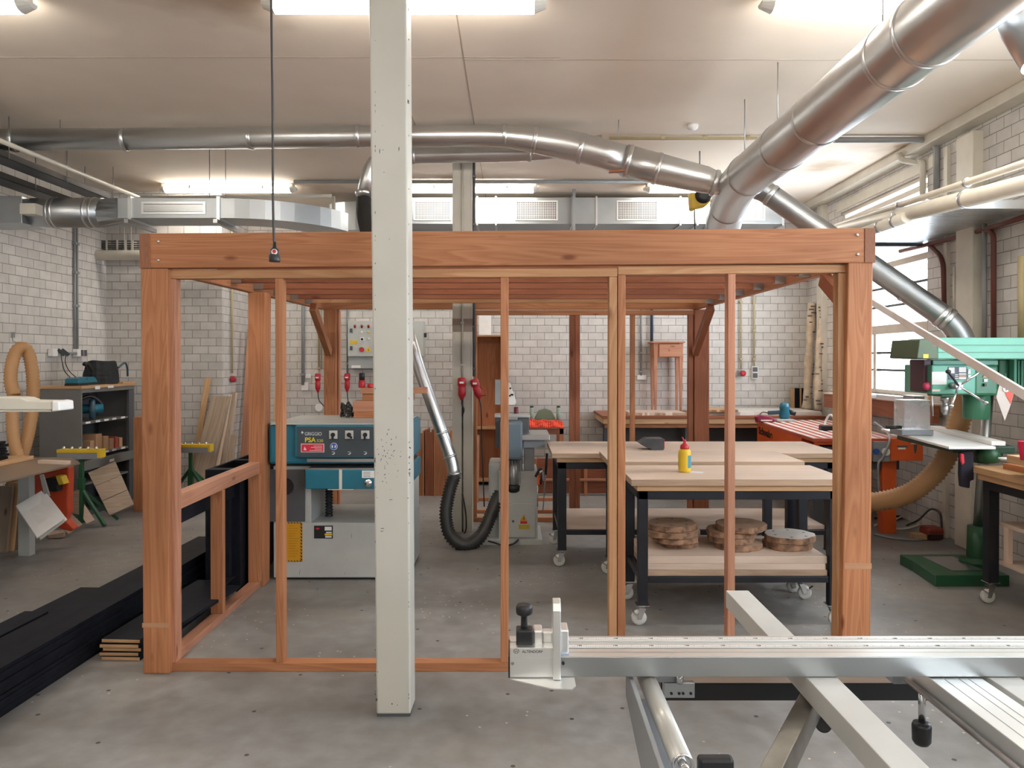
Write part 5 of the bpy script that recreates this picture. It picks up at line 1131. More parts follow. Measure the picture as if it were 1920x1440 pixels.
# ================================================================== boards leaning at the back left
YK = 9.0
for k, (ub0, ub1, vt, Yb, ln, m_, sh, lab) in enumerate((
    (350, 361, 709, 9.62, .30, M_PINE, .11, 'narrow orange lath leaning at the back left brick wall'),
    (346, 384, 743, 9.35, .50, M_GREYW, .13, 'widest weathered board leaning at the back left brick wall'),
    (384, 391, 744, 9.42, .46, M_GREYW, .10, 'weathered board seen almost edge on, right beside the widest one'),
    (392, 399, 740, 9.45, .45, M_PLY, .07, 'pale board edge in the middle of the leaning boards'),
    (400, 410, 735, 9.5, .42, M_GREYW, .05, 'weathered board in front of the pale wall corner'),
    (411, 421, 736, 9.56, .38, M_PLY, .02, 'pale plank right in the row of leaning boards'),
    (416, 428, 815, 9.3, .25, M_GREYW, .01, 'short weathered board at the right end of the leaning row'))):
    lean_board(ub0, ub1, vt, 0, Yb, ln, m_, lab, th=.022, grp='boards leaning at the back left', x2=sh)
lean_board(447, 461, 617, 0, 10.15, .5, M_FIRP, 'tall pink board leaning at the recess, leftmost of three', th=.03, x2=-.05)
lean_board(450, 470, 620, 0, 10.42, .45, M_FIRP, 'tall wide pink board leaning in the wall recess', th=.03, x2=.0)
lean_board(461, 468, 700, 0, 10.2, .4, M_FIRD, 'reddish board leaning in the recess behind the mid post', th=.03, x2=-.03)
lean_board(506, 513, 620, 0, 10.4, .5, M_PINE, 'weathered lath leaning between the mid post and the second stud', th=.03, x2=-.05)
# e-stop at the return wall and its conduit
mb = MB().cyl((XS+.03, 10.28, PZ(700, 10.28)), (XS+.03, 10.28, 3.5), .014, 10); single(mb, 'conduit_pipe', M_YCON, 'thin conduit on the recess wall above the red stop button', 'pipe')
stop_button(437, 711, 10.28, 'red emergency stop button at the recess wall beside the pink boards')

# ================================================================== roller stands
def roller_stand(u, vbase, ztop_v, u0, u1, label, v0b):
    Y = FY(vbase); x = PX(u, Y); zt = PZ(ztop_v, Y); t = thing('roller_stand', label, 'roller stand', (x, Y, 0), 'green roller stands')
    mb = MB().box(x-.028, x+.028, Y-.028, Y+.028, .02, zt-.30); fin(mb, 'outer_tube', M_GREEN, t, bev=.004)
    mb = MB().box(x-.02, x+.02, Y-.02, Y+.02, zt-.30, zt-.10); fin(mb, 'inner_tube', M_GREEN, t, bev=.003)
    for dx, dy in ((.30, -.12), (.28, .18), (-.30, .12)):
        mb = MB().beam((x+.02*dx, Y+.02*dy, .36), (x+dx, Y+dy, .02), .03, .03); fin(mb, 'foot_bar', M_GREEN, t)
    a, b = PX(u0, Y), PX(u1, Y)
    mb = MB().box(a, b, Y-.05, Y+.05, zt-.10, zt-.035); fin(mb, 'grey_tray', M_GREY, t, bev=.004)
    mb = MB().box(a, b, Y-.055, Y+.055, zt-.034, zt); y = fin(mb, 'yellow_rail', M_YELLOW, t, bev=.003)
    for k in range(5):
        xx = a+(b-a)*(.1+.19*k); mb = MB().lathe((xx, Y, zt), [(.018, 0), (.018, .008), (.014, .016), (.012, .024), (.004, .028)], 14); fin(mb, 'ball_roller', M_CHROME, y)
    mb = MB().box(b-.02, b+.005, Y-.06, Y+.06, zt-.085, zt+.002); fin(mb, 'end_stop', M_YELLOW, y)
    return t
roller_stand(152, 984, 842, 111, 191, 'green roller stand with yellow rail left of the timber frame', 984)
roller_stand(357, 935, 833, 326, 396, 'green roller stand seen through the left opening of the timber frame', 935)

# ================================================================== grey cupboard with tools
xf, yn, yf_ = -4.60, 8.20, 9.36; zt = 1.415; xb = -5.05
t = thing('tool_cupboard', 'dark grey open cupboard with wooden top against the left brick wall', 'cupboard', ((xf+xb)/2, (yn+yf_)/2, 0))
mb = MB().box(xb, xf, yn, yn+.02, .05, zt-.03); fin(mb, 'side_panel', M_GREY if False else paint('cupboard_grey', (.17, .165, .155), .5), t, bev=.002)
CG = MATS['cupboard_grey']; CD = M_DGREY
mb = MB().box(xb, xf, yf_-.02, yf_, .05, zt-.03); fin(mb, 'side_panel', CG, t, bev=.002)
mb = MB().box(xb, xb+.015, yn+.02, yf_-.02, .05, zt-.03); fin(mb, 'back_panel', CD, t)
mb = MB().box(xb-.01, xf+.01, yn-.01, yf_+.01, zt-.03, zt); fin(mb, 'wooden_top', M_PINE, t, bev=.003)
mb = MB().box(xf-.02, xf, yn+.02, yf_-.02, zt-.075, zt-.031); fin(mb, 'top_rail', CG, t)
mb = MB().box(xf-.03, xf, yf_-.14, yf_-.02, .05, zt-.08); fin(mb, 'door_stack', CD, t)
for z, nm in ((1.02, 'shelf'), (.66, 'shelf'), (.36, 'shelf')):
    mb = MB().box(xb+.015, xf-.012, yn+.02, yf_-.14, z-.02, z); sh = fin(mb, nm, CG, t)
    mb = MB()
    for k, yy in enumerate((8.3, 8.5, 8.68, 8.85, 9.05)):
        if z > .4: mb.box(xf-.012, xf-.008, yy, yy+.09, z-.018, z+.004)
    if mb.v: fin(mb, 'paper_tag', M_PAPER, sh)
mb = MB().box(xf-.35, xf+.01, yn+.02, yf_-.02, .50, .60); dw = fin(mb, 'drawer', CG, t, bev=.003)
mb = MB().box(xf+.01, xf+.012, 8.75, 8.85, .53, .56); fin(mb, 'paper_tag', M_PAPER, dw)
mb = MB(); mb.box(xf+.011, xf+.013, 8.45, 8.55, zt-.045, zt-.01); mb.box(xf+.011, xf+.013, 8.72, 8.84, zt-.04, zt-.012); fin(mb, 'paper_tag', M_PAPER, t)
mb = MB().box(xb, xf, yn, yf_, 0, .05); fin(mb, 'plinth', CD, t)
# circular saw
ys = 8.5; t = thing('circular_saw', 'dark teal hand circular saw on the upper shelf of the grey cupboard', 'power tool', (-4.72, ys, 1.02))
mb = MB().lathe((-4.68, ys+.06, 1.145), [(.02, -.03), (.105, -.03), (.115, 0), (.105, .03), (.02, .03)], 26, axis=(1, .5, 0)); fin(mb, 'blade_guard', M_TEALD, t)
mb = MB().cyl((-4.80, ys, 1.15), (-4.62, ys+.16, 1.15), .052, 18); fin(mb, 'motor', M_TEAL, t)
mb = MB().tube(catmull([(-4.78, ys-.08, 1.10), (-4.76, ys-.06, 1.24), (-4.70, ys+.05, 1.29), (-4.64, ys+.14, 1.22), (-4.63, ys+.15, 1.16)], 6), .021, 10); fin(mb, 'handle', M_BLACKP, t)
mb = MB().cb((-4.71, ys+.04, 1.026), (.20, .28, .01)); fin(mb, 'base_plate', M_STEEL, t)
# boxes on the lower shelf
rg = random.Random(4)
for i, (yy, w_, h, m_, lab) in enumerate(((8.32, .12, .06, M_DGREY, 'flat dark tray leftmost on the shelf with boxes'), (8.46, .09, .14, paint('cardboard', (.50, .29, .16), .7), 'narrow cardboard box beside the dark tray'), (8.58, .13, .20, MATS['cardboard'] if 'cardboard' in MATS else M_PINE, 'tallest cardboard box on the cupboard shelf'), (8.75, .10, .16, paint('cardboard', (0, 0, 0)), 'middle cardboard box right of the tallest one'), (8.87, .10, .12, paint('cardboard2', (.42, .25, .15), .7), 'small cardboard box with a white label'), (9.0, .07, .13, paint('box_red', (.40, .06, .04), .6), 'small red and white printed box on the cupboard shelf'), (9.09, .08, .11, paint('cardboard', (0, 0, 0)), 'rightmost small cardboard box on the cupboard shelf'))):
    mb = MB().box(xf-.24, xf-.05, yy, yy+w_-.008, .6605, .6605+h); b_ = single(mb, 'small_box', m_, lab, 'box', 'boxes on the cupboard shelf', bev=.002)
# chargers, bag and tray on top
def charger(y, x, label):
    t = thing('battery_charger', label, 'charger', (x, y, zt), 'chargers on the cupboard')
    mb = MB().cb((x, y, zt+.013), (.15, .20, .024)); fin(mb, 'charger_base', M_BLACKP, t, bev=.004)
    mb = MB(); pr = [(-.10, .025), (-.095, .075), (-.03, .092), (.05, .088), (.10, .045), (.10, .025)]; mb.prism([(x-.073, y+a, zt+b) for a, b in pr], (.146, 0, 0)); fin(mb, 'charger_body', M_TEAL, t, bev=.008)
charger(8.36, -4.74, 'teal battery charger nearest the left wall on top of the cupboard'); charger(8.62, -4.78, 'second teal battery charger, between the first one and the black tool bag')
t = thing('tool_bag', 'black soft tool bag lying on top of the grey cupboard', 'bag', (-4.8, 9.0, zt))
mb = MB(); rg = random.Random(8); n, m = 28, 12; g = {}
for i in range(n):
    for j in range(m+1):
        a = 2*PI*i/n; h = j/m; rx = .17*(1-.25*h**2); ry = .27*(1-.15*h)*(1 if math.sin(a) < 0 else .95+.1*h)
        z = zt+.004+.235*h*(1+.16*math.sin(a*1.0+2.2)+.05*math.sin(3*a)); f = 1+.035*math.sin(9*a)+rg.uniform(-.015, .015)
        g[i, j] = Vector((-4.80+rx*f*math.cos(a), 8.97+ry*f*math.sin(a), z))
for i in range(n):
    for j in range(m): mb.quad([g[i, j], g[(i+1) % n, j], g[(i+1) % n, j+1], g[i, j+1]], smooth=True)
mb.quad([g[i, m] for i in range(n)]); mb.quad([g[i, 0] for i in range(n)][::-1]); fin(mb, 'bag_body', paint('bag_black', (.012, .014, .016), .75, var=.4, scale=15), t)
mb = MB().tube(catmull([(-4.72, 8.62, 1.58), (-4.70, 8.52, 1.64), (-4.70, 8.46, 1.655), (-4.70, 8.44, 1.64)], 6), .022, 10); fin(mb, 'handle', M_BLACKP, t)
mb = MB().tube(catmull([(-4.62, 9.0, 1.60), (-4.60, 9.12, 1.66), (-4.62, 9.22, 1.60), (-4.64, 9.27, 1.50)], 6), .012, 8); fin(mb, 'teal_trim', M_TEALD, t)
mb = MB().box(-4.86, -4.585, 9.05, 9.35, zt+.0003, zt+.0165); single(mb, 'flat_board', M_PINE, 'flat wooden piece under the right side of the black tool bag', 'board')
# sockets and conduits on the left wall
def lw(y, z, dx=0.0): return Vector((XL(y)+dx, y, z))
yC = 9.30; zA = PZ(655, yC)
for dy, nm in ((-.02, 'left one of the two grey conduits running down the left brick wall'), (.03, 'right one of the two grey conduits running down the left brick wall')):
    t = thing('conduit_pipe', nm, 'pipe', tuple(lw(yC+dy, zA, .02)), 'conduits on the left brick wall'); mb = MB().cyl(lw(yC+dy, zA, .022), lw(yC+dy, 3.3, .022), .013, 10); fin(mb, 'pipe', M_GCON, t)
    for z in (1.75, 2.35, 2.75, 3.1): mb = MB().cb(lw(yC+dy, z, .02), (.05, .04, .03)); fin(mb, 'pipe_clip', M_GCON, t)
for y, u0, nm in ((8.83, 0, 'white socket with two black plugs on the left brick wall'), (9.35, 1, 'white double socket below the two conduits on the left wall')):
    z = 1.78; t = thing('wall_socket', nm, 'socket', tuple(lw(y, z)))
    mb = MB().cb(lw(y, z, .035), (.06, .20 if u0 else .10, .09)); fin(mb, 'socket_frame', M_WHITE, t, bev=.004)
    if u0:
        for q in (.0, .07): mb = MB().cb(lw(y+q, z, .068), (.008, .05, .075)); fin(mb, 'flap', M_DGREY, t)
    else:
        for q in (.06, .14):
            mb = MB().beam(lw(y+q, z+.035, .05), lw(y+q+.05, z-.03, .10), .05, .035); fin(mb, 'black_plug', M_BLACKP, t)
        for k, q in enumerate((.08, .17)):
            mb = MB().tube(catmull([lw(y+q, z-.03, .08), lw(y+q-.01-.03*k, z-.12, .10), lw(y+q-.06, z-.22, .16), lw(y+q-.16+.02*k, z-.30, .3), Vector((-4.86, 8.44+.1*k, zt+.09))], 6), .005, 8); fin(mb, 'cord', M_RUBBER, t)
mb = MB().cyl(lw(9.0, 1.775, .05), lw(9.26, 1.775, .05), .016, 10); single(mb, 'cable_link', M_GREY, 'short grey cable joining the two sockets on the left wall', 'cable')
# ================================================================== tan hose loop on the left wall
yH = 7.35
HP = [P(8, 800, 7.2), P(24, 745, 7.2), P(22, 700, 7.25), P(27, 668, 7.3), P(42, 651, 7.35), P(57, 668, 7.4), P(62, 720, 7.4), P(60, 765, 7.4), P(48, 820, 7.4), P(30, 870, 7.3), P(20, 935, 7.2), P(12, 990, 7.1)]
t = thing('suction_hose', 'tan ribbed suction hose looped over a hook on the left brick wall', 'hose', tuple(HP[-1]))
mb = MB(); p, r = corr([P(27, 742, 7.2), P(20, 715, 7.22), P(22, 685, 7.25), P(30, 660, 7.3), P(42, 651, 7.35), P(54, 664, 7.4), P(61, 700, 7.4), P(62, 745, 7.4), P(57, 790, 7.35), P(46, 840, 7.3), P(30, 885, 7.25), P(14, 940, 7.2)], .060, .015, .14); mb.tube(p, r, 26); fin(mb, 'hose_tube', M_TAN, t)
mb = MB(); p, r = corr([P(24, 742, 7.16), P(23, 780, 7.14), P(26, 825, 7.12), P(36, 870, 7.1), P(40, 900, 7.1)], .056, .014, .14); mb.tube(p, r, 26); fin(mb, 'hose_tube', M_TAN, t)
mb = MB().tube([P(24, 625, 7.9), P(24, 640, 7.9), P(40, 645, 7.5)], .006, 8); mb.cb(P(24, 628, 7.93), (.035, .02, .06)); fin(mb, 'wall_hook', M_STEEL, t)
# beige guard arm at the left edge
t = thing('overhead_boom', 'beige horizontal machine arm reaching in from the left edge of the photo', 'machine arm', tuple(P(0, 770, 3.2)))
mb = MB().pp([(-90, 745), (22, 745), (38, 746), (50, 751), (98, 752), (98, 769), (-90, 768)], 3.2, .10); fin(mb, 'arm_body', M_CREAM, t, bev=.006)
mb = MB().pp([(97, 751), (110, 753), (111, 770), (97, 772)], 3.19, .11); fin(mb, 'end_cap', M_WHITE, t, bev=.005)
mb = MB().pb(-90, 96, 768.5, 772, 3.21, .08); fin(mb, 'lower_rail', M_CREAM, t)
mb = MB().pb(-75, -55, 772.5, 1400, 3.22, .07); fin(mb, 'arm_post', M_GREY, t)
# ================================================================== left table with things on and under it
x1, y1 = -3.76, 6.68; zt2 = .80
t = thing('side_bench', 'low work table with a thin dark top and grey legs at the left edge', 'table', (-4.4, 6.0, 0))
mb = MB().prism([(-5.2, 4.9, zt2-.012), (x1, 4.9, zt2-.012), (x1, y1, zt2-.012), (-4.05, 7.05, zt2-.012), (-5.2, 7.05, zt2-.012)], (0, 0, .012)); fin(mb, 'tabletop', wood('worn_top', (.30, .22, .155), (.17, .12, .085), rough=.4, knots=False), t)
mb = MB().box(-5.15, x1-.42, 4.95, 6.85, zt2-.06, zt2-.0125); fin(mb, 'apron', M_GREY, t, bev=.003)
YL_ = FY(1043); 
for x, y in ((PX(32, YL_), YL_), (-5.1, 6.8), (-5.1, 5.0), (-4.0, 5.0)):
    mb = MB().box(x, x+.10, y, y+.08, 0, zt2-.0615 if x < x1-.53 else zt2-.0125); fin(mb, 'leg', M_LGREY, t, bev=.004)
mb = MB().box(-4.9, -4.30, 6.2, 6.9, .802, .835); single(mb, 'thick_plank', M_PINE, 'orange wooden plank under the black slats on the left table', 'plank', bev=.002)
for i in range(6):
    zz_ = .836+i*.026; mb = MB(); n = 8; a = Vector((-5.0, 6.5, zz_+.011)); b = Vector((-4.40+rg.uniform(-.04, .04), 6.62+rg.uniform(-.06, .06), zz_+.011)); mb.beam(a, b, .17, .021)
    single(mb, 'black_lath', M_BLKWOOD, ('lowest', 'second', 'third', 'fourth', 'fifth', 'topmost')[i]+' black slat'+('' if i in (0, 5) else ' from below')+' in the small pile on the left table', 'slat', 'black slats on the left table', bev=.001)
mb = MB().beam((-4.9, 5.55, .812), (-4.12, 6.05, .812), .10, .022); single(mb, 'pale_board', M_PLY, 'pale narrow board lying at the near corner of the left table', 'board', bev=.002)
mb = MB().cb((-3.95, 6.62, .815), (.30, .05, .03), RZ(-.25)); single(mb, 'pale_offcut', M_PLY, 'small pale offcut near the far tip of the left table', 'wood scrap', bev=.002)
# boards under the table
for i, (u0, u1, v, m_, lab) in enumerate(((-40, 10, 912, M_GREYW, 'brown board under the left table, farthest left'), (2, 22, 905, M_PINE, 'pale brown board under the left table'), (10, 34, 935, M_GREYW, 'dark brown board leaning beside the grey leg'))):
    lean_board(u0, u1, v, 0, 6.75+.05*i, .18, m_, lab, th=.03, grp='boards under the left table', x2=-.06)
# white panels leaning
def quadslab(pts, Ys, th, nm, m_, lab, cat, grp=None):
    q = [P(u, v, Y) for (u, v), Y in zip(pts, Ys)]; n = (q[1]-q[0]).cross(q[2]-q[0]).normalized()
    if n.y < 0: n = -n
    mb = MB().prism(q, n*th); return single(mb, nm, m_, lab, cat, grp)
quadslab([(30, 948), (78, 920), (122, 972), (70, 1008)], [6.30, 6.55, 6.40, 6.17], .012, 'laminate_sheet', M_WHITE, 'front square white panel leaning at the left table leg', 'panel', 'white panels at the left table')
quadslab([(40, 950), (88, 925), (126, 974), (76, 1011)], [6.37, 6.60, 6.45, 6.22], .010, 'laminate_sheet', M_WHITE, 'rear white panel, edge showing behind the front square one', 'panel', 'white panels at the left table')
# red bag with yellow reel
yb = 6.95; t = thing('red_bag', 'orange red plastic bag hanging under the left table', 'bag', tuple(P(95, 990, yb)))
M_BAG = paint('bag_red', (.62, .07, .02), .35)
mb = MB(); out = [(57, 893), (92, 884), (128, 876), (128, 900), (126, 935), (127, 962), (121, 975), (138, 992), (132, 997), (116, 993), (100, 985), (84, 965), (62, 930)]
mb.pp(out, yb, .10); fin(mb, 'bag_body', M_BAG, t, bev=.012)
mb = MB().pb(84, 108, 897, 922, yb-.09, .085); fin(mb, 'black_case', M_BLACKP, t, bev=.01)
mb = MB(); mb.pp([(103, 892), (114, 893), (120, 908), (110, 910)], yb-.10, .09); fin(mb, 'yellow_reel', M_YELLOW, t, bev=.006)
mb = MB().pp([(74, 890), (80, 890), (92, 930), (84, 934)], 6.62, .02); single(mb, 'steel_bar', M_STEEL, 'flat grey steel bar hanging from the table edge in front of the red bag', 'bar')
# boards leaning on the cupboard
c4 = [P(165, 886, 7.95), P(216, 865, 8.1), P(251, 946, 7.98), P(205, 967, 7.83)]
t = thing('board_panel', 'panel of three brown boards leaning against the grey cupboard', 'panel', tuple(c4[3]))
M_GREYW2 = wood('weathered_light', (.46, .36, .28), (.30, .22, .16), rough=.7)
for k, (f0, f1) in enumerate(((0, .325), (.335, .665), (.675, 1))):
    e = lambda f, s: (c4[0].lerp(c4[3], f) if s == 0 else c4[1].lerp(c4[2], f))
    q = [e(f0, 0), e(f0, 1), e(f1, 1), e(f1, 0)]; n_ = (q[1]-q[0]).cross(q[2]-q[0]).normalized(); n_ = n_ if n_.y > 0 else -n_
    if k: q = [p-n_*.012 for p in q]
    mb = MB().prism(q, n_*(.03 if k == 0 else .042)); fin(mb, 'board', (M_GREYW, M_GREYW2, M_GREYW2)[k], t, bev=.002)
for i, (pts, Yq_, lab) in enumerate((([(125, 925), (148, 918), (148, 965), (130, 960)], [7.85]*4, 'pale offcut leaning behind the green roller stand, upper one'), ([(126, 955), (154, 982), (128, 1000), (112, 985)], [7.5, 7.4, 7.32, 7.4], 'pale offcut lying tilted left of the green stand foot'), ([(158, 945), (178, 975), (162, 981), (156, 972)], [7.8, 7.7, 7.65, 7.7], 'pale offcut right of the green stand tube'))):
    quadslab(pts, Yq_, .015, 'wood_offcut', M_PLY if i else M_GREYW, lab, 'wood scrap')
mb = MB(); Yg = FY(1010); mb.hexa([P(90, 1002, Yg)*1, P(120, 996, Yg), P(122, 990, Yg+.15), P(92, 994, Yg+.15)], [p+Vector((0, 0, .05)) for p in (P(90, 1002, Yg), P(120, 996, Yg), P(122, 990, Yg+.15), P(92, 994, Yg+.15))]); mb.v = [Vector((p.x, p.y, max(0, p.z-.06))) for p in mb.v]; single(mb, 'wood_offcut', M_PLY, 'pale offcut on the floor between the white panels and the red bag', 'wood scrap')
# orange cabinet behind the left post
a = P(250, 940, 8.6); b = P(268, 782, 8.6); mb = MB().box(a.x, b.x+.25, 8.6, 9.0, 0, b.z); single(mb, 'wooden_cabinet', M_FIR, 'orange wooden cabinet side showing left of the left front post', 'cabinet', bev=.003)

# ================================================================== services under the ceiling, left
for x, z, wd, m_, lab in ((-4.62, 3.50, .20, M_DGREY, 'dark cable tray running along the left wall below the ceiling, inner one'), (-4.95, 3.42, .22, M_DGREY, 'dark cable tray close to the left wall below the ceiling')):
    t = thing('cable_tray', lab, 'cable tray', (x, 8, z), 'cable trays at the left')
    mb = MB(); mb.box(x-wd/2, x+wd/2, 4.0, 9.95, z, z+.004); fin(mb, 'tray_bottom', m_, t)
    mb = MB(); mb.box(x-wd/2, x-wd/2+.004, 4.0, 9.95, z, z+.06); mb.box(x+wd/2-.004, x+wd/2, 4.0, 9.95, z, z+.06); fin(mb, 'tray_side', paint('tray_brown', (.05, .042, .035), .6), t)
    for y in (6.9, 7.8, 8.7): mb = MB().cyl((x+wd/2+.01, y, z), (x+wd/2+.01, y, CEIL), .005, 8); fin(mb, 'hanger_rod', M_STEEL, t)
mb = MB(); mb.tube([P(38, 283, 6.72)+Vector((0, -1.5, 0)), P(262, 371, 8.87)], .021, 12); mb.tube([P(262, 371, 8.87), P(622, 367, 9.25)], .021, 12); single(mb, 'ceiling_pipe', M_CREAM, 'cream pipe under the ceiling at the left, running above the grille duct', 'pipe')
# cable bundle and beige tube at the back-left wall
t = thing('cable_run', 'bundle of parallel cables bending along the back left brick wall', 'cables', tuple(P(200, 462, 9.9)))
for k in range(5):
    z = PZ(452+k*4.2, 9.9); mb = MB().tube(rnd_pts([(PX(176+k*2, 9.9), 9.9, 3.5), (PX(176+k*2, 9.9), 9.9, z), (PX(420, 9.9), 9.9, z)], .16, 6), .009, 8); fin(mb, 'cable', M_DGREY, t)
for u in (198, 218, 234, 247): mb = MB().pb(u, u+2.5, 450, 472, 9.88, .10); fin(mb, 'cable_clip', M_CREAM, t)
t = thing('beige_tube', 'thick beige horizontal tube on the back left wall, behind the left post', 'tube', tuple(P(200, 480, 9.8)))
mb = MB().cyl(P(172, 478.5, 9.8), P(440, 478.5, 9.8), .065, 24); fin(mb, 'tube_body', M_CREAM, t, bev=.01)
for u in (233, 246): mb = MB().cyl(P(u, 471, 9.8), (P(u, 471, 9.8).x, 9.8, 3.6), .004, 6); fin(mb, 'hanger_rod', M_CREAM, t)
# ceiling conduits at the back
def cpipe(pts, r, m_, lab, clips=()):
    mb = MB().tube(rnd_pts(pts, .12, 6), r, 12)
    for c in clips: mb.cb(c, (.035, .035, .035))
    single(mb, 'ceiling_pipe', m_, lab, 'pipe')
yv = 9.3; cpipe([(PX(552, yv), yv, CEIL-.03), (PX(1215, yv), yv, CEIL-.03)], .022, M_GCON, 'grey conduit under the ceiling in front of the far row of lights', [(PX(u, yv), yv, CEIL-.03) for u in (555, 1009, 1090)])
yv = 7.5; cpipe([(PX(1142, yv), yv, CEIL-.025), (PX(1560, yv), yv, CEIL-.025)], .016, M_YCON, 'thin yellowed conduit under the ceiling beside the smoke detector', [(PX(u, yv), yv, CEIL-.02) for u in (1242, 1322, 1402)])
cpipe([(PX(1562, yv), yv, CEIL-.04), (XR(7.5)-.03, yv, CEIL-.04), (XR(7.5)-.03, yv, 3.35)], .028, M_GCON, 'dark grey conduit under the ceiling bending down the right wall')
cpipe([P(1452, 336, 9.2), P(1540, 275, 7.75), P(1565, 262, 7.5)], .014, M_DGREY, 'thin dark conduit climbing diagonally right of the large duct')
cpipe([P(1685, 287, 7.9), P(1690, 300, 7.9), P(1722, 305, 7.8), P(1730, 303, 7.75), P(1730, 378, 7.75)], .03, M_CREAM, 'cream pipe bending down beside the top of the window')
cpipe([P(625, 368, 9.3), P(627, 440, 9.3), P(627, 520, 9.3)], .022, M_CREAM, 'cream vertical pipe in front of the curved duct end')
mb = MB(); x = PX(1076, 9.85); mb.box(x-.018, x+.018, 9.83, 9.87, 2.9, CEIL); single(mb, 'ceiling_strut', M_GALVD, 'vertical galvanised strut in front of the rectangular duct', 'strut')
# hanging extension plug
yq = 2.9; t = thing('hanging_socket', 'black extension socket hanging on a long black cable from the ceiling', 'socket', tuple(P(516, 490, yq)))
mb = MB().tube(catmull([(PX(508, yq), yq, CEIL), P(509, 40, yq), P(511, 200, yq), P(512, 380, yq), P(514, 462, yq)], 8), .0045, 8); fin(mb, 'cable', M_RUBBER, t)
p = P(515, 491, yq); mb = MB().lathe(p, [(.020, 0), (.021, .004), (.021, .026), (.017, .030), (.017, .045), (.008, .054), (.006, .075)], 20); fin(mb, 'socket_body', M_BLACKP, t)
mb = MB().lathe((PX(517.5, yq), yq-.015, PZ(473.5, yq)), [(.011, 0), (.011, .004)], 20, axis=(0, -1, 0)); st = fin(mb, 'round_sticker', M_PAPER, t)
mb = MB().lathe((PX(517.5, yq), yq-.019, PZ(472.5, yq)), [(.007, 0), (.007, .001)], 20, axis=(0, -1, 0)); fin(mb, 'red_mark', M_RED, st)
# yellow cable reel
yq = 8.0; t = thing('cable_reel', 'yellow retractable cable reel hanging beside the large round duct', 'cable reel', tuple(P(1312, 380, yq)))
mb = MB().pp([(1294, 360), (1333, 362), (1334, 376), (1324, 386), (1306, 390), (1302, 393), (1296, 392)], yq, .12); fin(mb, 'reel_case', M_YELLOW, t, bev=.015)
mb = MB().lathe((PX(1318, yq), yq, PZ(366, yq)), [(.03, -.005), (.085, -.005), (.085, .012), (.03, .012)], 24, axis=(0, -1, 0)); fin(mb, 'dark_drum', M_BLACKP, t)
mb = MB().cyl(P(1302, 392, yq+.05), P(1303, 436, yq+.05), .006, 8); fin(mb, 'cable', M_RUBBER, t)
mb = MB().cyl((PX(1314, yq), yq+.06, PZ(362, yq)), (PX(1314, yq), yq+.06, CEIL), .008, 8); fin(mb, 'hanger_rod', M_STEEL, t)
mb = MB(); rg = random.Random(2)
for k in range(3):
    u = 1392+k*12; mb.tube(catmull([P(u, 360, 9.7), P(u-6, 385, 9.7), P(u+2, 412, 9.7), P(u+10, 385, 9.7), P(u+6, 360, 9.7)], 8), .006, 6)
single(mb, 'loose_cable', M_CREAM, 'thin pale cable loops hanging in front of the rightmost duct grille', 'cable')
# ================================================================== right wall services
t = thing('metal_deck', 'galvanised shelf deck at the upper right near the window', 'shelf', (3.7, 6.8, 2.9))
za = PZ(385, 5.95); xl = PX(1735, 5.95)
mb = MB(); n = 34; ya, yb = 5.97, 7.75
for k in range(n):
    y0 = ya+(yb-ya)*k/n; y1 = ya+(yb-ya)*(k+.55)/n; h = .025
    mb.box(xl+.02, XR(y0)-.005, y0, y1, za-.02, za-.017); mb.box(xl+.02, XR(y0)-.005, y1, y1+.002, za-.02, za+.005); mb.box(xl+.02, XR(y0)-.005, y1, ya+(yb-ya)*(k+1)/n, za+.003, za+.006)
fin(mb, 'corrugated_sheet', M_GALV, t)
mb = MB().box(xl, 4.12, 5.93, 5.97, za-.03, za+.04); fin(mb, 'front_channel', M_GALV, t, bev=.002)
mb = MB().box(xl, xl+.02, 5.97, 7.78, za-.03, za+.04); fin(mb, 'side_channel', M_GALV, t)
mb = MB().box(xl, 4.15, 7.76, 7.80, za-.05, za+.04); fin(mb, 'rear_channel', M_DGREY, t)
for r, us, lab, off in ((.058, ((1592, 428), (1925, 345)), 'thick beige pipe running along the right wall above the metal deck', 0), (.024, ((1592, 416), (1925, 305)), 'thin beige pipe running above the thick one along the right wall', 0), (.045, ((1625, 434), (1700, 407)), 'beige pipe lying lowest beside the metal deck', 0)):
    a = P(us[0][0], us[0][1], 7.0 if r != .045 else 6.5); b = P(us[1][0], us[1][1], 4.6 if r != .045 else 5.9); d = (a-b).normalized()
    t = thing('wall_pipe', lab, 'pipe', tuple(b), 'beige pipes at the upper right'); mb = MB().cyl(b-d*(.8 if r != .045 else 0), a+d*(1.2 if r > .05 else .6), r, 24); fin(mb, 'pipe', M_CREAM, t)
    for f in (.25, .62): mb = MB(); c = b+(a-b)*f; mb.cyl(c-d*.012, c+d*.012, r+.008, 24); fin(mb, 'pipe_ring', M_STEEL, t)
yy = 6.6
def rp(pts, r, m_, lab, bend=.12, nm='wall_pipe'):
    mb = MB().tube(rnd_pts(pts, bend, 7), r, 14); return single(mb, nm, m_, lab, 'pipe')
def W(u, v, off=.05):
    """point just off the right wall seen at that picture position"""
    Y = 6.0
    for _ in range(30): Y = (XR(Y)-off)*F/(u-CU)
    return P(u, v, Y)
rp([W(1688, 471), W(1742, 458), W(1848, 430), W(1863, 436), W(1863, 640)], .022, M_RUSTP, 'rust red pipe along the right wall, bending down beside the dark conduit')
rp([W(1742, 459), W(1768, 484), W(1771, 590)], .022, M_RUSTP, 'short rust red pipe branch bending down above the green drill press')
rp([W(1848, 430), W(1935, 402)], .022, M_RUSTP, 'rust red pipe rising out of the photo at the right')
rp([W(1846, 395), W(1846, 645)], .020, M_GCON, 'dark grey vertical conduit on the right wall beside the rust red pipe')
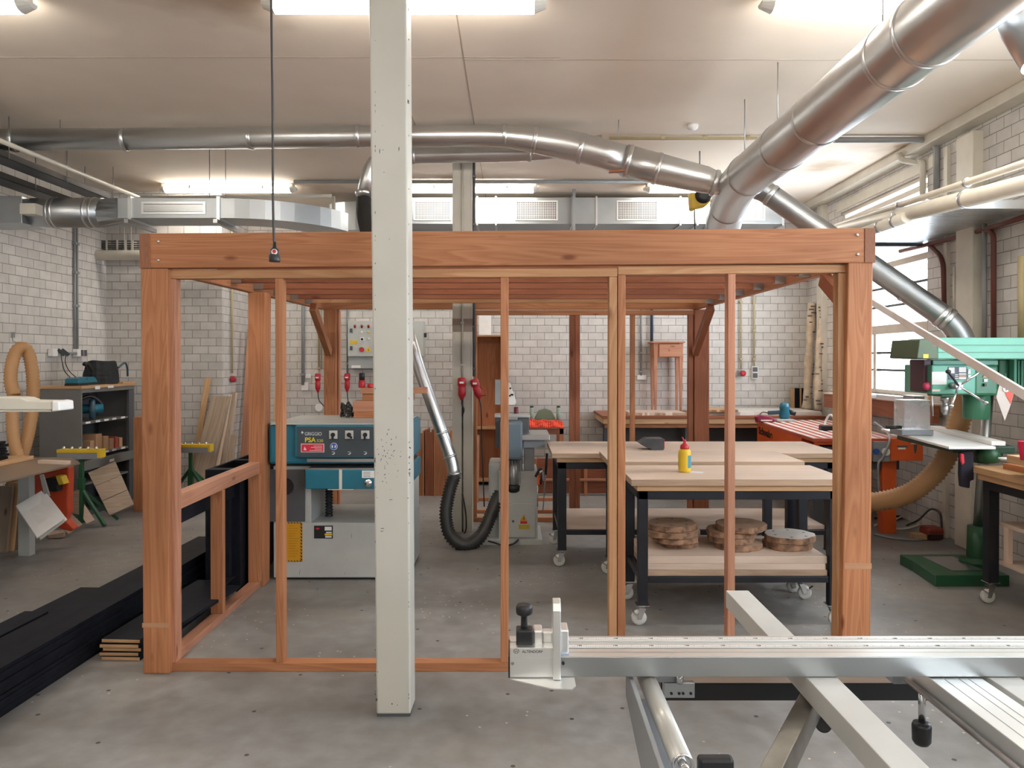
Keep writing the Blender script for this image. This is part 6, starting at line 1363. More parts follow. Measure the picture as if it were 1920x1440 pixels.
rp([W(1790, 500), W(1790, 620)], .016, M_CREAM, 'thin cream vertical pipe on the right wall')
rp([W(1916, 480), W(1916, 640)], .03, M_YCON, 'yellowish vertical pipe at the right edge of the photo')
rp([P(1648, 437, 7.9), P(1788, 437, 7.6), P(1795, 442, 7.6)], .018, M_CREAM, 'thin cream pipe under the metal deck')
# window board with clutter
a = W(1640, 752); t = thing('window_board', 'long reddish wooden board below the window, behind the green drill press', 'board', (3.95, 8, 1.25))
mb = MB(); y0, y1 = 7.3, 9.85; mb.box(XR(y0)-.16, XR(y0)-.10, y0, y1, 1.09, 1.26); fin(mb, 'front_board', M_FIRD, t); mb = MB().box(XR(y0)-.18, XR(y0)-.02, y0, y1, 1.2605, 1.275); fin(mb, 'top_board', M_PLY, t)
for i, (y, h, w_, m_, lab) in enumerate(((8.6, .04, .5, M_STEEL, 'grey metal profile lying on the window board, far one'), (8.0, .05, .45, M_ALU, 'silver profile lying on the window board'), (7.55, .07, .22, M_GREY, 'grey box on the near end of the window board'))):
    mb = MB().box(3.90, 4.0, y-w_/2, y+w_/2, 1.2756, 1.2756+h); single(mb, 'metal_profile', m_, lab, 'profile', bev=.004)
mb = MB().beam((3.99, 7.35, 1.277), (4.04, 7.35, 1.48), .03, .03); single(mb, 'wood_stick', M_PINE, 'short pale stick standing at the near end of the window board', 'stick')

# ================================================================== orange machine table at the right
zT = .93; x0n, x1n, yn = PX(1525, 7.45), 3.80, 7.45; x0f, x1f, yf2 = PX(1416, 9.72), 4.05, 9.72
t = thing('machine_table', 'orange panel saw table with striped top in the far right corner', 'machine table', (3.4, yn, 0))
mb = MB(); mb.hexa([(x0n, yn, zT-.03), (x1n, yn, zT-.03), (x1f, yf2, zT-.03), (x0f, yf2, zT-.03)], [(x0n, yn, zT), (x1n, yn, zT), (x1f, yf2, zT), (x0f, yf2, zT)]); fin(mb, 'table_top', paint('table_pink', (.52, .09, .05), .45), t)
mb = MB(); nst = 9
for k in range(nst):
    f0, f1 = (k+.1)/nst, (k+.55)/nst
    mb.hexa([(x0n+(x1n-x0n)*f0, yn+.02, zT), (x0n+(x1n-x0n)*f1, yn+.02, zT), (x0f+(x1f-x0f)*f1, yf2-.02, zT), (x0f+(x1f-x0f)*f0, yf2-.02, zT)], [(x0n+(x1n-x0n)*f0, yn+.02, zT+.006), (x0n+(x1n-x0n)*f1, yn+.02, zT+.006), (x0f+(x1f-x0f)*f1, yf2-.02, zT+.006), (x0f+(x1f-x0f)*f0, yf2-.02, zT+.006)])
fin(mb, 'pale_strip', paint('strip_pale', (.80, .70, .66), .4), t)
zc = .55
mb = MB(); mb.hexa([(x0n+.02, yn+.35, zc), (x0n+.05, yn+.35, zc), (x0f+.05, yf2-.02, zc), (x0f+.02, yf2-.02, zc)], [(x0n+.02, yn+.35, zT-.031), (x0n+.05, yn+.35, zT-.031), (x0f+.05, yf2-.02, zT-.031), (x0f+.02, yf2-.02, zT-.031)]); sp = fin(mb, 'side_panel', M_ORANGE, t)
mb = MB(); mb.box(x0n+.02, x1n-.2, yn+.02, yn+.04, zT-.06, zT-.031); mb.box(x0n+.03, x0n+.07, yn+.03, yn+.34, zT-.16, zT-.06); fin(mb, 'front_rail', M_ORANGE, t)
mb = MB().box(x0f+.02, x1f-.1, yf2-.05, yf2-.03, .2, zT-.031); fin(mb, 'rear_panel', M_ORANGE, t)
mb = MB()
for k in range(4): mb.box(x0n+.10, x0n+.34, yn+.06, yn+.32, zT-.19+k*.028, zT-.168+k*.028)
fin(mb, 'stacked_magazine', M_DGREY, t)
for x, y, m_ in ((x0n+.05, yn+.1, M_DGREY), (3.62, yn+.05, M_ORANGE), (x0f+.05, yf2-.15, M_ORANGE), (3.85, yf2-.15, M_DGREY)):
    mb = MB().box(x, x+.14, y, y+.10, 0, zT-.2); fin(mb, 'leg', m_, t, bev=.004)
mb = MB().box(x0n+.03, 3.8, yn+.08, yn+.2, .62, zT-.2); fin(mb, 'cross_beam', M_DGREY, t)
ybx = yn-.03
mb = MB().pb(1638, 1682, 828, 866, ybx, .12); cpn = fin(mb, 'switch_panel', M_GREY, t, bev=.004)
for u, v, m_, r in ((1642, 846, M_BLUE, .028), (1660, 847, M_WHITE, .038)): p = P(u, v, ybx); mb = MB().cyl((p.x, ybx-.02, p.z), (p.x, ybx, p.z), r, 18); fin(mb, 'switch_knob', m_, cpn)
mb = MB().pb(1670.5, 1731, 822, 864, ybx-.02, .14); ob = fin(mb, 'orange_box', M_ORANGE, t, bev=.004)
mb = MB(); mb.pb(1684, 1698, 839.5, 842.5, ybx-.022, .002); mb.pb(1708, 1722, 831, 832.5, ybx-.022, .002); fin(mb, 'pale_mark', M_PAPER, ob)
mb = MB(); mb.pb(1682, 1702, 835.5, 838.5, ybx-.022, .002); mb.pp([(1713, 834), (1720, 834), (1719, 843), (1717, 850), (1715, 850), (1714, 843)], ybx-.022, .002); fin(mb, 'dark_mark', M_DGREY, ob)
# lettering on the left side panel
dxy = Vector((x0f-x0n, yf2-yn-.35+.02, 0)); ang = math.atan2(-dxy.y, -dxy.x)
c = Vector((x0n+.018, yn+.37, 0)); f = .98
pos = Vector((x0n+.017+(x0f-x0n)*.95, yn+.35+(yf2-yn-.37)*.95, .775)); text('lettering', 'Schwabe', .125, tuple(pos), M_BLACKP, t, rz=ang, sx=1.5, bold=.004)
# sanders and other tools on it
ts = thing('orbital_sander', 'teal hand sander with grey pad on the far end of the orange table', 'power tool', (PX(1470, 9.5), 9.5, zT))
x, y, z = PX(1471, 9.5), 9.5, zT+.0065
mb = MB().lathe((x, y, z+.03), [(.05, 0), (.062, .02), (.066, .07), (.055, .11), (.062, .14), (.05, .185), (.02, .20)], 22); fin(mb, 'sander_body', M_TEAL, ts)
mb = MB().box(x-.13, x+.09, y-.11, y+.05, z, z+.03); fin(mb, 'sanding_pad', M_LGREY, ts, bev=.006)
mb = MB().beam((x-.04, y, z+.11), (x-.20, y+.02, z+.10), .05, .05); fin(mb, 'handle', M_TEALD, ts, bev=.012)
mb = MB().tube(catmull([(x-.20, y+.02, z+.10), (x-.27, y, z+.11), (x-.33, y-.05, z+.06), (x-.30, y-.15, z+.012)], 6), .007, 8); fin(mb, 'cord', M_RUBBER, ts)
mb = MB().cyl((x+.05, y, z+.12), (x+.13, y-.01, z+.09), .03, 14); fin(mb, 'dust_port', M_BLACKP, ts)
ts = thing('sponge_sander', 'maroon hand tool lying left of the teal sander', 'power tool', (PX(1435, 9.35), 9.35, zT)); x, y, z = PX(1436, 9.35), 9.35, zT+.0065
mb = MB(); mb.prism([(x-.10, y, z), (x+.12, y, z), (x+.12, y, z+.035), (x+.05, y, z+.07), (x-.06, y, z+.09), (x-.12, y, z+.065)], (0, .09, 0)); fin(mb, 'tool_body', paint('maroon2', (.26, .015, .06), .4), ts, bev=.012)
mb = MB().box(x-.06, x+.08, y-.003, y, z+.012, z+.03); fin(mb, 'pale_stripe', M_CREAM, ts)
mb = MB().tube(catmull([P(1575, 800, 8.4), P(1558, 778, 8.5), P(1548, 790, 8.5), P(1546, 806, 8.4), P(1556, 812, 8.3)], 6), .012, 10); single(mb, 'white_hose', M_WHITE, 'short white curved hose behind the right post on the orange table', 'hose')
mb = MB().cb(P(1560, 803, 8.3), (.26, .10, .07)); single(mb, 'black_tool', M_BLACKP, 'black tool on the orange table just left of the right front post', 'power tool', bev=.015)
mb = MB().tube(catmull([P(1640, 792, 7.9), P(1660, 808, 7.6), P(1668, 826, 7.38), P(1655, 858, 7.38), P(1647, 870, 7.38), P(1648, 915, 7.4), P(1650, 935, 7.4)], 8), .011, 8); single(mb, 'thick_cable', M_GREY, 'grey cable hanging over the switch panel of the orange table', 'cable')
mb = MB().cb(P(1700, 819, 7.5)+Vector((0, 0, .01)), (.26, .2, .018), RZ(.2)); single(mb, 'white_sheet', M_WHITE, 'white sheet on the near end of the orange table', 'sheet')
# tan suction hose on the right
t = thing('suction_hose', 'thick tan ribbed suction hose curving below the green drill press', 'hose', tuple(P(1700, 940, 6.6)))
mb = MB(); p, r = corr([P(1590, 944, 6.9), P(1650, 940, 6.75), P(1705, 925, 6.6), P(1752, 888, 6.5), P(1780, 845, 6.45), P(1796, 800, 6.4), P(1806, 760, 6.35), P(1810, 720, 6.2), P(1814, 690, 6.0)], .088, .017, .15); mb.tube(p, r, 28); fin(mb, 'hose_tube', M_TAN, t)
# floor things
t = thing('foot_switch', 'red foot switch on the floor against the right wall', 'foot switch', tuple(G(1755, 1014)))
Yf = FY(1014); mb = MB().pb(1738, 1772, 990, 1014, Yf, .16); fin(mb, 'housing', paint('dull_red', (.22, .03, .02), .45), t, bev=.03)
mb = MB().pb(1741, 1768, 1003, 1010, Yf-.012, .014); fin(mb, 'opening', M_BLACKP, t)
mb = MB().tube(catmull([P(1766, 992, Yf+.1), P(1762, 962, Yf+.25), P(1745, 955, Yf+.35), P(1722, 975, Yf+.3), G(1700, 985, .01)], 8), .010, 8); fin(mb, 'cord', M_RUBBER, t)
for i, (pts, m_, lab) in enumerate((([(1640, 985), (1670, 978), (1700, 962), (1725, 935)], M_CREAM, 'pale cable on the floor under the orange table, curving up'), ([(1640, 1002), (1680, 1010), (1720, 1012), (1745, 1005)], M_GREY, 'grey cable lying nearest on the floor under the orange table'), ([(1640, 972), (1680, 968), (1730, 974), (1790, 990), (1810, 1000)], M_RUBBER, 'black cable on the floor along the right wall'), ([(1645, 960), (1675, 990), (1720, 985), (1750, 960)], M_CREAM, 'thin pale cable crossing the others under the orange table'))):
    mb = MB().tube(catmull([G(u, v, .012) for u, v in pts], 8), .011, 8); single(mb, 'floor_cable', m_, lab, 'cable')
mb = MB().cb(G(1722, 1005, .03), (.12, .1, .05)); single(mb, 'wood_offcut', M_PINE, 'small wood offcut on the floor left of the red foot switch', 'wood scrap', bev=.003)

# ================================================================== drill press
t = thing('drill_press', 'large mint green pillar drill press on a dark green foot at the right', 'drill press', (3.75, 6.0, 0))
Yb = FY(1100); y2 = Yb+.62
mb = MB().prism([(PX(1712, Yb+.42), Yb+.42, 0), (PX(1755, Yb), Yb, 0), (PX(1895, Yb), Yb, 0), (PX(1882, Yb+.1)+.02, y2, 0), (PX(1712, Yb+.42), y2, 0)], (0, 0, .085)); fin(mb, 'foot', M_GREEN, t, bev=.006)
xc, yc = PX(1836, 6.1), 6.1
mb = MB().box(PX(1775, Yb+.2), PX(1835, Yb+.2), Yb+.12, y2-.08, .085, .089); fin(mb, 'foot_plate', M_STEEL, t)
mb = MB().lathe((xc, yc, .085), [(.135, 0), (.135, .03), (.075, .035), (.085, .05), (.078, .29), (.05, .295)], 26); fin(mb, 'column_socket', M_GREEN, t)
mb = MB().cyl((xc, yc, .37), (xc+.06, yc-.02, PZ(735, yc)), .040, 26); fin(mb, 'pillar', metal('pillar_steel', (.55, .55, .54), .4), t)
Yq = 5.75
mb = MB().lathe((PX(1849, Yq), Yq+.12, PZ(787, Yq)), [(.090, 0), (.094, .006), (.094, .25), (.07, .26)], 28); fin(mb, 'collar', M_MINTD, t)
def db(u0, u1, v0, v1, Y, d, nm, m_, bev=.006, par=None): mb = MB().pb(u0, u1, v0, v1, Y, d); return fin(mb, nm, m_, par or t, bev=bev)
mb = MB().pb(1758, 1990, 633, 673, 5.5, .42); bc = fin(mb, 'belt_cover', M_MINT, t, bev=.006)
mb = MB()
for v in (647, 660.5): mb.pb(1760, 1990, v-.6, v+.6, 5.496, .005)
fin(mb, 'cover_seam', M_MINTD, bc)
mb = MB().pp([(1724, 636), (1757, 636), (1760, 674), (1719, 672)], 5.48, .40); ec = fin(mb, 'cover_end', paint('olive', (.07, .11, .055), .45), t, bev=.006)
mb = MB().pb(1731, 1741, 664, 671.5, 5.476, .003); fin(mb, 'yellow_sticker', M_YELLOW, ec)
hd = db(1747, 1830, 684, 739, 5.62, .40, 'head_casting', M_MINT, .01)
db(1749, 1872, 675, 685, 5.68, .34, 'upper_casting', MATS['mint_paint'])
db(1826, 1873, 684, 742, 5.66, .36, 'head_side', M_MINTD, .02)
db(1873, 1990, 674, 741, 5.85, .3, 'motor_bracket', M_MINTD, .01)
for u in (1903, 1909, 1915): db(u, u+3, 676, 735, 5.82, .03, 'motor_rib', M_MINT, .002)
db(1901.5, 1907, 674, 730, 5.78, .06, 'bracket_rib', M_MINT, .003)
db(1732, 1746, 674, 735, 5.68, .2, 'switch_column', paint('plum', (.10, .05, .07), .5), .006)
mb = MB().lathe(P(1737, 724, 5.66), [(.028, 0), (.030, .01), (.028, .022), (.01, .026)], 18, axis=(0, -1, 0)); fin(mb, 'stop_button', paint('pinkish_red', (.55, .03, .10), .4), t)
db(1747.5, 1775, 697, 721, 5.616, .003, 'white_label', M_PAPER, 0, hd)
db(1778, 1813, 687.5, 712, 5.616, .003, 'chart_label', paint('label_dark', (.10, .11, .16), .5), 0, hd)
mb = MB()
for u0, u1, v0, v1 in ((1779, 1790, 689, 700), (1798, 1811.5, 688.5, 698), (1798, 1811.5, 700, 702.5), (1798, 1811.5, 707, 711), (1791, 1797, 702, 703.5), (1791, 1797, 705.5, 707), (1791, 1797, 709, 710.5), (1815, 1820, 692, 701), (1815.5, 1821, 703, 708)): mb.pb(u0, u1, v0, v1, 5.611, .003)
fin(mb, 'label_fields', M_PAPER, hd)
mb = MB().pb(1798, 1811.5, 703.5, 706, 5.611, .003); fin(mb, 'label_fields', paint('peach', (.65, .35, .22), .5), hd)
mb = MB().pb(1748, 1763, 730, 734, 5.612, .006); fin(mb, 'name_plate', M_CREAM, hd)
mb = MB().prism([P(1842.5, 708, 5.655), P(1854.5, 708, 5.655), P(1848.5, 697.5, 5.655)], (0, -.003, 0)); fin(mb, 'warning_triangle', paint('peach', (0, 0, 0)), t)
mb = MB().pb(1845, 1852, 710.5, 716, 5.652, .003); fin(mb, 'white_square', M_PAPER, t); mb = MB().pb(1846, 1850, 719, 724.5, 5.64, .02); fin(mb, 'black_switch', M_BLACKP, t)
db(1765, 1790, 739, 744, 5.70, .2, 'quill_housing', M_MINTD)
mb = MB().lathe(P(1772, 778, 5.78), [(.012, 0), (.017, .01), (.027, .02), (.027, .07), (.021, .075), (.021, .10), (.034, .105), (.034, .145)], 20); fin(mb, 'chuck', M_STEEL, t)
hub = P(1799, 724, 5.52); mb = MB().cyl(hub+Vector((0, .1, 0)), hub, .026, 18); h_ = fin(mb, 'feed_hub', M_STEEL, t)
for u, v, m_, by in ((1778, 697, M_BLACKP, 5.44), (1784, 761, M_CHROME, 5.44), (1849, 755, M_CHROME, 5.48), (1844, 693, M_CHROME, 5.5)):
    e = P(u, v, by); mb = MB().cyl(hub+Vector((0, .01, 0)), e, .0085, 10); mb.lathe(e-Vector((0, 0, .014)), [(.006, 0), (.016, .005), (.018, .014), (.016, .023), (.006, .028)], 14); fin(mb, 'feed_handle', m_, h_)
mb = MB().cyl(P(1747.5, 742, 5.6), P(1748.5, 780, 5.6), .008, 8); mb.v = mb.v; fin(mb, 'depth_rod', M_STEEL, t)
# table under the drill
mb = MB(); zt3 = 1.072; mb.prism([P(1690, 824, 1)*0+Vector((3.26, 6.5, zt3-.05)), Vector((3.20, 5.56, zt3-.05)), Vector((3.62, 5.52, zt3-.05)), Vector((3.8, 6.1, zt3-.05)), Vector((3.7, 6.5, zt3-.05))], (0, 0, .05)); fin(mb, 'drill_table', paint('green_black', (.03, .07, .045), .4), t, bev=.006)
mb = MB(); mb.cyl((xc+.03, yc, .88), (xc+.03, yc, 1.03), .065, 20); mb.box(3.5, xc, 5.8, 6.15, .97, 1.02); fin(mb, 'table_arm', paint('green_black', (0, 0, 0)), t)
mb = MB().lathe(P(1855, 868, 5.5), [(.03, 0), (.06, .01), (.075, .05), (.06, .10), (.02, .115)], 22); fin(mb, 'crank_housing', M_GREEN, t)
# board, strip and guard box on it
zt4 = zt3+.0005
mb = MB().prism([(PX(1652, 6.75), 6.75, zt4), (PX(1780, 5.36), 5.36, zt4), (PX(1868, 5.36), 5.36, zt4), (PX(1775, 6.75)+.0, 6.75, zt4)], (0, 0, .018)); single(mb, 'white_board', M_WHITE, 'white laminated board lying on the drill press table', 'board', bev=.002)
mb = MB().beam((PX(1753, 6.7), 6.7, zt4+.034), (PX(1873, 5.42), 5.42, zt4+.034), .09, .03); single(mb, 'white_strip', M_WHITE, 'narrow white strip lying on the laminated board behind the guard box', 'strip', bev=.002)
t = thing('guard_box', 'clear plastic guard box on a grey base on the drill press table', 'guard', tuple(P(1720, 800, 6.1)))
Yg = 6.15; zb = zt4+.019
mb = MB().pb(1691, 1751, 797, 806, Yg-.02, .2); mb.v = [Vector((p.x, p.y, zb if p.z < PZ(802, Yg) else zb+.045)) for p in mb.v]; fin(mb, 'base', M_GREY, t, bev=.006)
M_CLEAR = milky('clear_plastic')
a = P(1695, 795, Yg); b = P(1744, 752, Yg); mb = MB(); th = .004
mb.box(a.x, b.x, Yg, Yg+th, zb+.046, b.z); mb.box(a.x, b.x, Yg+.16, Yg+.164, zb+.046, b.z); mb.box(a.x, a.x+th, Yg+th, Yg+.16, zb+.046, b.z); mb.box(b.x-th, b.x, Yg+th, Yg+.16, zb+.046, b.z); fin(mb, 'clear_cover', M_CLEAR, t)
mb = MB().box(a.x-.002, b.x+.002, Yg-.002, Yg+.166, b.z, b.z+.008); fin(mb, 'cover_lid', M_WHITE, t)
mb = MB().cyl(P(1662, 801, Yg), P(1690, 801, Yg), .014, 12); fin(mb, 'black_handle', M_BLACKP, t)
# sign sheet hanging
t = thing('paper_sheet', 'white and red paper sheet hanging crookedly at the right of the drill press', 'paper sheet', tuple(P(1885, 790, 5.2)))
mb = MB().pp([(1876, 713), (1905, 725), (1893, 765), (1884, 789), (1868, 745)], 5.2, .003); fin(mb, 'sheet', paint('sheet_white', (.45, .40, .36), .6), t)
mb = MB().pp([(1884, 716), (1905, 725), (1895, 757), (1886, 740)], 5.197, .002); fin(mb, 'red_area', paint('sign_red', (.65, .05, .02), .5), t)
mb = MB().lathe((PX(1887.5, 5.193), 5.196, PZ(729, 5.193)), [(.022, 0), (.022, .001)], 20, axis=(0, -1, 0)); rc = fin(mb, 'white_disc', M_PAPER, t)
mb = MB().cb((PX(1887.5, 5.19), 5.1938, PZ(729, 5.19)), (.005, .001, .032)); fin(mb, 'dark_bar', M_DGREY, rc)
mb = MB().cyl(P(1886, 716, 5.21), P(1886, 700, 5.45), .003, 6); fin(mb, 'hook_wire', M_STEEL, t)
# black tool bag with red strap hanging
t = thing('hanging_glove', 'black cloth with a red strap hanging from the drill press table', 'cloth', tuple(P(1818, 915, 5.45)))
mb = MB().pp([(1802, 848), (1826, 845), (1827, 900), (1820, 902), (1819, 916), (1803, 913), (1801, 890)], 5.42, .04); fin(mb, 'black_cloth', paint('cloth_black', (.012, .010, .02), .8), t, bev=.008)
mb = MB().pp([(1802, 850), (1808, 852), (1809, 868), (1805, 872), (1802, 862)], 5.405, .02); fin(mb, 'red_strap', paint('strap_red', (.75, .04, .07), .5), t, bev=.004)
# long white board edge sloping across
a, b = P(1612, 553, 6.3), P(1990, 781, 3.3)
mb = MB().beam(a, b, .014, .054, up=(0, .55, .83)); single(mb, 'sloping_board', paint('bright_white', (.88, .88, .87), .4), 'long thin white board sloping down to the right in front of the drill press', 'board', bev=.002)

# ================================================================== right bench on casters
x0, x1, y0, y1 = 3.29, 4.0, 3.6, 5.42
t = thing('work_table', 'work table on casters cut off by the right edge of the photo', 'work table', (3.7, 4.6, 0))
zt5 = .945
mb = MB().box(x0-.03, x1, y0, y1+.05, zt5-.045, zt5); fin(mb, 'tabletop', M_PINE, t, bev=.003); mb = MB().box(x0, x1, y0, y1, zt5-.09, zt5-.0455); fin(mb, 'under_board', M_PINE, t, bev=.003)
mb = MB(); mb.box(x0+.02, x0+.07, y0+.03, y1-.03, zt5-.15, zt5-.091); mb.box(x0+.07, x1, y1-.08, y1-.03, zt5-.15, zt5-.091); fin(mb, 'top_rail', M_BLKSTEEL, t)
for x in (x0+.02, x1-.09):
    for y in (y0+.03, y1-.10): mb = MB().box(x, x+.07, y, y+.07, .15, zt5-.151); fin(mb, 'leg', M_BLKSTEEL, t); caster(t, x+.035, y+.035, .15, dirx=-1)
for z in (.28, .55): mb = MB().box(x0+.09, x1, y0+.1, y1-.1, z, z+.025); fin(mb, 'shelf', M_PLY, t)
mb = MB().box(x0+.09, x0+.12, y1-.2, y1-.15, .305, .55); fin(mb, 'shelf_post', M_PLY, t)
mb = MB().box(x0+.16, x1, y0+.3, y1-.3, .3055, .40); single(mb, 'stored_board', M_FIR, 'orange timber lying on the lower shelf of the right table', 'timber', bev=.003)
mb = MB().box(x0+.10, x1, 4.3, 5.3, zt5+.0005, zt5+.04); single(mb, 'stacked_board', M_FIR, 'orange board lying on the right work table', 'board', 'boards on the right work table', bev=.003)
mb = MB().box(x0+.16, x1, 4.0, 5.05, zt5+.041, zt5+.105); single(mb, 'stacked_board', M_FIR2, 'thick pale orange timber lying on the orange board at the right', 'board', 'boards on the right work table', bev=.003)
mb = MB().box(PX(1872, 5.0), x1, 4.2, 5.0, zt5+.106, zt5+.118); single(mb, 'white_sheet', M_WHITE, 'white sheet on top of the boards on the right work table', 'sheet', bev=.003)
mb = MB().box(PX(1888, 4.75), x1, 4.1, 4.75, zt5+.1185, zt5+.165); single(mb, 'thick_board', M_PINE, 'thick pale board carrying the red cup at the right edge', 'board', bev=.003)
mb = MB().lathe((PX(1925, 4.5), 4.5, zt5+.1655), [(.030, 0), (.036, .05), (.043, .105), (.045, .11)], 22); single(mb, 'red_cup', paint('cup_red', (.75, .02, .08), .35), 'red cup standing on the boards at the right edge', 'cup')

# ================================================================== foreground sliding table saw
zA = .845; zF = .900; yF = FY(1231, zF); yR = FY(1192.5, zF)
xL = PX(955, yF); xE = 2.2
t = thing('sliding_table_saw', 'aluminium cross fence and outrigger of a sliding table saw in the foreground', 'saw machine', (1.2, yF, 0))
mb = MB(); mb.box(xL, xE, yF, yF+.052, zA, zF-.001); fin(mb, 'fence_profile', metal('aluminium_shaded', (.50, .525, .535), .36, var=.04, scale=1.5, rv=.05), t, bev=.0015)  # front darker than the top: shade put into the aluminium colour
mb = MB()
for a, b, z in ((0.0005, .030, zF), (.036, .058, zF-.0015), (.064, .094, zF), (.098, .112, zF-.0035), (.116, yR-yF, zF)): mb.box(xL, xE, yF+a, yF+b, zF-.0088 if a > .05 else zF-.0009, z)
mb.box(xL, xE, yF+.0525, yR-.002, zA+.002, zF-.009); fin(mb, 'fence_top', M_ALU, t, bev=.0008)
# scales
M_SCALE = paint('scale_band', (.70, .70, .68), .35, var=.02); M_TICK = paint('tick_black', (.05, .05, .05), .5)
for yo, x0_ in ((.066, 1066), (.122, 1072)):
    mb = MB().box(PX(x0_, yF), xE, yF+yo, yF+yo+.018, zF-.002, zF+.0006); sc_ = fin(mb, 'scale_band', M_SCALE, t)
    mb = MB(); x = PX(x0_, yF)+.006; k = 0
    while x < xE-.01:
        mb.box(x, x+.0010, yF+yo+.002, yF+yo+(.012 if k % 5 == 0 else .007), zF+.0006, zF+.0009); x += .005; k += 1
    fin(mb, 'scale_ticks', M_TICK, sc_)
    for k in range(0, 16):
        text('scale_number', str(150-5*k), .009, (PX(x0_, yF)+.03+k*.1, yF+yo+.008, zF+.0006), M_TICK, sc_, tilt=0.0)
mb = MB().box(PX(953, yF), PX(956, yF), yF-.004, yF+.12, zA-.001, zF+.002); fin(mb, 'black_end_plate', M_BLACKP, t)
mb = MB().box(PX(956, yF), PX(1037, yF), yF-.006, yF-.0005, PZ(1268, yF), PZ(1231, yF)); ep = fin(mb, 'end_block', M_ALU, t, bev=.001)
mb = MB().box(PX(956, yF), PX(1037, yF), yF-.010, yF+.028, PZ(1230.5, yF), PZ(1212, yF)); np_ = fin(mb, 'logo_plate', M_ALU, t, bev=.001)
ya = yF-.0104; M_LOGO = paint('logo_dark', (.10, .09, .09), .5)
text('lettering', 'ALTENDORF', .0095, (PX(979, ya), ya, PZ(1224, ya)), M_LOGO, np_, sx=1.02, bold=.0002, ext=.0003)
p = P(968, 1221, ya); mb = MB(); R_ = .0080; rr0 = .0066
pr = [(p.x+R_*math.cos(2*PI*k/24), ya, p.z+R_*.82*math.sin(2*PI*k/24)) for k in range(24)]; pi_ = [(p.x+rr0*math.cos(2*PI*k/24), ya, p.z+rr0*.8*math.sin(2*PI*k/24)) for k in range(24)]
for k in range(24): mb.quad([pr[k], pr[(k+1) % 24], pi_[(k+1) % 24], pi_[k]])
zz = [(-.005, .003), (-.0028, -.0035), (0, .003), (.0028, -.0035), (.005, .003)]
for (a, b), (c, d) in zip(zz, zz[1:]): mb.beam((p.x+a, ya, p.z+b), (p.x+c, ya, p.z+d), .0004, .0014, up=(0, 1, 0)) if False else mb.quad([(p.x+a-.0006, ya, p.z+b), (p.x+a+.0006, ya, p.z+b), (p.x+c+.0006, ya, p.z+d), (p.x+c-.0006, ya, p.z+d)])
fin(mb, 'round_emblem', M_LOGO, np_)
for u, v, m_, r in ((961, 1244, M_STEEL, .0045), (1056, 1244, M_BLACKP, .0042)): q = P(u, v, yF-.006); mb = MB().cyl((q.x, yF-.007, q.z), (q.x, yF, q.z), r, 14); fin(mb, 'screw', m_, t)
# flip stop
mb = MB(); xs0, xs1 = PX(1037, yF-.02), PX(1052, yF-.02)
pts = [(1275, 0), (1262, -.0), (1140, .0), (1128, .01), (1121, .03)]
prof = [(yF-.018, PZ(1276, yF-.02)), (yF-.018, zF+.128), (yF-.010, zF+.146), (yF+.004, zF+.156), (yF+.016, zF+.154), (yF+.030, zF+.12), (yF+.045, zF+.06), (yF+.055, zF+.02), (yF+.03, zF+.006), (yF-.010, zF+.004), (yF-.010, PZ(1276, yF-.02))]
mb.prism([(xs0, y, z) for y, z in prof], (xs1-xs0, 0, 0)); stp = fin(mb, 'flip_stop', M_ALU, t, bev=.002)
mb = MB(); mb.box(PX(1001, yF), PX(1018, yF), yF+.02, yF+.075, zF+.001, PZ(1188, yF)); mb.box(PX(1052, yF), PX(1067, yF), yF+.01, yF+.075, zF+.001, PZ(1184, yF)); mb.box(PX(1018, yF), PX(1037, yF), yF+.03, yF+.06, zF+.004, PZ(1192, yF)); fin(mb, 'stop_bracket', M_ALU, t, bev=.004)
mb = MB().prism([(PX(957, yF), yF-.01, zA-.004), (PX(1030, yF), yF-.055, zA-.010), (PX(1070, yF), yF-.055, zA-.012), (PX(1078, yF), yF-.04, zA-.010), (PX(1077, yF), yF-.001, zA-.004)], (0, 0, .003)); fin(mb, 'stop_shoe', M_ALU, t)
mb = MB().box(PX(1053, yF), PX(1067, yF), yF+.004, yF+.035, zF+.0002, zF+.006); fin(mb, 'lens', paint('lens', (.35, .40, .50), .15), t)
xk = PX(983, yF+.03); mb = MB().box(PX(968, yF), PX(1000, yF), yF+.008, yF+.052, zF, PZ(1184, yF)); kb = fin(mb, 'clamp_base', M_BLACKP, t, bev=.005)
mb = MB(); zk = PZ(1186, yF); mb.lathe((xk, yF+.03, zk), [(.011, 0), (.0095, .01), (.009, .034), (.013, .037), (.0215, .041), (.023, .047), (.023, .058), (.020, .066), (.012, .068)], 26); fin(mb, 'clamp_knob', M_BLACKP, kb)
# outrigger bars
def bar(x0, x1, z0, z1, ya, yb, nm, m_=M_ALU, bev=.003): mb = MB().box(x0, x1, ya, yb, z0, z1); return fin(mb, nm, m_, t, bev=bev)
M_ALUP = paint('silver_paint', (.52, .515, .49), .35)
zbt = .842
ybar = FY(1107, zbt); bar(PX(1362, ybar), PX(1404, ybar), zbt-.062, zbt, 1.15, ybar, 'cross_bar', M_ALUP, .002)
b2 = bar(1.125, 1.265, zbt-.055, zbt, 1.15, yF+.12, 'wide_profile', M_ALU, .002)
mb = MB(); 
for dx in (.035, .075, .10): mb.box(1.125+dx, 1.127+dx, 1.15, yF+.1, zbt, zbt+.0006)
fin(mb, 'groove', M_GREY, b2)
mb = MB().cyl((1.113, 1.15, zbt-.045), (1.113, yF+.1, zbt-.045), .008, 12); fin(mb, 'guide_rod', M_STEEL, t)
bar(1.285, 1.37, zbt-.05, zbt, 1.15, yF+.12, 'rear_profile', M_ALUP, .002)
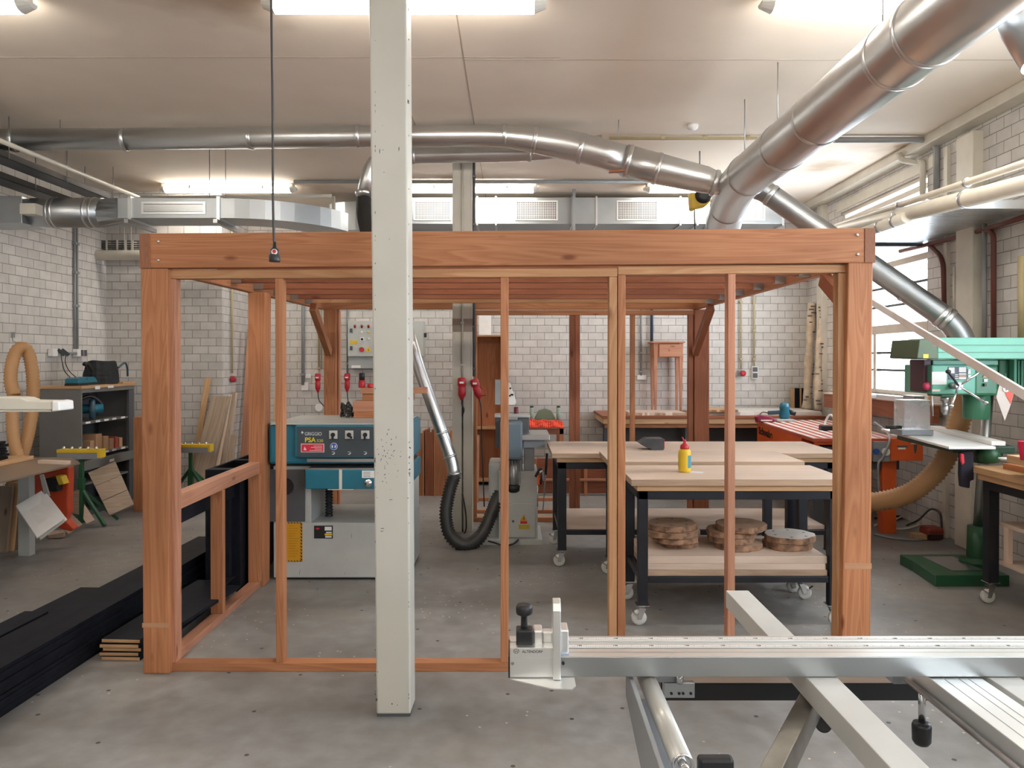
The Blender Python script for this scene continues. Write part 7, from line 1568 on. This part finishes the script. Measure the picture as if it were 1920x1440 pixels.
# roller and its arm
mb = MB().cyl((.372, FY(1427, .825), .818), (.372, yF+.1, .818), .0245, 30); rl = fin(mb, 'support_roller', paint('satin_silver', (.56, .56, .53), .3, metal=.35), t)
ye = FY(1427, .825); mb = MB().lathe((.372, ye, .818), [(.0245, 0), (.0245, .003), (.018, .003), (.018, .001)], 26, axis=(0, -1, 0)); mb.cyl((.372, ye-.03, .818), (.372, ye, .818), .010, 16); fin(mb, 'roller_shaft', M_CHROME, rl)
mb = MB(); mb.prism([(.318, yF+.08, .835), (.318, yF+.0, .835), (.318, 1.2, .80), (.318, 1.2, .52), (.318, 1.60, .62), (.318, 1.78, .66), (.318, yF+.08, .76)], (.012, 0, 0)); fin(mb, 'side_arm', M_GREY, t, bev=.002)
bar(.33, .372, .70, .765, 1.3, yF+.05, 'arm_rail', M_GREY)
# table plate under the fence
mb = MB().box(PX(1240, 2.36), PX(1790, 2.36), 2.36, 2.42, PZ(1314, 2.36), PZ(1281, 2.36)); fin(mb, 'black_crossbeam', M_BLACKP, t, bev=.002)
mb = MB().box(PX(1250, 2.34), PX(1760, 2.34), 2.34, 2.5, PZ(1280.5, 2.34), PZ(1266, 2.34)); fin(mb, 'wooden_edge', M_PLY, t)
mb = MB().pb(1245, 1303, 1281, 1309, 2.32, .03); br = fin(mb, 'steel_bracket', M_GALVD, t, bev=.002)
mb = MB(); 
for u in (1259, 1273.5, 1281, 1295.5): q = P(u, 1300.5, 2.318); mb.cyl((q.x, 2.317, q.z), (q.x, 2.321, q.z), .0042, 12)
fin(mb, 'bolt_hole', M_BLACKP, br)
mb = MB().pb(1233, 1283, 1267, 1280, 2.30, .05); fin(mb, 'steel_block', M_GREY, t, bev=.002); mb = MB().pb(1675, 1735, 1267, 1283, 2.25, .05); fin(mb, 'steel_block', M_GREY, t, bev=.002)
mb = MB().cyl(P(1274, 1281, 2.29), P(1274, 1264, 2.29), .010, 12); fin(mb, 'adjuster', M_CHROME, t)
# telescopic strut and knobs
a, b = P(1532, 1296, 2.2), P(1440, 1480, 1.75); mb = MB().beam(a, b, .062, .05, up=(0, 1, 0)); fin(mb, 'telescopic_strut', metal('worn_steel', (.42, .40, .36), .5, var=.45, scale=9), t, bev=.003)
mb = MB().cyl(P(1532, 1357, 2.16), P(1550, 1357, 2.16), .012, 16); mb.cyl(P(1544, 1358, 2.1), P(1544, 1358, 2.15), .022, 20); fin(mb, 'side_knob', M_BLACKP, t, bev=.004)
p = P(1728.5, 1358, 2.12); mb = MB().cyl(P(1729, 1285, 2.12), p, .0095, 14); fin(mb, 'clamp_rod', M_CHROME, t)
mb = MB().lathe(P(1728, 1398, 2.12), [(.010, 0), (.018, .004), (.0245, .014), (.0255, .055), (.022, .064), (.012, .066)], 22); fin(mb, 'clamp_grip', M_BLACKP, t)
mb = MB().pb(1311, 1378, 1424, 1470, 1.72, .03); fin(mb, 'black_handle', M_BLACKP, t, bev=.008)
mb = MB(); mb.box(.318, .40, 1.15, 1.25, 0, .7); mb.box(1.15, 1.35, 1.18, 1.38, 0, zbt-.06); fin(mb, 'machine_stand', M_LGREY, t)
